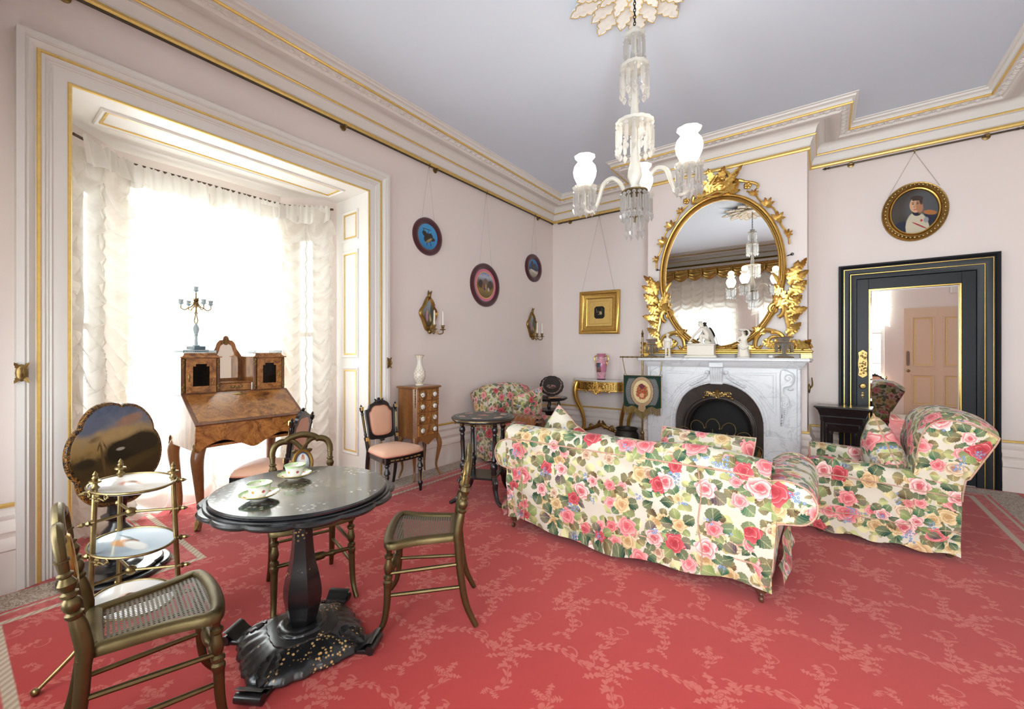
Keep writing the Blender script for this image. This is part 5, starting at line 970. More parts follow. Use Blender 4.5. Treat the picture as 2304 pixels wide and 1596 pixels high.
# ---- oval papier-mache tea table
def laquer():
    g = G('painted_black_lacquer'); v = g.obj(); x, y, _ = g.sep(v); r = g.len(x / 1.06, y); n = g.noise(v, 60, 3, .6); n2 = g.noise(v, 9, 4, .6, 1.2); vo = g.voro(v, 34, 1.0); cl = g.noise(v, 5, 2)
    fl = g.lt(vo['Distance'], .24, .1) * g.lt(.50, cl, .06) * (g.lt(.24, r, .04) * g.lt(r, .36, .03) + g.lt(r, .13, .05) * .8)
    c = g.mix(g.sat(fl), (.010, .012, .014), g.mix(n, L(120, 116, 96), L(180, 176, 158))); c = g.mix(g.sat(g.lt(r, .20, .10) * g.lt(.50, n2, .18)) * .55, c, L(128, 112, 80)); c = g.mix(g.sat(g.lt(r, .15, .1) * g.lt(.60, n2, .08)) * .5, c, L(180, 176, 150))
    return g.fin(c, .18, 0, Coat_Weight=.6, Coat_Roughness=.10)
M['lacq'] = laquer()
def gild_lacq():
    g = G('black_lacquer_with_gilt_flowers'); v = g.obj(); vo = g.voro(v, 58, 1.0, 'F1', '3D'); cl = g.noise(v, 6.5, 2); fl = g.lt(vo['Distance'], .30, .2) * g.lt(.60, cl, .03); n = g.noise(v, 90, 2)
    return g.fin(g.mix(g.sat(fl), (.010, .010, .011), g.mix(n, L(176, 116, 30), L(214, 190, 140))), .26, 0, Coat_Weight=.3, Coat_Roughness=.12)
M['lacg'] = gild_lacq()
tt = thing('tea_table', 'oval black lacquer pedestal table with painted top carrying two teacups', 'table', (1.862, -5.412, .014), radians(31))
m = MB(); m.mat(Matrix.Rotation(radians(-31 + 5), 4, 'Z')); O = star(14, .442, .045, .7, .93, 168); m.prism(O, .700, .722, .008); m.prism(ellp(.415, .385, 64), .720, .730, .003); m.build('scalloped_rim', M['lacg'], tt, 40)
m = MB(); m.mat(Matrix.Rotation(radians(-31 + 5), 4, 'Z')); m.prism(ellp(.400, .370, 96), .728, .748, .006); m.build('oval_top', M['lacq'], tt)
hexa = lambda r: [(r * cos(pi / 3 * i + .3), r * sin(pi / 3 * i + .3)) for i in range(6)]
def loft(m, outs):
    n = len(outs[0][0]); V = []; F = []
    for o, z in outs: V += [(x, y, z) for x, y in o]
    for k in range(len(outs) - 1):
        for i in range(n): j = (i + 1) % n; F.append((k * n + i, k * n + j, (k + 1) * n + j, (k + 1) * n + i))
    F.append(tuple(reversed(range(n)))); F.append(tuple(range((len(outs) - 1) * n, len(outs) * n))); m.add(V, F)
m = MB(); pr_ = cr([(.052, .095, 0), (.062, .12, 0), (.080, .19, 0), (.086, .25, 0), (.076, .32, 0), (.058, .40, 0), (.048, .48, 0), (.044, .58, 0), (.046, .66, 0), (.07, .70, 0)], 3); loft(m, [(hexa(q.x), q.y) for q in pr_]); m.build('pedestal', M['lacg'], tt, 30)
m = MB(); m.box(-.26, .26, -.05, .05, .672, .70, .006); m.build('cleat', M['ebony'], tt)
m = MB(); m.lathe([(.262, .004), (.272, .014), (.268, .03), (.25, .045), (.222, .062), (.19, .075), (.165, .085), (.15, .088), (.148, .094), (.11, .095), (.105, .105), (.085, .112), (.066, .112), (.05, .105)], 96, fn=lambda a, z, r: 1 + (.075 * cos(4 * a) + .030 * abs(sin(8 * a)) ** .7 + .012 * sin(24 * a) * (1 if r > .16 else 0)) * (1 if r > .12 else .25)); m.build('scalloped_base', M['lacg'], tt, 50)
for k in range(4):
    m = MB(); m.mat(Matrix.Rotation(k * pi / 2, 4, 'Z')); m.sheet(lambda u, v: (.24 + .125 * v, (-.05 + .10 * u) * (1 + .15 * v), .050 - .030 * sin(pi * min(1, v * 1.2)) + .012 * v), 6, 10); m.box(.25, .365, -.05, .05, .001, .022, .004); m.tube([(.355, -.056, .024), (.355, .056, .024)], .021, 10)
    m.leaf((.20, 0, .072), (.315, 0, .03), .05, (0, 0, 1), -.1, 4, .3); m.build('scroll_foot', M['ebony'], tt)
# ---- teacups
def cupmat():
    g = G('flowered_porcelain'); x, y, z = g.sep(g.obj()); r = g.len(x, y); a = g.ang(y, x) / (2 * pi); n = g.noise(g.obj(), 40, 3)
    q = g.frac(a * 6.0) - .5; hz = (z - .030) / .012; fl = g.lt(g.len(q * 3.4, hz), .55, .2) * g.lt(.046 - r, .03, .01)
    c = g.mix(fl, L(244, 241, 232), g.mix(g.lt(n, .5, .08), L(206, 150, 60), L(176, 76, 84))); gr_ = g.lt(.051 + (n - .5) * .02, z, .008); c = g.mix(gr_, c, L(186, 212, 156)); return g.fin(c, .12, 0)
def saucermat():
    g = G('flowered_saucer_porcelain'); x, y, z = g.sep(g.obj()); r = g.len(x, y); a = g.ang(y, x) / (2 * pi); n = g.noise(g.obj(), 40, 3); q = g.frac(a * 5.0) - .5; fl = g.lt(g.len(q * 3.6, (r - .055) / .010), .6, .2)
    c = g.mix(fl, L(244, 241, 230), g.mix(g.lt(n, .5, .08), L(206, 150, 60), L(176, 86, 84))); c = g.mix(g.lt(.066 + (n - .5) * .016, r, .006), c, L(178, 210, 150)); return g.fin(c, .12, 0)
M['cup'] = cupmat(); M['saucer'] = saucermat()
def cup(x, y, z, rz, l1, l2, sc=1.0, plainc=False):
    s = thing('saucer', l1, 'saucer', (x, y, z), rz, 'tea saucers'); m = MB().at(sc=sc); m.lathe([(.034, 0), (.036, .004), (.030, .005), (.045, .009), (.062, .016), (.079, .026), (.0795, .028), (.060, .020), (.042, .012), (.026, .010), (0, .010)], 36, fn=lambda a, z, r: 1 + (.018 * cos(12 * a) if r > .055 else 0)); m.build('dish', M['saucer'], s)
    m = MB().at(sc=sc); m.lathe([(.0795, .0265), (.081, .028), (.0795, .0295)], 36, fn=lambda a, z, r: 1 + .018 * cos(12 * a), cap=False); m.build('gilt_rim', M['gilt'], s)
    c = thing('teacup', l2, 'cup', (x, y, z + .0105 * sc), rz, 'teacups'); m = MB().at(sc=sc); m.lathe([(.024, 0), (.026, .003), (.034, .010), (.040, .025), (.043, .040), (.047, .055), (.051, .062), (.049, .062), (.041, .040), (.037, .022), (.028, .008), (0, .006)], 36, fn=lambda a, z, r: 1 + (.02 * cos(12 * a) if z > .05 else 0)); m.build('bowl', M['cup'], c)
    m = MB().at(sc=sc); m.tube([(.046, 0, .052), (.062, 0, .056), (.070, 0, .044), (.062, 0, .028), (.041, 0, .020)], [.004, .004, .0035, .0035, .004], 8, n=5); m.build('handle', M['gilt'], c)
cup(1.880, -5.612, .7625, radians(150), 'green-edged saucer nearer the camera on the oval tea table', 'green-rimmed flowered teacup nearer the camera on the oval tea table', .98)
cup(1.700, -5.368, .7625, radians(140), 'green-edged saucer further from the camera on the oval tea table', 'green-rimmed flowered teacup further from the camera on the oval tea table', .98)
# ---- brass three-tier stand with oval porcelain plates
M['pl1'] = paint('painted_porcelain_tray', [(0, L(196, 196, 196)), (.5, L(226, 216, 206)), (1, L(232, 228, 224))], [(-.15, .0, .30, .22, .3, L(206, 150, 130), .5), (-.28, .1, .16, .12, .5, L(120, 76, 50), .4), (.15, -.05, .35, .18, 0, L(240, 236, 230), .5)], .20, .14, .12, .05)
M['pl2'] = paint('painted_porcelain_tray_of_birds', [(0, L(170, 184, 194)), (.5, L(188, 200, 208)), (1, L(212, 218, 222))], [(-.2, -.15, .32, .24, .4, L(214, 160, 110), .5), (-.12, .05, .2, .14, .2, L(120, 84, 52), .4), (.18, -.02, .42, .2, .1, L(240, 236, 228), .4), (-.5, .1, .3, .05, .2, L(110, 120, 120), .5)], .20, .14, .12, .05)
es = thing('brass_stand', 'three-tier brass stand with oval painted porcelain trays behind the nearest cane chair', 'stand', (1.262, -5.905, .014), radians(7)); LG = [(-.01, -.140), (.10, .138), (-.20, .055)]
LG = [(0.0, -.152), (.125, .135), (-.225, .02)]
for z, mt in ((.775, 'pl1'), (.50, 'pl2'), (.235, 'pl1')):
    m = MB(); m.lathe([(.17, -.014), (.195, -.008), (.208, .004), (.200, .004), (.185, -.002), (0, -.004)], 40); V = [(x, y * .70, zz + z) for x, y, zz in m.v]; m.v = V; m.uv = [None] * len(m.f); m.build('porcelain_tray', M[mt], es)
    m = MB(); m.tube([(x, y, z + .005) for x, y in ellp(.212, .149, 44)], .0055, 8, True)
    for a in (-1.25, 1.9): 
        c0 = Vector((.214 * cos(a), .151 * sin(a), z - .016)); tg = Vector((-sin(a), .7 * cos(a), 0)).normalized(); up = (0, 0, 1)
        for s_ in (-1, 1): m.scroll(tuple(c0 + tg * s_ * .055 + Vector((0, 0, .008))), .014, 1.2, tuple(tg * s_), up, .003); m.tube([c0 + tg * s_ * .045 + Vector((0, 0, -.006)), c0 + tg * s_ * .02 + Vector((0, 0, .0))], .003, 6)
        for j in range(6): m.ell((c0.x + tg.x * .012 * cos(j * 1.05), c0.y + tg.y * .012 * cos(j * 1.05), c0.z + .012 * sin(j * 1.05)), (.008, .008, .008), 6, 4)
    m.build('tray_rim', M['brass'], es)
for (x, y) in LG:
    k = .86; d = Vector((x, y, 0)).normalized(); m = MB(); m.tube([(x * k, y * k, .79), (x * 1.0, y * 1.0, .20), (x * 1.05 + d.x * .02, y * 1.05 + d.y * .02, .12), (x + d.x * .15, y + d.y * .15, .018)], [.010, .011, .009, .0075], 9, n=4); m.ell((x + d.x * .158, y + d.y * .158, .014), (.019, .015, .014), 10, 6)
    turned(m, (x * k, y * k, .785), (x * k, y * k, .865), [(0, .012), (.1, .017), (.18, .010), (.3, .008), (.36, .022), (.46, .022), (.52, .009), (.62, .013), (.72, .008), (.82, .010), (1, .001)]); lg = m.build('leg', M['brass'], es)
    for z in (.775, .64, .50, .365, .235):
        m = MB(); kk = 1 - .14 * (z - .2) / .59; p = Vector((x * kk, y * kk, z)); turned(m, tuple(p), tuple(p + d * .055), [(0, .012), (.2, .008), (.35, .014), (.5, .007), (.7, .010), (1, .001)], 8)
        m.build('finial', M['brass'], lg)
for z in (.64, .365):
    m = MB(); m.ell((-.02, 0, z), (.022, .022, .022), 12, 8)
    for (x, y) in LG: kk = 1 - .14 * (z - .2) / .59; m.tube([(-.02, 0, z), (x * kk, y * kk, z)], .0065, 8)
    m.build('stretcher', M['brass'], es)
# ---- tilt-top painted table
M['land'] = paint('landscape_painting', [(0, L(40, 30, 14)), (.30, L(66, 52, 24)), (.47, L(74, 60, 30)), (.58, L(168, 140, 84)), (.70, L(184, 160, 116)), (.82, L(124, 134, 152)), (1, L(88, 104, 132))], [(.10, .02, .42, .26, 0, L(40, 34, 16), .35), (.55, .12, .45, .24, -.1, L(52, 44, 22), .4), (-.1, -.32, .9, .12, .2, L(84, 68, 32), .5), (-.36, -.05, .028, .34, .06, L(104, 80, 46), .3), (-.40, .26, .018, .14, -.4, L(104, 80, 46), .4), (-.31, .24, .016, .12, .35, L(104, 80, 46), .4), (-.46, .36, .12, .045, .2, L(96, 70, 42), .9), (-.24, -.42, .05, .24, .25, L(96, 76, 42), .4), (-.7, -.06, .2, .09, 0, L(52, 44, 24), .5), (.3, .64, .3, .10, .2, L(176, 140, 118), .6), (-.5, .62, .34, .13, .3, L(110, 120, 142), .6), (.05, .40, .5, .12, .1, L(190, 164, 112), .7), (.02, .08, .09, .03, 0, L(190, 186, 170), .5)], .31, .31, .5, .2, .3, 0, 0, .755, Specular_IOR_Level=.25)
M['jap'] = gild = plain('gilt_scrolled_black_rim', (.012, .010, .009), .25, 0, .2, 8); 
g = G('gilt_scrolled_black_rim'); n = g.noise(g.obj(), 30, 3, .6, 2.0); g.fin(g.mix(g.lt(g.abs(n - .5), .035, .03), (.012, .010, .009), L(168, 116, 44)), .28, 0, Coat_Weight=.3); M['jap'] = g.mt
tl = thing('tilt_top_table', 'tilted lobed table top with a dark painted landscape on a black turned pedestal', 'table', (.265, -5.775, .014), radians(126))
m = MB(); m.prism(star(3, .275, .14, .6, 1.0, 72, .4), .001, .03, .008); m.prism(star(3, .235, .12, .6, 1.0, 72, .4), .03, .052, .008); m.lathe([(.13, .05), (.115, .065), (.09, .075)], 28); m.build('plinth_base', M['ebony'], tl)
m = MB(); m.lathe([(.075, .07), (.05, .085), (.052, .11), (.078, .16), (.088, .215), (.075, .27), (.042, .31), (.040, .335), (.075, .355), (.078, .37), (.05, .385), (.046, .42), (.060, .47), (.085, .485), (.085, .50), (0, .50)], 28); m.build('column', M['lacg'], tl)
MT = T(0, -.005, .755) @ Matrix.Rotation(radians(-6), 4, 'X') @ Matrix(((1, 0, 0, 0), (0, 0, -1, 0), (0, 1, 0, 0), (0, 0, 0, 1))) 
SO = star(6, .322, .10, .6, 1.04, 120, .5)
m = MB(); m.mat(MT); m.prism(SO, -.012, .012, .006); m.build('lobed_top', M['jap'], tl, 40); m = MB(); m.mat(MT); m.prism([(x * .93, y * .93) for x, y in SO], .010, .0135); m.build('painting', M['land'], tl)
m = MB(); m.box(-.06, .06, -.06, .0, .49, .56, .01); m.tube([(-.07, -.03, .53), (.07, -.03, .53)], .015, 8); m.build('tilt_block', M['ebony'], tl)

# ---- bureau desk
def inlay():
    g = G('marquetry_burr_walnut'); v = g.obj(); n = g.noise(v, 7, 8, .66, 2.2); k = g.noise(v, 60, 3, .6, 1.0); c = g.ramp(n + (k - .5) * .22, [(.28, (.075, .022, .006)), (.45, (.26, .095, .022)), (.6, (.45, .19, .045)), (.78, (.24, .085, .02))])
    s = g.noise(v, 12, 2, .5, 2.5); c = g.mix(g.lt(g.abs(s - .5), .012, .012) * g.lt(.47, g.noise(v, 3.0, 1), .03) * .8, c, L(214, 150, 70)); return g.fin(c, .22, 0, Coat_Weight=.45, Coat_Roughness=.10)
M['inlay'] = inlay()
dk = thing('writing_desk', 'burr walnut ladies writing desk with slant front, mirror and glazed cupboards in the bay', 'desk', (-.33, -4.86, .014), radians(-90))
# local: +y is the front (world +x), x runs along world -y
W2 = .415; Yf, Yb = .31, -.31
def cab(m, x, y, sx, sy, z1, kn=.035, r=(.042, .030, .018, .022)):
    m.tube([(x, y, z1), (x + sx * kn, y + sy * kn, z1 - .10), (x + sx * kn * .5, y + sy * kn * .5, z1 * .55), (x - sx * .005, y - sy * .005, .12), (x + sx * .012, y + sy * .012, .04), (x + sx * .028, y + sy * .028, .004)], [r[0], r[0], r[1], r[2], r[2], r[3]], 10, n=5)
for sx in (-1, 1):
    for sy in (1, -1):
        m = MB(); cab(m, sx * (W2 - .05), sy * (Yf - .06), sx, sy, .66, .03, (.046, .034, .020, .022)); lg = m.build('leg', M['walnut'], dk)
        m = MB(); x, y = sx * (W2 - .05), sy * (Yf - .06); m.leaf((x + sx * .045, y + sy * .045, .68), (x + sx * .045, y + sy * .045, .50), .030, (sx, sy, 0), .0, 4); m.build('knee_mount', M['ormolu'], lg); m = MB(); m.leaf((x + sx * .02, y + sy * .02, .10), (x + sx * .045, y + sy * .045, .01), .022, (sx, sy, 1), .1, 3); m.build('sabot', M['ormolu'], lg)
m = MB(); Ms = Matrix(((0, 0, 1, 0), (1, 0, 0, 0), (0, 1, 0, 0), (0, 0, 0, 1)))  # local xy -> (y,z)
side = [(-.30, .62), (.30, .62), (.31, .82), (-.02, 1.035), (-.31, 1.035)]
for s_ in (-1, 1): m.mat(T(s_ * W2 - (.018 if s_ > 0 else 0), 0, 0) @ Ms); m.prism(side, 0, .018)
m.mat(Matrix()); m.box(-W2 + .002, W2 - .002, -.308, -.295, .622, 1.033); m.box(-W2 + .002, W2 - .002, -.305, -.03, 1.02, 1.034); m.box(-W2 + .01, W2 - .01, -.29, .29, .64, .66); cs = m.build('carcase', M['burl'], dk, 30)
O = cr([(-W2, .82, 0), (-W2, .62, 0), (-.34, .66, 0), (-.22, .69, 0), (-.10, .645, 0), (0, .60, 0), (.10, .645, 0), (.22, .69, 0), (.34, .66, 0), (W2, .62, 0), (W2, .82, 0)], 4)
m = MB(); m.mat(T(0, .312, 0) @ MK @ T(0, 0, -.02)); Of = [(q.x, q.y) for q in O]; m.mat(Matrix(((1, 0, 0, 0), (0, 0, 1, .295), (0, 1, 0, 0), (0, 0, 0, 1)))); m.prism(Of[::-1] if True else Of, 0, .018); m.build('apron', M['inlay'], dk, 30)
fa = Vector((0, .318, .818)); fb = Vector((0, -.02, 1.037)); fd = (fb - fa); fl_ = fd.length; fd = fd / fl_; fn_ = Vector((0, fd.z, -fd.y)); 
MFp = Matrix(((1, 0, 0, 0), (0, fd.y, fn_.y, fa.y), (0, fd.z, fn_.z, fa.z), (0, 0, 0, 1)))
m = MB(); m.mat(MFp); m.box(-W2 - .006, W2 + .006, 0, fl_, 0, .016, .003); fp_ = m.build('slant_front', M['burlp'], dk)
m = MB(); m.mat(MFp); m.box(-W2 + .022, W2 - .022, .028, fl_ - .022, .012, .0175); m.build('veneer_panel', M['inlay'], fp_)
m = MB(); m.mat(MFp); m.ell((0, fl_ - .045, .018), (.062, .016, .004), 14, 5); m.ell((0, fl_ - .045, .02), (.016, .022, .005), 10, 5); m.build('escutcheon', M['ormolu'], fp_)
def hutch(x0, x1, hinge):
    m = MB(); z0, z1 = 1.037, 1.352; y0, y1 = -.305, -.035
    m.box(x0, x1, y0, y0 + .012, z0, z1); m.box(x0, x0 + .014, y0, y1, z0, z1); m.box(x1 - .014, x1, y0, y1, z0, z1); m.box(x0 + .002, x1 - .002, y0 + .002, y1 - .002, z0 + .001, z0 + .02); m.box(x0 + .002, x1 - .002, y0 + .002, y1 - .002, z1 - .014, z1 - .001); m.box(x0 + .014, x1 - .014, y0 + .01, y1 - .03, 1.185, 1.195)
    m.box(x0 - .012, x1 + .012, y0, y1 + .022, z1 - .004, z1 + .006, .002); hb = m.build('cupboard', M['burl'], dk, 30)
    m = MB(); loft(m, [([(x0 + .004, y0), (x1 - .004, y0), (x1 - .004, y1 + .008), (x0 + .004, y1 + .008)], z1 + .006), ([(x0 + .018, y0), (x1 - .018, y0), (x1 - .018, y1 - .006), (x0 + .018, y1 - .006)], z1 + .02), ([(x0 + .022, y0), (x1 - .022, y0), (x1 - .022, y1 - .01), (x0 + .022, y1 - .01)], z1 + .036)]); m.build('cornice', M['inlay'], hb)
    m = MB(); px = [(x0 + .02, y0 + .01), (x0 + .02, y1 - .012), (x1 - .02, y1 - .012), (x1 - .02, y0 + .01)]
    for i in range(3):
        p = Vector(px[i]); q = Vector(px[i + 1]); k = int((q - p).length / .012)
        for j in range(k + 1): c_ = p + (q - p) * j / k; m.box(c_.x - .0015, c_.x + .0015, c_.y - .0015, c_.y + .0015, z1 + .036, z1 + .056)
    for z in (z1 + .039, z1 + .056): m.tube([(a, b, z) for a, b in px], .0028, 5)
    m.build('gallery_rail', M['celad'], hb)
    # door: frame with arched glazing
    m = MB(); dx0, dx1 = x0 + .030, x1 - .030; dz0, dz1 = z0 + .016, z1 - .012; gx0, gx1 = dx0 + .048, dx1 - .048; gz0, gz1 = dz0 + .055, dz1 - .045
    m.box(dx0, gx0, y1 - .006, y1 + .010, dz0, dz1); m.box(gx1, dx1, y1 - .006, y1 + .010, dz0, dz1); m.box(gx0, gx1, y1 - .006, y1 + .010, dz0, gz0); m.box(gx0, gx1, y1 - .006, y1 + .010, gz1, dz1); m.box(gx0, gx0 + .02, y1 - .006, y1 + .010, gz1 - .02, gz1); m.box(gx1 - .02, gx1, y1 - .006, y1 + .010, gz1 - .02, gz1); d_ = m.build('door', M['inlay'], dk, 30)
    m = MB(); m.box(gx0, gx1, y1 - .002, y1 + .002, gz0, gz1); m.build('glass_pane', M['glassd'], d_); m = MB(); hx = (dx1 - .022) if hinge < 0 else (dx0 + .022); m.ell((hx, y1 + .011, 1.19), (.009, .004, .024), 8, 6); m.ell((hx, y1 + .011, 1.158), (.006, .004, .012), 8, 5); m.build('escutcheon', M['ormolu'], d_)
    for xm in (x0 + .012, x1 - .012):
        m = MB(); m.box(xm - .014, xm + .014, y1 - .02, y1 + .006, z0, z1 - .005, .006); pl = m.build('pilaster', M['burlp'], hb)
        for zz in (z0 + .055, z1 - .055):
            m = MB()
            for k in range(4): m.ell((xm + .004 * (-1) ** k, y1 + .007, zz - .03 + k * .02), (.009 - abs(k - 1.5) * .0012, .005, .013), 7, 5)
            m.build('ormolu_mount', M['ormolu'], pl)
hutch(-W2 + .005, -.115 - .02, 1); hutch(.115 + .02, W2 - .005, -1)
# local +x is world -y: the cupboard at +x stands on the left in the photograph
m = MB(); m.box(-.135, .135, -.305, -.06, 1.037, 1.05); m.box(-.135, .135, -.305, -.05, 1.118, 1.13, .003); m.box(-.13, .13, -.075, -.068, 1.05, 1.118); dw = m.build('drawer_case', M['burl'], dk); m = MB(); m.box(-.128, .128, -.072, -.060, 1.052, 1.116, .003); d_ = m.build('drawer', M['inlay'], dk); m = MB()
for k in range(7): m.ell((-.045 + k * .015, -.058, 1.084 + .004 * (-1) ** k), (.010, .005, .007 if k % 2 else .010), 7, 5)
m.build('pull', M['ormolu'], d_)
Om = cr([(-.135, 1.13, 0), (-.135, 1.33, 0), (-.115, 1.385, 0), (-.088, 1.43, 0), (-.075, 1.475, 0), (-.05, 1.505, 0), (-.028, 1.508, 0), (-.02, 1.535, 0), (0, 1.548, 0), (.02, 1.535, 0), (.028, 1.508, 0), (.05, 1.505, 0), (.075, 1.475, 0), (.088, 1.43, 0), (.115, 1.385, 0), (.135, 1.33, 0), (.135, 1.13, 0)], 4)
m = MB(); m.mat(Matrix(((1, 0, 0, 0), (0, 0, 1, -.300), (0, 1, 0, 0), (0, 0, 0, 1)))); m.prism([(q.x, q.y) for q in Om], 0, .016); mf = m.build('mirror_frame', M['burl'], dk, 30)
Oi = cr([(-.098, 1.155, 0), (-.098, 1.33, 0), (-.072, 1.37, 0), (-.055, 1.415, 0), (-.042, 1.455, 0), (-.018, 1.47, 0), (0, 1.462, 0), (.018, 1.47, 0), (.042, 1.455, 0), (.055, 1.415, 0), (.072, 1.37, 0), (.098, 1.33, 0), (.098, 1.155, 0)], 4)
m = MB(); m.add([(q.x, -.2835, q.y) for q in Oi], [tuple(range(len(Oi)))]); m.build('mirror_glass', M['mirrorw'], mf, 1)
m = MB(); m.leaf((0, -.282, 1.468), (0, -.278, 1.525), .022, (0, 1, 0), .1, 4); m.ell((0, -.279, 1.492), (.012, .008, .014), 8, 6)
for s_ in (-1, 1): m.leaf((0, -.281, 1.49), (s_ * .03, -.279, 1.512), .010, (0, 1, 0), .1, 3)
m.build('ormolu_crest', M['ormolu'], mf)
# candelabrum on the left cupboard
cd = thing('candelabrum', 'five-light candelabrum of blue enamel and gilt on top of the walnut desk', 'candelabrum', (-.33 - .16, -4.86 - .27, .014 + 1.391), radians(10))
m = MB(); m.box(-.085, .085, -.06, .06, 0, .026, .003); m.box(-.062, .062, -.045, .045, .026, .056, .003); g = G('blue_grey_marble'); g.fin(g.mix(g.noise(g.obj(), 12, 4), L(66, 84, 96), L(118, 140, 150)), .25); M['bluem'] = g.mt; m.build('stepped_plinth', M['bluem'], cd)
m = MB(); m.lathe([(.026, .056), (.026, .066), (.014, .072), (.012, .09), (.010, .13), (.013, .15), (.024, .152), (.012, .156), (.018, .175), (.024, .20), (.020, .225), (.010, .24), (.008, .25)], 18); m.build('vase_stem', M['celad'], cd)
m = MB()
for s_ in (-1, 1): m.tube([(0, 0, .245), (s_ * .014, 0, .255), (s_ * .026, 0, .275), (s_ * .018, 0, .30), (s_ * .008, 0, .325), (s_ * .016, 0, .34)], .0045, 7, n=5)
m.lathe([(.020, .338), (.022, .342), (.008, .347), (.006, .38), (.012, .40), (.006, .42), (.010, .445), (.016, .455), (.006, .47), (.005, .52)], 14)
AR_ = [(.115, 0), (-.115, 0), (.05, .09), (-.05, -.09)]
for (x, y) in AR_: m.tube([(x * .08, y * .08, .43), (x * .3, y * .3, .395), (x * .5, y * .5, .385), (x * .75, y * .75, .365), (x, y, .38), (x, y, .40)], [.006, .005, .005, .005, .0045, .005], 7, n=5); m.leaf((x * .15, y * .15, .43), (x * .5, y * .5, .415), .018, (0, 0, 1), .25, 4); m.leaf((0, 0, .42), (x * .35, y * .35, .47), .014, (0, 0, 1), .1, 4)
m.build('branches', M['ormolu'], cd)
for (x, y, z) in [(a, b, .40) for a, b in AR_] + [(0, 0, .515)]:
    m = MB().at(x, y, z); m.lathe([(.005, 0), (.030, .006), (.031, .009), (.010, .010), (.010, .014), (.020, .018), (.021, .024), (.016, .030), (.017, .045), (.021, .052), (.019, .053), (.013, .047), (0, .045)], 16, fn=lambda a, z, r: 1 + (.08 * cos(6 * a) if r > .025 else 0)); m.build('nozzle', M['celad'], cd)
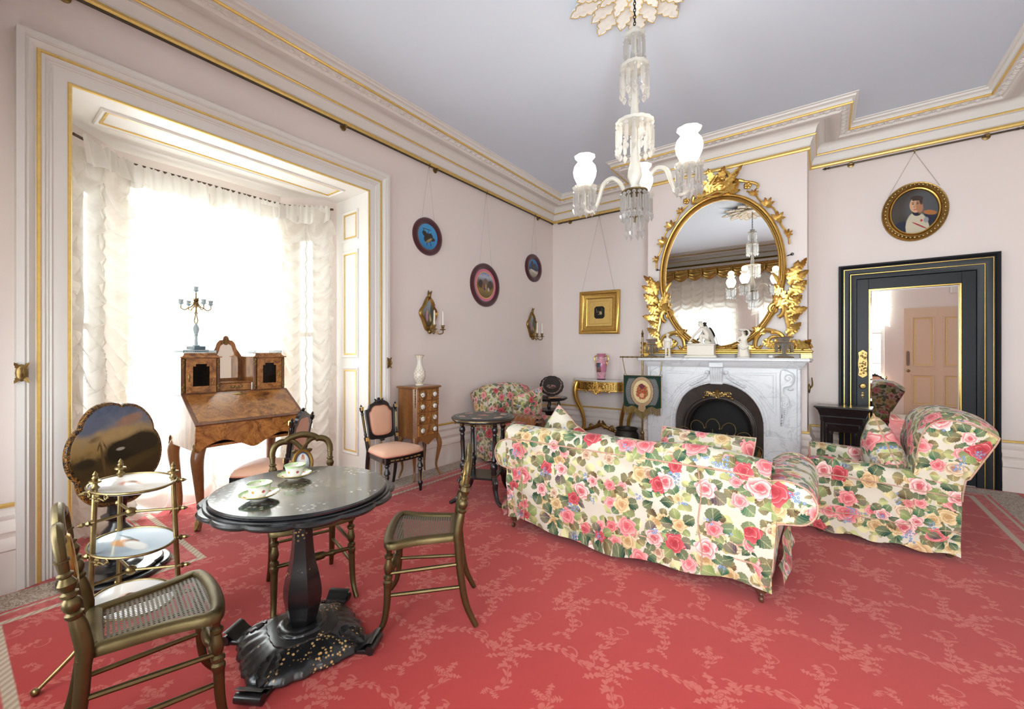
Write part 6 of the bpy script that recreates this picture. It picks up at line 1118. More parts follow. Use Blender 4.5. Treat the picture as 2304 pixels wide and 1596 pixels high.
# ---- ebonised side chairs in pink silk
def silk_chair():
    t = thing('side_chair', '', 'chair', group='ebonised side chairs in pink silk'); K = M['ebony']
    so = [(q.x, q.y) for q in cr([(-.215, .19, 0), (-.11, .222, 0), (0, .232, 0), (.11, .222, 0), (.215, .19, 0), (.222, .10, 0), (.205, -.03, 0), (.18, -.15, 0), (.14, -.205, 0), (0, -.215, 0), (-.14, -.205, 0), (-.18, -.15, 0), (-.205, -.03, 0), (-.222, .10, 0)], 4, True)]
    so = so[::-1]
    m = MB(); m.prism([(x * .985, y * .985) for x, y in so], .345, .398, .006); sr = m.build('seat_rail', K, t, 40)
    m = MB()
    for k in range(-3, 4): m.box(k * .05 - .018, k * .05 + .018, .222 - abs(k) * .004, .231 - abs(k) * .004, .366, .374)
    m.build('gilt_line', M['gilt'], sr)
    m = MB(); n = len(so); lv = [(1.0, .398), (1.012, .408), (1.0, .425), (.93, .447), (.78, .462), (.5, .472), (.22, .476)]; V = [(x * s, y * s, z) for s, z in lv for x, y in so] + [(0, 0, .477)]; F = []
    for k in range(len(lv) - 1):
        for i in range(n): j = (i + 1) % n; F.append((k * n + i, k * n + j, (k + 1) * n + j, (k + 1) * n + i))
    for i in range(n): F.append(((len(lv) - 1) * n + i, (len(lv) - 1) * n + (i + 1) % n, len(lv) * n))
    m.add(V, F); st = m.build('seat', M['silk'], t, 70)
    m = MB(); m.tube([(x * 1.008, y * 1.008, .404) for x, y in so], .006, 6, True); m.build('braid', M['nails'], st)
    for s_ in (-1, 1):
        m = MB(); m.box(s_ * .19 - .026, s_ * .19 + .026, .155, .207, .335, .398, .003)
        for k in (-1, 0, 1): m.box(s_ * .19 + k * .012 - .003, s_ * .19 + k * .012 + .003, .205, .211, .345, .39)
        turned(m, (s_ * .19, .181, .336), (s_ * .192, .186, .001), [(0, .016), (.03, .024), (.07, .024), (.1, .014), (.15, .016), (.22, .029), (.28, .031), (.32, .018), (.35, .022), (.40, .021), (.70, .017), (.74, .024), (.79, .024), (.83, .017), (.99, .012), (1, .010)], 12); lg = m.build('leg', K, t)
        m = MB()
        for a in range(4): m.tube([(s_ * .19 + .021 * cos(a * pi / 2 + .4), .184 + .021 * sin(a * pi / 2 + .4), .20), (s_ * .191 + .017 * cos(a * pi / 2 + .4), .185 + .017 * sin(a * pi / 2 + .4), .105)], .0022, 5)
        m.build('gilt_flute', M['gilt'], lg)
        m = MB(); m.tube([(s_ * .165, -.19, .40), (s_ * .166, -.205, .30), (s_ * .168, -.225, .15), (s_ * .175, -.27, .001)], [.022, .021, .018, .014], 8, n=4); m.build('leg', K, t)
        b = lambda x, z: (x, -.200 - (z - .42) * .17, z); wx = lambda z: s_ * (.165 + (z - .4) * .075)
        m = MB(); m.tube([b(wx(.36), .36), b(wx(.50), .50)], .018, 8); turned(m, b(wx(.50), .50), b(wx(.865), .865), [(0, .017), (.02, .021), (.10, .021), (.12, .012), (.18, .016), (.22, .011), (.26, .0125), (.70, .0125), (.74, .016), (.78, .011), (.84, .021), (.92, .021), (.93, .008), (.96, .012), (.98, .006), (1, .002)], 10); ps = m.build('back_post', K, t)
        m = MB(); 
        for z in (.52, .825): q = b(wx(z), z); m.box(q[0] - .013, q[0] + .013, q[1] + .008, q[1] + .024, z - .018, z + .018)
        for k in (-1, 1): m.tube([tuple(Vector(b(wx(.60), .60)) + Vector((k * .007, .011, 0))), tuple(Vector(b(wx(.755), .755)) + Vector((k * .007, .011, 0)))], .002, 5)
        m.build('gilt_mount', M['gilt'], ps)
    MBk = T(0, -.200, .42) @ Matrix.Rotation(radians(9.65), 4, 'X') @ Matrix(((-1, 0, 0, 0), (0, 0, 1, 0), (0, 1, 0, 0), (0, 0, 0, 1)))
    h = cr([(0, .485, 0), (.05, .48, 0), (.105, .445, 0), (.118, .415, 0), (.135, .395, 0), (.158, .39, 0), (.162, .35, 0), (.15, .22, 0), (.138, .10, 0), (.06, .085, 0), (0, .075, 0)], 4); ho = [(q.x, q.y) for q in h]; ho = ho + [(-x, y) for x, y in ho[::-1][1:-1]]
    hi = [(0, .425), (.055, .425), (.088, .405), (.105, .375), (.125, .355), (.126, .30), (.118, .20), (.105, .15), (.07, .125), (0, .118)]; hi = [(q.x, q.y) for q in cr([(x, y, 0) for x, y in hi], 4)]; hi = hi + [(-x, y) for x, y in hi[::-1][1:-1]]
    n = min(len(ho), len(hi)); m = MB(); m.mat(MBk); V = []; F = []
    for O_, z in ((ho, -.014), (ho, .014), (hi, .018), (hi, -.014)): V += [(x, y, z) for x, y in O_[:n]]
    for k in range(4):
        for i in range(n): j = (i + 1) % n; k2 = (k + 1) % 4; F.append((k * n + i, k2 * n + i, k2 * n + j, k * n + j))
    m.add(V, F); m.prism([(-.17, .385), (.17, .385), (.17, .40), (-.17, .40)], -.008, .008) if False else None; bf = m.build('back_frame', K, t, 40)
    m = MB(); m.mat(MBk); m.ell((0, .468, .016), (.045, .02, .012), 10, 6)
    for s_ in (-1, 1): m.leaf((s_ * .01, .47, .016), (s_ * .075, .452, .018), .018, (0, 0, 1), .1, 4); m.leaf((s_ * .03, .468, .012), (s_ * .05, .50, .012), .014, (0, 0, 1), .0, 3)
    m.ell((0, .495, .008), (.02, .015, .012), 8, 6); m.ell((0, .072, .012), (.03, .014, .012), 8, 5); m.build('carved_crest', K, bf)
    m = MB(); m.mat(MBk); lv = [(1.0, .010), (.97, .020), (.8, .030), (.5, .035), (.2, .037)]; cyy = .27; V = [(x * s, cyy + (y - cyy) * s, z) for s, z in lv for x, y in hi] + [(0, cyy, .038)]; nn = len(hi); F = []
    for k in range(len(lv) - 1):
        for i in range(nn): j = (i + 1) % nn; F.append((k * nn + i, (k + 1) * nn + i, (k + 1) * nn + j, k * nn + j))
    for i in range(nn): F.append(((len(lv) - 1) * nn + i, len(lv) * nn, (len(lv) - 1) * nn + (i + 1) % nn))
    m.add(V, F); m.prism([(x * .99, cyy + (y - cyy) * .99) for x, y in hi[::-1]], -.016, -.008); bp = m.build('back_pad', M['silk'], t, 70)
    m = MB(); m.mat(MBk); m.tube([(x * .985, cyy + (y - cyy) * .985, .019) for x, y in hi], .0045, 6, True); m.build('braid', M['nails'], bp)
    return t
sc1 = silk_chair(); sc1.location = (.385, -3.735, .014); sc1.rotation_euler = (0, 0, radians(-94.5)); sc1['label'] = 'ebonised side chair in pink silk beside the small walnut chest'
dup(sc1, (.095, -4.785, .014), radians(130), 'ebonised side chair in pink silk drawn up to the walnut writing desk')
dup(sc1, (4.80, -6.30, .014), radians(0), 'ebonised side chair in pink silk seen only reflected in the black mirrored door')
# ---- chintz seats: loose covers built from parametric sheets (uv in metres)
def plen(P): return sum((Vector(P[i + 1]) - Vector(P[i])).length for i in range(len(P) - 1))
def ext(m, prof, x0, x1, nx, axis='x', uo=0.0, amp=.006, fq=6.0, endin=None, flip=False, bow=None):
    # sweep a smooth profile (a,b) along an axis, wrinkled; endin(t) pulls the profile in near the ends
    P = cr([(a, b, 0) for a, b in prof], 4); n = len(P) - 1; Ls = [0]
    for i in range(n): Ls.append(Ls[-1] + (P[i + 1] - P[i]).length)
    V = []; F = []; UV = []
    for j in range(n + 1):
        for i in range(nx + 1):
            t = i / nx; x = x0 + (x1 - x0) * t; a, b = P[j].x, P[j].y
            if bow: a, b = bow(t, a, b)
            p = Vector((x, a, b)) if axis == 'x' else Vector((a, x, b)); k = wr(p + Vector((uo, 0, 0)), amp, fq) + amp * .8 * sin(p.z * 31 + p.x * 9 + 3 * NZ.noise(p * 3))
            tg = (P[min(n, j + 1)] - P[max(0, j - 1)]); nn = Vector((tg.y, -tg.x, 0)); nn = nn.normalized() if nn.length > 1e-9 else Vector((0, 0, 0))
            q = Vector((0, nn.x, nn.y)) if axis == 'x' else Vector((nn.x, 0, nn.y)); V.append(tuple(p + q * k))
    W_ = nx + 1
    for j in range(n):
        for i in range(nx):
            f = (j * W_ + i, j * W_ + i + 1, (j + 1) * W_ + i + 1, (j + 1) * W_ + i); xa = x0 + (x1 - x0) * i / nx; xb = x0 + (x1 - x0) * (i + 1) / nx
            u = [(xa + uo, Ls[j] + uo), (xb + uo, Ls[j] + uo), (xb + uo, Ls[j + 1] + uo), (xa + uo, Ls[j + 1] + uo)]
            if flip: f = f[::-1]; u = u[::-1]
            F.append(f); UV.append(u)
    m.add(V, F, UV); return P
def cap(m, P, pos, axis='y', uo=0.0, bulge=.03, flip=False, nr=5):
    # rounded end cover on a closed profile
    pts = [(p.x, p.y) for p in P]; cx_ = sum(p[0] for p in pts) / len(pts); cz_ = sum(p[1] for p in pts) / len(pts); V = []; F = []; UV = []; n = len(pts)
    for r in range(nr + 1):
        k = 1 - (r / nr) ** 1.6 * .999; d = bulge * sin(pi / 2 * min(1, r / nr * 1.5))
        for a, b in pts:
            q = (cx_ + (a - cx_) * k, cz_ + (b - cz_) * k); V.append((q[0], pos + d, q[1]) if axis == 'y' else (pos + d, q[0], q[1]))
    for r in range(nr):
        for i in range(n):
            j = (i + 1) % n; f = (r * n + i, r * n + j, (r + 1) * n + j, (r + 1) * n + i); ix = (0, 2) if axis == 'y' else (1, 2); u = [(V[k][ix[0]] + uo, V[k][2] + uo) for k in f]
            if flip: f = f[::-1]; u = u[::-1]
            F.append(f); UV.append(u)
    m.add(V, F, UV)
CH = M['chintz']
def caster(t, x, y, h, leg=True):
    m = MB(); m.tube([(x, y, h + .06), (x, y, .052)], [.040, .026], 8); m.lathe([(0, 0)], 3) if False else None; lg = m.build('leg', M['walnutd'], t)
    m = MB(); m.tube([(x, y, .06), (x + .004, y - .012, .035)], .011, 7); m.mat(T(x + .004, y - .020, .019) @ Matrix.Rotation(pi / 2, 4, 'Y')); m.lathe([(.006, -.009), (.016, -.009), (.019, -.004), (.019, .004), (.016, .009), (.006, .009)], 14); m.build('caster', M['walnutd'], lg)
def sofa():
    t = thing('sofa', 'long rose chintz sofa seen from behind, facing the marble fireplace', 'sofa', (2.735, -3.32, .014))
    X0, X1 = -.90, .90
    hem = lambda tt: .012 * sin(tt * 23) + .010 * sin(tt * 7 + 1) - .035 * exp(-((tt - .42) / .20) ** 2)
    # back: from outer hem over the rolled top and down inside to the seat
    pr_ = [(-.425, .075), (-.440, .22), (-.448, .40), (-.455, .56), (-.462, .66), (-.468, .715), (-.455, .775), (-.40, .815), (-.33, .815), (-.27, .78), (-.235, .70), (-.215, .58), (-.20, .44)]
    def bow(tt, a, b):
        e = 1 - .10 * (max(0, (tt - .80) / .20) ** 2) * (1 if b > .5 else 0) - .05 * (max(0, (.12 - tt) / .12) ** 2) * (1 if b > .5 else 0)
        if b < .09: b += hem(tt)
        return a - .018 * sin(pi * tt), .5 + (b - .5) * e if b > .5 else b
    m = MB(); ext(m, pr_, X0, X1, 110, 'x', 0.0, .0065, 5.0, bow=bow, flip=True); m.build('back_cover', CH, t, 80)
    m = MB(); m.tube([(X0 + (X1 - X0) * i / 60, bow(i / 60, -.470, .715)[0], bow(i / 60, -.470, .722)[1]) for i in range(61)], .0055, 6); m.build('piping', M['piping'], t); m = MB(); m.tube([(X0 + (X1 - X0) * i / 60, -.436 - .018 * sin(pi * i / 60), .225 + .008 * sin(i * .3)) for i in range(61)], .0045, 6)
    m.build('piping', M['piping'], t)
    for x in (X0 + .16, X1 - .36): m = MB(); m.tube([(x + .01 * sin(k), -.43 - .004 * k - .015, .10 + .06 * k) for k in range(11)], .0035, 5); m.build('seam', M['piping'], t)
    for s_ in (-1, 1):
        sx = 1.0; ox = -.015 if s_ > 0 else -.10; Ar = [(.90, .075), (.915, .20), (.925, .36), (.935, .455), (.985, .475), (1.06, .49), (1.105, .54), (1.112, .61), (1.07, .675), (.98, .705), (.89, .685), (.82, .62), (.79, .54), (.775, .44), (.77, .30)]
        A_ = [((a + ox) * s_, b) for a, b in Ar]
        ends = lambda tt, a, b: (s_ * .95 + (a - s_ * .95) * (1 - .10 * max(0, (tt - .85) / .15) ** 2) , b + (.012 * sin(tt * 19) if b < .08 else 0) - (.02 * tt if b > .45 else 0))
        m = MB(); P = ext(m, A_, -.440, .43, 44, 'y', 1.3 * s_, .007, 6.0, bow=ends, flip=(s_ > 0))
        cap(m, P, -.440, 'y', .7, -.012, flip=(s_ > 0)); Pf = [Vector((s_ * .95 + (p.x - s_ * .95) * .9, p.y - (.02 if p.y > .45 else 0), 0)) for p in P]; cap(m, Pf, .43, 'y', .2, .015, flip=(s_ < 0)); m.build('arm', CH, t, 70)
        m = MB(); m.tube([(p.x * 1.003, -.446, p.y) for p in P[4:52]], .005, 6); m.build('piping', M['piping'], t); m = MB(); m.tube([(p.x, .437, p.y) for p in Pf[4:52]], .005, 6); m.build('piping', M['piping'], t)
        # gathered loose flap of the cover at the front corner of the arm
        m = MB(); m.sheet(lambda u, v: (s_ * (.93 + .03 * v + .012 * sin(u * 9 + v * 4)), -.43 + .86 * u + .01 * sin(v * 9), .24 - .165 * v + .02 * sin(u * 6) * v), 40, 8, False, .9, .2); m.build('skirt', CH, t, 80)
    m = MB(); ext(m, [(-.20, .40), (.0, .455), (.25, .47), (.42, .44), (.455, .38), (.45, .25), (.44, .085)], -.79, .77, 50, 'x', .4, .008, 4.0, flip=True); m.build('seat_cover', CH, t, 80)
    m = MB(); m.box(-.86, .84, -.38, .38, .085, .40, .02); m.sheet(lambda u, v: (-.45 + 1.0 * u, -.39 + .3 * v, .075 - .028 * sin(pi * u) * sin(pi * (v * .7 + .3)) + .006 * sin(u * 26)), 24, 6); m.build('lining', M['irond'], t)
    for x in (-.865, .845):
        for y in (-.385, .36): caster(t, x, y, .08)
    return t
sofa()
def arm_chair(nm_label, loc, rz):
    t = thing('armchair', nm_label, 'armchair', loc, rz, 'rose chintz armchairs by the fire')
    # local: faces +y; side profile runs in (y,z)
    bk = [(-.40, .07), (-.41, .30), (-.42, .50), (-.50, .68), (-.592, .865), (-.585, .905), (-.50, .955), (-.40, .985), (-.31, .985), (-.24, .94), (-.20, .86), (-.175, .74), (-.16, .60), (-.13, .44)]
    def bow(tt, a, b):
        e = abs(2 * tt - 1) ** 4; k = 1 - .055 * e
        return (-.36 + (a + .36) * (1 - .10 * e) if b > .5 else a, b * k if b > .55 else b)
    m = MB(); P = ext(m, bk, -.375, .375, 40, 'x', 2.1, .007, 6.0, bow=bow, flip=True)
    Pe = [Vector((bow(0, p.x, p.y)[0], bow(0, p.x, p.y)[1], 0)) for p in P]; cap(m, Pe, -.375, 'x', 1.1, -.02, flip=True); cap(m, Pe, .375, 'x', 1.9, .02); m.build('back_cover', CH, t, 70)
    for s_ in (-1, 1): m = MB(); m.tube([(s_ * .383, p.x, p.y) for p in Pe[6:46]], .005, 6); m.build('piping', M['piping'], t)
    for s_ in (-1, 1):
        ar = [(.405, .045), (.410, .20), (.412, .36), (.415, .47), (.412, .535), (.39, .565), (.33, .578), (.27, .568), (.248, .535), (.245, .44), (.245, .30)]
        sl = lambda tt, a, b: (a * s_, b - .055 * (1 - tt) * (b / .58) + (.012 * sin(tt * 21) if b < .06 else 0) + .02 * sin(pi * tt) * (1 if b > .5 else 0))
        m = MB(); P = ext(m, ar, -.40, .425, 44, 'y', .5 + s_, .009, 5.0, bow=sl, flip=(s_ > 0)); Pf = [Vector((p.x * s_, p.y, 0)) for p in P]; cap(m, Pf, .425, 'y', .3, .018, flip=(s_ < 0)); m.build('arm', CH, t, 70)
        m = MB(); m.tube([(s_ * .4165, -.40 + .825 * i / 30, .475 - .055 * (1 - i / 30) * .82 + .01 * sin(pi * i / 30)) for i in range(31)], .0045, 6); m.build('piping', M['piping'], t); m = MB(); m.tube([(s_ * .413, -.40 + .825 * i / 30, .20 + .005 * sin(i)) for i in range(31)], .004, 6); m.build('piping', M['piping'], t); m = MB(); m.tube([(p.x, .433, p.y) for p in Pf], .0045, 6); m.build('piping', M['piping'], t)
    m = MB(); ext(m, [(-.15, .36), (.0, .405), (.22, .42), (.40, .405), (.445, .34), (.44, .20), (.435, .05)], -.25, .25, 24, 'x', .9, .007, 5.0, flip=True); m.build('seat_cover', CH, t, 80)
    m = MB(); m.box(-.37, .37, -.37, .40, .06, .34, .02); m.build('lining', M['irond'], t)
    m = MB(); m.sheet(lambda u, v: (.30 + .10 * u + .015 * sin(v * 7), .435 + .012 * sin(u * 9 + v * 5), .28 - .235 * v + .02 * sin(u * 8) * v), 10, 10, False, .12, .24); m.build('cover_tie', CH, t, 80)
    for x in (-.33, .33):
        for y in (-.34, .37): caster(t, x, y, .05)
    return t
arm_chair('rose chintz armchair right of the fireplace, in front of the black mirrored door', (4.185, -2.045, .014), radians(90))
arm_chair('rose chintz armchair in the far corner with a brown throw over its arm', (.74, -2.02, .014), radians(-103))
def pillow(label, loc, w_, h_, d_, rx, ry, rz, uo):
    t = thing('cushion', label, 'cushion', loc, 0, 'rose chintz cushions'); m = MB(); m.mat(Matrix.Rotation(rz, 4, 'Z') @ Matrix.Rotation(ry, 4, 'Y') @ Matrix.Rotation(rx, 4, 'X'))
    def f(sg):
        def q(u, v):
            a, b = 2 * u - 1, 2 * v - 1; k = max(0, (1 - a * a) * (1 - b * b)) ** .42; pin = 1 - .10 * (1 - abs(a * b) ** .6) * (max(abs(a), abs(b)) ** 6)
            p = Vector((a * w_ / 2 * pin, sg * d_ / 2 * k, b * h_ / 2 * pin)); p.y += sg * wr(p + Vector((uo, 0, 0)), .010, 9) * k; return p
        return q
    m.sheet(f(-1), 22, 22, False, w_, h_); m.sheet(f(1), 22, 22, False, w_, h_, True)
    for i, uvs in enumerate(m.uv): m.uv[i] = [(u + uo, v + uo * .7) for u, v in uvs]
    m.build('cover', CH, t, 80); m = MB(); m.mat(Matrix.Rotation(rz, 4, 'Z') @ Matrix.Rotation(ry, 4, 'Y') @ Matrix.Rotation(rx, 4, 'X')); P = []
    for k in range(4):
        for j in range(10):
            s_ = -1 + 2 * j / 10; a, b = [(s_, -1), (1, s_), (-s_, 1), (-1, -s_)][k]; pin = 1 - .10 * (1 - abs(a * b) ** .6); P.append((a * w_ / 2 * pin, 0, b * h_ / 2 * pin))
    m.tube(P, .0055, 6, True); m.build('piping', M['piping'], t)
pillow('rose chintz cushion poking up behind the left end of the sofa back', (2.12, -3.385, .655), .46, .44, .19, radians(-12), radians(34), radians(-8), .7)
pillow('rose chintz cushion lying low behind the middle of the sofa back', (3.20, -3.38, .655), .60, .46, .27, radians(-32), radians(2), radians(2), 1.9)
pillow('rose chintz cushion standing edge-on in the armchair by the black mirrored door', (4.225, -2.10, .605), .47, .46, .24, radians(-14), radians(42), radians(90), 3.1)
pillow('rose chintz cushion leaning in the far corner armchair beside the throw', (.84, -2.02, .715), .46, .45, .18, radians(-20), radians(14), radians(-112), 4.6)
# brown throw over the corner chair's near arm
th = thing('throw', 'brown wool throw folded over the arm of the far corner armchair', 'throw', (1.0, -2.30, .632), radians(-13))
def thf(u, v):
    x = -.20 + .44 * u; s_ = (v - .5) * .62; a = s_ / .10; y = .115 * math.tanh(a * .9); z = .02 - max(0, abs(s_) - .09) * .95
    return Vector((x + .01 * sin(v * 9), y * (1 + .12 * sin(u * 5)), z + .010 * sin(u * 34 + v * 5) + .006 * sin(v * 40 + u * 9)))
m = MB(); m.sheet(thf, 60, 40); m.sheet(lambda u, v: thf(u, v) - Vector((0, 0, .045)), 60, 40, flip=True); m.build('blanket', M['throw'], th, 80)
# ---- small chest of drawers with porcelain plaques, vase on top
ch = thing('chest_of_drawers', 'small walnut chest on cabriole legs with porcelain knobs, white gilt vase on top', 'chest', (.19, -3.225, .014), radians(-90))
# local +y faces the room
m = MB()
for sx in (-1, 1):
    for sy in (-1, 1): m2 = MB(); cab(m2, sx * .165, sy * .105, sx, sy, .46, .022, (.028, .020, .012, .014)); m2.build('leg', M['walnut'], ch)
O = [(-.195, -.145), (-.17, .11), (-.15, .135), (.15, .135), (.17, .11), (.195, -.145)]
m = MB(); m.prism([(-.182, -.145), (.182, -.145), (.182, .10), (.155, .140), (-.155, .140), (-.182, .10)], .455, 1.0, .003); m.build('carcase', M['walnut'], ch, 30)
m = MB(); Oa = cr([(-.182, .47, 0), (-.182, .40, 0), (-.13, .43, 0), (-.06, .405, 0), (0, .375, 0), (.06, .405, 0), (.13, .43, 0), (.182, .40, 0), (.182, .47, 0)], 4); m.mat(Matrix(((1, 0, 0, 0), (0, 0, 1, .122), (0, 1, 0, 0), (0, 0, 0, 1)))); m.prism([(q.x * .87, q.y) for q in Oa][::-1], 0, .02); m.build('apron', M['walnut'], ch, 30)
m = MB(); m.prism([(-.205, -.150), (.205, -.150), (.207, .11), (.175, .168), (-.175, .168), (-.207, .11)], 1.0, 1.022, .007); m.build('top', M['walnut'], ch)
for k in range(4):
    z0 = .478 + k * .130; m = MB(); m.box(-.148, .148, .136, .148, z0, z0 + .118, .004); dw = m.build('drawer', M['burl'], ch)
    for s_ in (-1, 1):
        m = MB(); m.ell((s_ * .088, .151, z0 + .060), (.036, .007, .036), 14, 7)
        for j in range(10): a = j * .628; m.ell((s_ * .088 + .037 * cos(a), .150, z0 + .060 + .037 * sin(a)), (.008, .005, .008), 6, 4)
        kb = m.build('knob_mount', M['ormolu'], dw); m = MB(); m.ell((s_ * .088, .158, z0 + .060), (.029, .010, .027), 14, 8); m.build('porcelain_knob', M['knob' if 'knob' in M else 'porc'], kb)
    m = MB(); m.ell((0, .149, z0 + .06), (.007, .004, .016), 8, 6); m.build('escutcheon', M['ormolu'], dw)
for s_ in (-1, 1):
    m = MB()
    for k in range(7): m.ell((s_ * .168, .122, .99 - k * .03), (.010 - k * .0006, .010, .017), 6, 5)
    m.build('ormolu_mount', M['ormolu'], ch)
g = G('white_opaline_with_gilt_lattice'); x, y, z = g.sep(g.obj()); a = g.ang(y, x) / (2 * pi) * 9.0; f1 = g.abs(g.frac(a + z * 26.0) - .5); f2 = g.abs(g.frac(a - z * 26.0) - .5); lin = g.mx(g.lt(f1, .06, .05), g.lt(f2, .06, .05)) * g.lt(z, .19, .02) * g.lt(.03, z, .01); st = g.lt(g.abs(g.frac(a) - .5), .06, .05) * g.lt(.19, z, .01); n = g.noise(g.obj(), 60, 3)
g.fin(g.mix(g.sat(lin + st) * .8 + g.lt(n, .42, .1) * .25 * g.lt(g.abs(z - .12), .07, .03), L(238, 234, 224), L(190, 152, 92)), .14); M['vase'] = g.mt
t = thing('vase', 'slender white vase with gilt lattice on the small walnut chest', 'vase', (.19, -3.225, 1.037))
m = MB(); m.lathe([(.046, 0), (.048, .008), (.040, .016), (.036, .030), (.050, .050), (.066, .085), (.071, .12), (.062, .16), (.042, .20), (.030, .235), (.026, .265), (.030, .295), (.044, .325), (.053, .338), (.050, .340), (.038, .325), (.022, .29), (.02, .25), (0, .24)], 28); m.build('body', M['vase'], t)
m = MB(); m.lathe([(.0375, .017), (.041, .022), (.038, .027)], 28, cap=False); m.lathe([(.0525, .337), (.0545, .340), (.0505, .342)], 28, cap=False); m.build('gilt_band', M['gilt'], t)
# ---- round ebonised table with an inlaid top
g = G('inlaid_slate_top'); x, y, z = g.sep(g.obj()); r = g.len(x, y); a = g.ang(y, x); n = g.noise(g.obj(), 30, 3); q = g.frac(a * 6.0 / (2 * pi)) - .5; med = g.lt(g.len((r - .205) / .030, q * 4.2), 1.0, .15); rg = g.lt(g.abs(r - .255), .004, .004) + g.lt(g.abs(r - .125), .004, .004) + g.lt(g.abs(r - .262), .0015, .003)
c = g.mix(g.sat(rg), (.017, .016, .015), L(88, 122, 112)); c = g.mix(med, c, g.mix(g.lt(n, .5, .1), L(168, 122, 102), L(206, 180, 156))); c = g.mix(g.lt(g.len(x, y), .055 + (n - .5) * .06, .02), c, g.mix(g.lt(n, .52, .06), L(190, 150, 120), L(150, 70, 70))); g.fin(c, .32, 0, Specular_IOR_Level=.35); M['inl'] = g.mt
rt = thing('side_table', 'round ebonised side table with inlaid medallions between the pink chair and the sofa', 'table', (1.215, -3.325, .014), radians(24))
m = MB(); m.lathe([(0, .735), (.24, .735), (.27, .738), (.292, .746), (.298, .756), (.296, .764), (.303, .768), (.303, .774), (.290, .784), (0, .784)], 56); m.build('table_edge', M['ebony'], rt); m = MB(); m.lathe([(.276, .783), (.274, .787), (0, .787)], 56); m.build('inlaid_top', M['inl'], rt, 50)
m = MB(); m.lathe([(.2985, .7635), (.304, .766), (.3035, .769)], 56, cap=False); m.lathe([(.262, .733), (.266, .728), (.26, .726)], 56, cap=False)
for k in range(12): a = k * pi / 6; m.ell((.27 * cos(a), .27 * sin(a), .728), (.014, .014, .010), 6, 4)
m.build('gilt_line', M['goldold'], rt)
for k in range(4):
    a = k * pi / 2 + pi / 4; cx_, sx_ = cos(a), sin(a); R = .225; R2 = .205; p = (R * cx_, R * sx_, .735); q = (R2 * cx_, R2 * sx_, .215)
    m = MB(); turned(m, p, q, [(0, .016), (.03, .024), (.06, .018), (.09, .028), (.14, .030), (.18, .018), (.21, .023), (.24, .018), (.30, .020), (.62, .019), (.66, .026), (.70, .018), (.74, .032), (.79, .036), (.84, .024), (.88, .029), (.93, .022), (1, .026)], 12)
    m.tube([(R2 * cx_, R2 * sx_, .24), ((R2 + .025) * cx_, (R2 + .025) * sx_, .19), ((R2 + .03) * cx_, (R2 + .03) * sx_, .12), ((R2 + .07) * cx_, (R2 + .07) * sx_, .04), ((R2 + .125) * cx_, (R2 + .125) * sx_, .014), ((R2 + .145) * cx_, (R2 + .145) * sx_, .012)], [.022, .030, .022, .018, .017, .012], 9, n=4); m.scroll(((R2 + .022) * cx_, (R2 + .022) * sx_, .19), .036, 1.3, (cx_, sx_, 0), (0, 0, 1), .013); lg = m.build('leg', M['ebony'], rt)
    m = MB()
    for j in range(3): b_ = a + (j - 1) * .9; m.tube([(R * cx_ + .0185 * cos(b_), R * sx_ + .0185 * sin(b_), .57), (R2 * cx_ + .0195 * cos(b_), R2 * sx_ + .0195 * sin(b_), .42)], .002, 5)
    m.tube([(R2 * cx_ + .0245 * cos(j * .6), R2 * sx_ + .0245 * sin(j * .6), .252) for j in range(11)], .003, 5, True); ty = (-sx_, cx_, 0)
    for s_ in (-1, 1): m.scroll(((R2 + .022) * cx_ + ty[0] * .014 * s_, (R2 + .022) * sx_ + ty[1] * .014 * s_, .19), .026, 1.2, (cx_, sx_, 0), (0, 0, 1), .0025)
    m.build('gilt_line', M['goldold'], lg)
m = MB(); r_ = .215; m.prism([(r_ * cos(pi / 4 + i * pi / 2), r_ * sin(pi / 4 + i * pi / 2)) for i in range(4)], .205, .225, .004); m.build('shelf', M['ebony'], rt)
# ---- corner table with tray, cup and fan
ct = thing('corner_table', 'round black pedestal table in the far corner holding an upright lacquer tray', 'table', (.45, -.86, .014))
m = MB(); m.lathe([(0, .66), (.20, .66), (.24, .668), (.262, .68), (.262, .686), (.275, .690), (.280, .700), (.270, .712), (0, .714)], 48); m.build('top', M['ebony'], ct)
for k in range(6): a = k * pi / 3; m = MB(); turned(m, (.17 * cos(a), .17 * sin(a), .66), (.17 * cos(a), .17 * sin(a), .52), [(0, .016), (.2, .012), (.4, .026), (.7, .026), (.85, .012), (1, .018)]); m.build('spindle', M['ebony'], ct)
m = MB(); m.lathe([(.19, .50), (.20, .51), (.19, .522), (0, .522)], 40); m.lathe([(.05, .06), (.035, .12), (.05, .2), (.03, .3), (.045, .42), (.08, .5)], 20); m.build('gallery', M['ebony'], ct)
for k in range(3): a = k * 2.09 + .3; m = MB(); m.tube([(.03 * cos(a), .03 * sin(a), .10), (.12 * cos(a), .12 * sin(a), .13), (.20 * cos(a), .20 * sin(a), .05), (.25 * cos(a), .25 * sin(a), .014)], [.026, .022, .018, .014], 8, n=4); m.build('leg', M['ebony'], ct)
g = G('lacquer_tray_with_pearl_figures'); x, y, z = g.sep(g.obj()); n = g.noise(g.obj(), 46, 3, .6); vo = g.voro(g.obj(), 40, 1.0, 'F1', '3D'); r = g.len(x / .25, (z - .02) / .17); band = g.lt(g.abs(r - .80), .06, .04) * g.lt(g.abs(g.noise(g.obj(), 26, 2, .5, 2.0) - .5), .05, .05); fig = g.lt(g.len(x / .10, (z + .01) / .032), 1.0, .1) * g.lt(.5, n, .1)
g.fin(g.mix(g.sat(band + fig * .7), (.016, .013, .012), g.mix(n, L(176, 166, 160), L(206, 140, 120))), .2, 0, Coat_Weight=.4); M['tray'] = g.mt
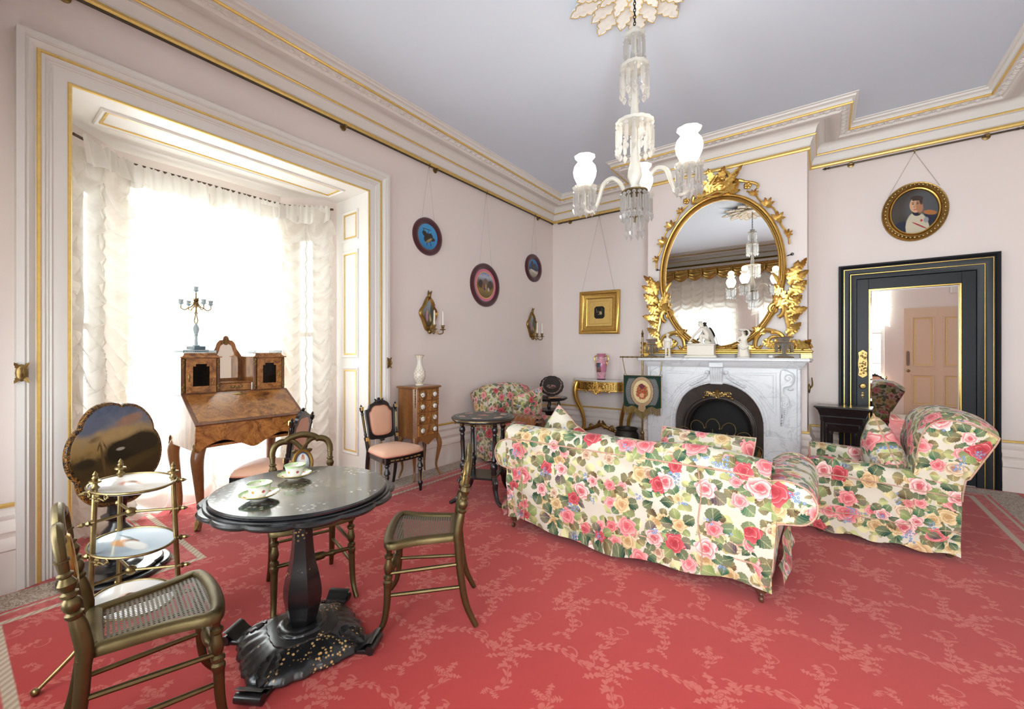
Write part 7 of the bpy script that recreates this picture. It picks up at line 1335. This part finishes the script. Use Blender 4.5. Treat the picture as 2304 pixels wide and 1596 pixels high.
t = thing('lacquer_tray', 'black scalloped lacquer tray standing upright on the corner table', 'tray', (.405, -.715, .73 + .155), radians(-12)); MTr = Matrix.Rotation(radians(-8), 4, 'X') @ Matrix(((1, 0, 0, 0), (0, 0, -1, 0), (0, 1, 0, 0), (0, 0, 0, 1)))
m = MB(); m.mat(MTr); m.prism(star(14, .25, .05, .6, .62, 140), -.008, .004, .003); m.build('panel', M['tray'], t); m = MB(); m.mat(MTr); P = [(x * .985, y * .985) for x, y in star(14, .25, .05, .6, .62, 140)]; m.tube([(x, y, .006) for x, y in P], .008, 7, True); m.build('raised_rim', M['ebony'], t)
cup(.325, -.965, .729, radians(20), 'white saucer on the round corner table', 'small white teacup on the round corner table beside the tray', .95)
g = G('painted_paper_fan'); x, y, z = g.sep(g.obj()); n = g.noise(g.obj(), 30, 4); g.fin(g.mix(n, L(214, 178, 140), L(190, 130, 96)), .7); M['fan'] = g.mt
t = thing('hand_fan', 'pale folding fan lying open on the round corner table', 'fan', (.50, -.97, .7295), radians(-30)); m = MB(); m.sheet(lambda u, v: ((.05 + .15 * v) * cos(-.3 + 1.6 * u), (.05 + .15 * v) * sin(-.3 + 1.6 * u), .004 + .004 * abs(sin(u * 40))), 40, 3); m.build('leaf', M['fan'], t); m = MB()
for k in range(6): a = -.3 + 1.6 * k / 5; m.tube([(0, 0, .004), (.14 * cos(a), .14 * sin(a), .005)], .003, 5)
m.tube([(0, 0, .004), (.26 * cos(-.45), .26 * sin(-.45), .006)], .007, 6, flat=.4); m.build('sticks', M['fan'], t)
# ---- gilt console with marble top, pink vase
cn = thing('console_table', 'carved gilt console table with a marble top under the square gilt picture', 'table', (1.045, -.075, .014))
out = [(q.x, q.y) for q in cr([(-.52, 0, 0), (-.52, -.14, 0), (-.47, -.22, 0), (-.38, -.26, 0), (-.30, -.32, 0), (-.12, -.375, 0), (0, -.385, 0), (.12, -.375, 0), (.30, -.32, 0), (.38, -.26, 0), (.47, -.22, 0), (.52, -.14, 0), (.52, 0, 0)], 4)]
m = MB(); m.prism(out, .945, .972, .008); m.build('marble_top', M['marbleg'], cn)
ins = [(x * .95, y * .95 if y < -.01 else 0) for x, y in out]
m = MB(); m.prism(ins, .80, .945, .006); fz = m.build('frieze', M['goldold'], cn, 40); m = MB(); m.tube([(x * .965, y * .965, .937) for x, y in out], .010, 7); m.tube([(x * .96, y * .96, .805) for x, y in out], .012, 7)
for i in range(3, len(out) - 3, 2): x, y = out[i]; m.ell((x * .955, y * .955, .915), (.014, .014, .010), 6, 4)
m.build('gadroon_moulding', M['gold'], fz)
def pt_on(f): i = f * (len(ins) - 1); k = min(int(i), len(ins) - 2); return Vector(ins[k]).lerp(Vector(ins[k + 1]), i - k)
m = MB(); rr = random.Random(8)
m.leaf((0, -.37, .94), (0, -.385, .74), .07, (0, -1, 0), .05, 5)
for s_ in (-1, 1):
    m.leaf((s_ * .02, -.375, .85), (s_ * .14, -.365, .80), .035, (0, -1, .2), .1, 5); m.leaf((s_ * .02, -.375, .82), (s_ * .08, -.37, .76), .03, (0, -1, 0), .1, 4); m.scroll((s_ * .10, -.385, .865), .034, 1.3, (s_, 0, 0), (0, 0, 1), .010); m.scroll((s_ * .19, -.375, .79), .028, 1.2, (s_, 0, 0), (0, 0, 1), .009)
for k in range(12): a = rr.uniform(-.05, .05); m.ell((a, -.392, .78 + rr.uniform(-.03, .10)), (.012, .010, .012), 6, 4)
m.build('carved_cartouche', M['gold'], fz, 50)
m = MB()
for f0, f1 in ((.30, .44), (.56, .70)):
    for i in range(9):
        for j in range(4):
            p = pt_on(f0 + (f1 - f0) * i / 8); n_ = p.normalized(); m.ell((p.x + n_.x * .004, p.y + n_.y * .004, .835 + j * .022 + (.011 if i % 2 else 0)), (.008, .006, .008), 5, 4)
m.build('trellis_panel', M['gold'], fz, 50)
for s_ in (-1, 1):
    for (bx, by, dx, dy) in ((.40, -.235, .8, -.6), (.49, -.05, 1, 0)):
        m = MB(); x, y = s_ * bx, by; sx = s_ * dx; m.tube([(x, y, .93), (x + sx * .025, y + dy * .025, .86), (x + sx * .035, y + dy * .035, .75), (x + sx * .01, y + dy * .01, .62), (x - sx * .05, y - dy * .05, .50), (x - sx * .10, y - dy * .10, .36), (x - sx * .11, y - dy * .11, .20), (x - sx * .06, y - dy * .06, .08), (x - sx * .03, y - dy * .03, .004)], [.040, .046, .042, .034, .032, .030, .024, .022, .028], 10, n=5)
        m.leaf((x + sx * .04, y + dy * .04, .88), (x + sx * .05, y + dy * .05, .66), .05, (sx, dy, 0), .0, 5); m.leaf((x + sx * .02, y + dy * .02, .68), (x - sx * .02, y - dy * .02, .52), .035, (sx, dy, 0), .1, 4); m.scroll((x - sx * .02, y - dy * .02, .50), .035, 1.2, (sx, dy, 0), (0, 0, 1), .012)
        for k in range(5): m.ell((x + sx * .055, y + dy * .055, .90 - k * .035), (.018, .018, .016), 6, 5)
        m.build('cabriole_leg', M['gold'], cn, 50)
m = MB(); m.tube([(-.30, -.15, .15), (-.18, -.18, .19), (-.08, -.19, .23), (0, -.19, .26), (.08, -.19, .23), (.18, -.18, .19), (.30, -.15, .15)], [.02, .024, .026, .03, .026, .024, .02], 8, n=4); rr = random.Random(5)
for k in range(26): x = rr.uniform(-.22, .22); m.ell((x, -.19 + rr.uniform(-.02, .02), .255 - abs(x) * .36 + rr.uniform(-.02, .05) * (1 - abs(x) * 3)), (.02, .02, .02), 6, 5)
for s_ in (-1, 1): m.scroll((s_ * .17, -.19, .225), .04, 1.3, (s_, 0, 0), (0, 0, 1), .012); m.leaf((s_ * .05, -.2, .26), (s_ * .0 + s_ * .02, -.2, .34), .03, (0, -1, 0), .1, 3)
m.build('stretcher', M['goldold'], cn, 50)
g = G('pink_enamelled_vase'); x, y, z = g.sep(g.obj()); n = g.noise(g.obj(), 38, 3, .6, 1.5); a = g.ang(y, x); c = g.mix(g.lt(g.abs(n - .5), .03, .03) * (g.lt(g.abs(z - .07), .05, .02) + g.lt(g.abs(z - .30), .05, .02)), L(206, 128, 158), L(240, 220, 210)); pnl = g.lt(g.abs(x + .012), .040, .003) * g.lt(g.abs(z - .19), .072, .004) * g.lt(y, 0.0, .01); c = g.mix(g.lt(z, .012, .004), c, (.02, .015, .03))
n2 = g.noise(g.obj(), 50, 3); pc = g.ramp(z * 6.0 - .6 + (n2 - .5) * .5, [(0, L(60, 50, 40)), (.45, L(150, 110, 100)), (.6, L(80, 86, 96)), (1, L(60, 70, 90))]); g.fin(g.mix(pnl, c, pc), .15); M['pinkv'] = g.mt
t = thing('vase', 'pink porcelain vase with gilt handles and a painted panel on the console', 'vase', (1.04, -.26, .987))
m = MB(); m.lathe([(.066, 0), (.070, .006), (.066, .014), (.058, .020), (.066, .06), (.076, .13), (.083, .20), (.085, .26), (.074, .30), (.055, .325), (.048, .345), (.055, .375), (.072, .402), (.068, .404), (.045, .36), (0, .34)], 28, fn=lambda a, z, r: 1 + (.04 * cos(10 * a) if z > .39 else 0)); m.build('body', M['pinkv'], t)
for s_ in (-1, 1): m = MB(); m.tube([(s_ * .050, 0, .35), (s_ * .085, 0, .372), (s_ * .115, 0, .345), (s_ * .112, 0, .30), (s_ * .088, 0, .275), (s_ * .094, 0, .245), (s_ * .083, 0, .22)], [.007, .009, .010, .010, .009, .008, .006], 8, n=5); m.leaf((s_ * .095, 0, .29), (s_ * .09, 0, .20), .014, (s_, 0, 0), .1, 3); m.build('handle', M['gold'], t)
# ---- banner screen
g = G('needlework_banner'); x, y, z = g.sep(g.obj()); xa = g.abs(x); n = g.noise(g.obj(), 34, 3, .6) - .5; n2 = g.noise(g.obj(), 60, 3) ; zc = z + .02; r = g.len(x / .115, zc / .15) + n * .08
c = g.mix(g.lt(r, 1.0, .04), (.006, .028, .018), L(222, 200, 150)); c = g.mix(g.lt(g.abs(r - 1.16), .14, .05), c, g.mix(n2, L(150, 116, 84), L(196, 170, 140)))
fern = g.lt(g.abs(g.len((x) / .115, zc / .15) - 1.62), .26, .06) * g.lt(g.frac(g.ang(zc, xa) * 13.0 + g.len(x, zc) * 24.0), .5, .2) * g.lt(g.abs(zc), .17, .02); c = g.mix(fern, c, L(150, 150, 150)); c = g.mix(g.lt(g.len(x / .05, (z + .235) / .05) + n * .5, 1.0, .1), c, L(170, 140, 104))
fw = g.lt(g.len((x + .0) / .075, (zc) / .10) + n * 1.1, 1.0, .1); c = g.mix(fw, c, g.mix(g.lt(n2, .55, .06), L(150, 140, 60), L(168, 70, 56))); c = g.mix(g.lt(g.len(x / .035, (zc - .07) / .035) + n, 1.0, .1), c, L(110, 50, 60)); c = g.mix(g.lt(g.len(x / .03, (zc + .05) / .03) + n, 1.0, .1), c, L(214, 160, 120)); g.fin(c, .9); M['banner'] = g.mt
M['fringe'] = plain('gold_silk_fringe', L(132, 112, 62), .7, 0, .3, 120)
bs = thing('banner_screen', 'brass pole screen with a green needlework banner left of the fireplace', 'fire screen', (1.93, -.93, .014), radians(3))
m = MB(); m.tube([(0, 0, .06), (0, 0, 1.62)], .012, 10); turned(m, (0, 0, 1.60), (0, 0, 1.70), [(0, .012), (.1, .017), (.2, .010), (.45, .019), (.6, .012), (.75, .009), (1, .001)]); turned(m, (0, 0, 1.32), (0, 0, 1.37), [(0, .014), (.3, .022), (.7, .022), (1, .014)]); turned(m, (0, 0, .30), (0, 0, .36), [(0, .016), (.3, .026), (.7, .026), (1, .016)]); m.build('pole', M['brass'], bs)
for k in range(3): a = k * 2.094 + .4; m = MB(); m.tube([(.012 * cos(a), .012 * sin(a), .34), (.03 * cos(a), .03 * sin(a), .15), (.10 * cos(a), .10 * sin(a), .06), (.17 * cos(a), .17 * sin(a), .012)], [.009, .009, .010, .010], 8, n=4); m.build('leg', M['brass'], bs)
m = MB(); turned(m, (-.30, -.02, 1.335), (.29, -.02, 1.335), [(0, .004), (.02, .014), (.04, .006), (.05, .009)] + [(.07 + .86 * k / 24, .0085 if k % 3 else .012) for k in range(25)] + [(.95, .009), (.96, .006), (.98, .014), (1, .004)]); m.build('crossbar', M['brass'], bs)
m = MB(); m.tube([(-.265, -.02, 1.33), (-.225, -.02, 1.12)], .006, 6); m.tube([(.262, -.02, 1.33), (.235, -.02, 1.11)], .006, 6)
for x in (-.225, .238): m.tube([(x + .018 * cos(k * .7), -.02, 1.095 + .018 * sin(k * .7)) for k in range(9)], .004, 6, True)
m.build('hanging_cord', M['brass'], bs)
bo = [(-.245, 1.09), (-.245, .68), (-.19, .665), (-.13, .69), (-.09, .675), (0, .60), (.09, .675), (.13, .69), (.19, .665), (.245, .68), (.245, 1.09)]
m = MB(); m.mat(Matrix(((1, 0, 0, 0), (0, 0, -1, 0), (0, 1, 0, 0), (0, 0, 0, 1)))); m.prism([(x, z - .90) for x, z in bo], -.004, .004); b_ = m.build('banner', M['banner'], bs, 38, (0, -.022, .90))
m = MB(); m.tube([(x, -.022, z) for x, z in bo], .005, 6, True)
for i in range(1, 9):
    p = Vector(bo[i]); q = Vector(bo[i + 1])
    k = max(2, int((q - p).length / .009))
    for j in range(k): c_ = p + (q - p) * j / k; m.tube([(c_.x, -.022, c_.y), (c_.x + .002 * sin(j * 2.3), -.024 - .003 * (j % 2), c_.y - .09 - .008 * sin(j * 1.7))], .0032, 4)
m.build('fringe', M['fringe'], bs)
# ---- dark bronze pot
t = thing('planter_pot', 'dark patinated bronze pot on the floor left of the fireplace', 'pot', (1.53, -.46, .014)); m = MB(); m.lathe([(.09, 0), (.12, .01), (.155, .07), (.172, .15), (.165, .21), (.145, .25), (.140, .262), (.155, .275), (.160, .288), (.150, .295), (.135, .285), (.13, .25), (.12, .05), (0, .03)], 36); m.build('body', M['pot'], t)
# ---- nest of black tables
nt = thing('nest_of_tables', 'nest of small black tables beside the mirrored door, right of the fireplace', 'table', (4.03, -.50, .014), radians(-6))
for k, (w_, d_, h_) in enumerate(((.25, .17, .80), (.20, .14, .70), (.155, .115, .62))):
    m = MB(); m.box(-w_, w_, -d_, d_, h_ - .018, h_, .004) ; loft(m, [([(-w_ * .80, -d_ * .8), (w_ * .80, -d_ * .8), (w_ * .80, d_ * .8), (-w_ * .80, d_ * .8)], h_ - .10), ([(-w_ * .86, -d_ * .86), (w_ * .86, -d_ * .86), (w_ * .86, d_ * .86), (-w_ * .86, d_ * .86)], h_ - .05), ([(-w_ * .96, -d_ * .96), (w_ * .96, -d_ * .96), (w_ * .96, d_ * .96), (-w_ * .96, d_ * .96)], h_ - .018)]); tp = m.build('table_top', M['ebony'], nt, 30)
    if k == 0:
        m = MB(); m.box(-w_ * .9, w_ * .9, -d_ * .5 - .002, -d_ * .5, h_, h_ + .0008); m.box(-w_ * .5, -w_ * .49, -d_ * .9, d_ * .9, h_, h_ + .0008); m.box(w_ * .45, w_ * .46, -d_ * .9, d_ * .9, h_, h_ + .0008); m.build('inlaid_line', M['brass'], tp)
    for sx in (-1, 1):
        for sy in (-1, 1): m = MB(); turned(m, (sx * w_ * .72, sy * d_ * .72, h_ - .10), (sx * w_ * .74, sy * d_ * .74, .012), [(0, .014), (.06, .018), (.1, .012), (.3, .013), (.5, .011), (.85, .012), (.88, .016), (1, .013)], 9); m.build('leg', M['ebony'], nt)
    m = MB(); 
    for sx in (-1, 1): m.tube([(sx * w_ * .74, -d_ * .74, .02 + .0), (sx * w_ * .74, d_ * .74, .02)], .012, 7)
    m.tube([(-w_ * .74, d_ * .74, .20), (w_ * .74, d_ * .74, .20)], .008, 6); m.build('stretcher', M['ebony'], nt)
# ================================================================ CEILING ROSE AND CHANDELIER
CHX, CHY = 2.818, -3.61
rs = thing('ceiling_rose', 'plaster ceiling rose of gilt-edged acanthus leaves above the chandelier', 'ceiling rose', (CHX, CHY, CE - .001))
M['plaster'] = plain('white_plaster', L(236, 234, 228), .6)
m = MB(); m.lathe([(.14, 0), (.12, -.03), (.07, -.05), (.03, -.055), (0, -.055)], 28); m.build('boss', M['trim'], rs)
for k in range(10):
    a = k * 2 * pi / 10; d = Vector((cos(a), sin(a), 0))
    for (r0, r1, w_, cz, da) in ((.22, .50, .10, -.03, 0), (.14, .40, .09, -.05, pi / 10), (.07, .26, .07, -.075, 0)):
        d = Vector((cos(a + da), sin(a + da), 0)); m = MB(); m.leaf(tuple(d * r0 + Vector((0, 0, -.015))), tuple(d * r1 + Vector((0, 0, cz))), w_, (0, 0, -1), .06, 6, .28, 24); o = m.build('acanthus_leaf', M['plaster'], rs, 60)
        m = MB(); L_ = r1 - r0; P = []
        for s_ in (-1, 1):
            for i in range(25):
                tt = (i if s_ < 0 else 24 - i) / 24; wv = w_ * (sin(pi * min(1, tt * .93 + .07)) ** .7) * (1 - .42 * (1 - abs(sin(pi * 6 * tt + .9 * tt))) ** 1.6) * (1 - .35 * tt); zz = -.015 + (cz + .015) * tt - .06 * L_ * tt * tt - w_ * .21 * (1 - .4 * tt); q = d * (r0 + L_ * tt - w_ * .30 * (1 - tt)) + Vector((-d.y, d.x, 0)) * s_ * wv * 1.0; P.append((q.x, q.y, zz))
        m.tube(P, .0030, 5, True); m.build('gilt_edge', M['gilt'], o)
cl = thing('chandelier', 'opaline and cut-glass chandelier with three lit globes hanging from the ceiling rose', 'chandelier', (CHX, CHY, 0))
m = MB()
z = 3.935; k = 0
while z > 3.615: 
    Q = Matrix.Translation((0, 0, z)) @ Matrix.Rotation(pi / 2 * (k % 2), 4, 'Z'); m.mat(Q); m.tube([(.008 * cos(a * .785), 0, .015 * sin(a * .785)) for a in range(8)], .0032, 5, True); z -= .023; k += 1
m.build('chain', M['irond'], cl)
def star_disc(z, r, n): 
    m = MB(); m.lathe([(.02, z - .012), (r * .7, z - .004), (r * 1.05, z + .004), (r * 1.1, z + .022), (r * .9, z + .016), (.02, z + .012)], 48, fn=lambda a, zz, rr: 1 + (.07 * abs(cos(n / 2 * a)) if rr > r * .6 else 0)); return m
def opal(nm, prof): m = MB(); m.lathe(prof, 24, fn=lambda a, z, r: 1 + .04 * cos(8 * a + z * 14)); return m.build(nm, M['opal'], cl)
opal('canopy_cup', [(.014, 3.555), (.030, 3.575), (.040, 3.605), (.036, 3.618), (.02, 3.60), (0, 3.60)]); opal('stem', [(.02, 3.56), (.024, 3.46), (.034, 3.36), (.02, 3.35)]); opal('stem', [(.018, 3.345), (.018, 3.20), (.020, 3.14), (.030, 3.03), (.042, 2.96), (.02, 2.95)]); opal('stem', [(.020, 2.95), (.022, 2.80), (.028, 2.72), (.046, 2.65), (.048, 2.61), (.032, 2.565), (.024, 2.55), (.034, 2.535), (.034, 2.525), (.014, 2.51)])
mdrop = MB(); mdrop.lathe([(0, .0), (.010, -.010), (.012, -.016), (.008, -.026), (0, -.030)], 6, cap=False); pr_n = [0]
def prism_mesh(Ls):
    m = MB(); m.lathe([(0, 0), (.011, -.008), (.014, -.015), (.008, -.024), (.002, -.027)], 6); m.lathe([(.002, -.027), (.0125, -.036), (.0125, -.036 - Ls), (.003, -.05 - Ls)], 6); m.lathe([(0, -.05 - Ls), (.011, -.058 - Ls), (.018, -.070 - Ls), (.012, -.088 - Ls), (0, -.108 - Ls)], 6); return m
PR = {}
def ringof(par, z, r, n, Ls, cx_=0.0, cy_=0.0, ph=0.0):
    for k in range(n):
        a = 2 * pi * k / n + ph; lc = (cx_ + r * cos(a), cy_ + r * sin(a), z)
        if Ls not in PR: o = prism_mesh(Ls).build('prism', M['prism'], par, 20, lc); PR[Ls] = o
        else: o = PR[Ls].copy(); COL.objects.link(o); o.parent = par; o.location = lc
        o.rotation_euler = (0, 0, a)
for (z, r, n, Ls) in ((3.556, .060, 9, .085), (3.345, .083, 11, .100), (2.955, .112, 15, .100)):
    d_ = star_disc(z, r, n).build('tier_disc', M['opal'], cl); ringof(d_, z + .002, r * 1.06, n, Ls)
m = MB(); m.lathe([(.012, 2.50), (.07, 2.495), (.088, 2.50), (.088, 2.508), (.03, 2.515)], 28); m.lathe([(.055, 2.345), (.06, 2.35), (.055, 2.355)], 24, cap=False); m.tube([(0, 0, 2.52), (0, 0, 2.30)], .008, 7)
for k in range(3): a = k * 2.09; m.tube([(.05 * cos(a), .05 * sin(a), 2.50), (.056 * cos(a), .056 * sin(a), 2.35)], .003, 5)
hub = m.build('hub', M['brass'], cl); ringof(hub, 2.497, .086, 15, .085); ringof(hub, 2.35, .056, 8, .060)
glL = []
for an in (0, 102, 188):
    a = radians(an); d = Vector((cos(a), sin(a), 0)); R = .355; P = lambda r, z: (d.x * r, d.y * r, z)
    m = MB(); m.tube([P(.06, 2.50), P(.10, 2.585), P(.155, 2.628), P(.215, 2.60), P(.245, 2.52), P(.275, 2.44), P(.32, 2.42), P(R, 2.455), P(R, 2.56)], [.013, .015, .016, .016, .015, .014, .013, .012, .010], 9, n=5); arm = m.build('arm', M['armglass'], cl)
    m = MB().at(d.x * R, d.y * R, 0); m.lathe([(.012, 2.555), (.05, 2.565), (.078, 2.583), (.085, 2.60), (.07, 2.592), (.02, 2.575)], 40, fn=lambda q, z, r: 1 + (.08 * abs(cos(5 * q)) if r > .05 else 0)); bb = m.build('drip_pan', M['armglass'], arm); ringof(bb, 2.585, .074, 10, .075, d.x * R, d.y * R)
    m = MB().at(d.x * R, d.y * R, 0); m.lathe([(.036, 2.592), (.040, 2.60), (.036, 2.612)], 20); m.build('gallery_ring', M['brass'], arm)
    m = MB().at(d.x * R, d.y * R, 0); m.lathe([(.034, 2.60), (.058, 2.635), (.078, 2.68), (.084, 2.715), (.076, 2.752), (.056, 2.778)], 32, cap=False); gb = m.build('globe_shade', M['glow'], arm)
    m = MB().at(d.x * R, d.y * R, 0); m.lathe([(.056, 2.778), (.050, 2.788), (.056, 2.805), (.072, 2.824)], 48, fn=lambda q, z, r: 1 + (.07 * abs(cos(4 * q)) if z > 2.80 else 0), cap=False); m.build('frilled_rim', M['rim'], gb)
    lp = bpy.data.lights.new('globe_lamp', 'POINT'); lp.energy = 3; lp.color = (1, .90, .74); lp.shadow_soft_size = .05; lo = bpy.data.objects.new('globe_lamp', lp); COL.objects.link(lo); lo.location = (CHX + d.x * R, CHY + d.y * R, 2.87)
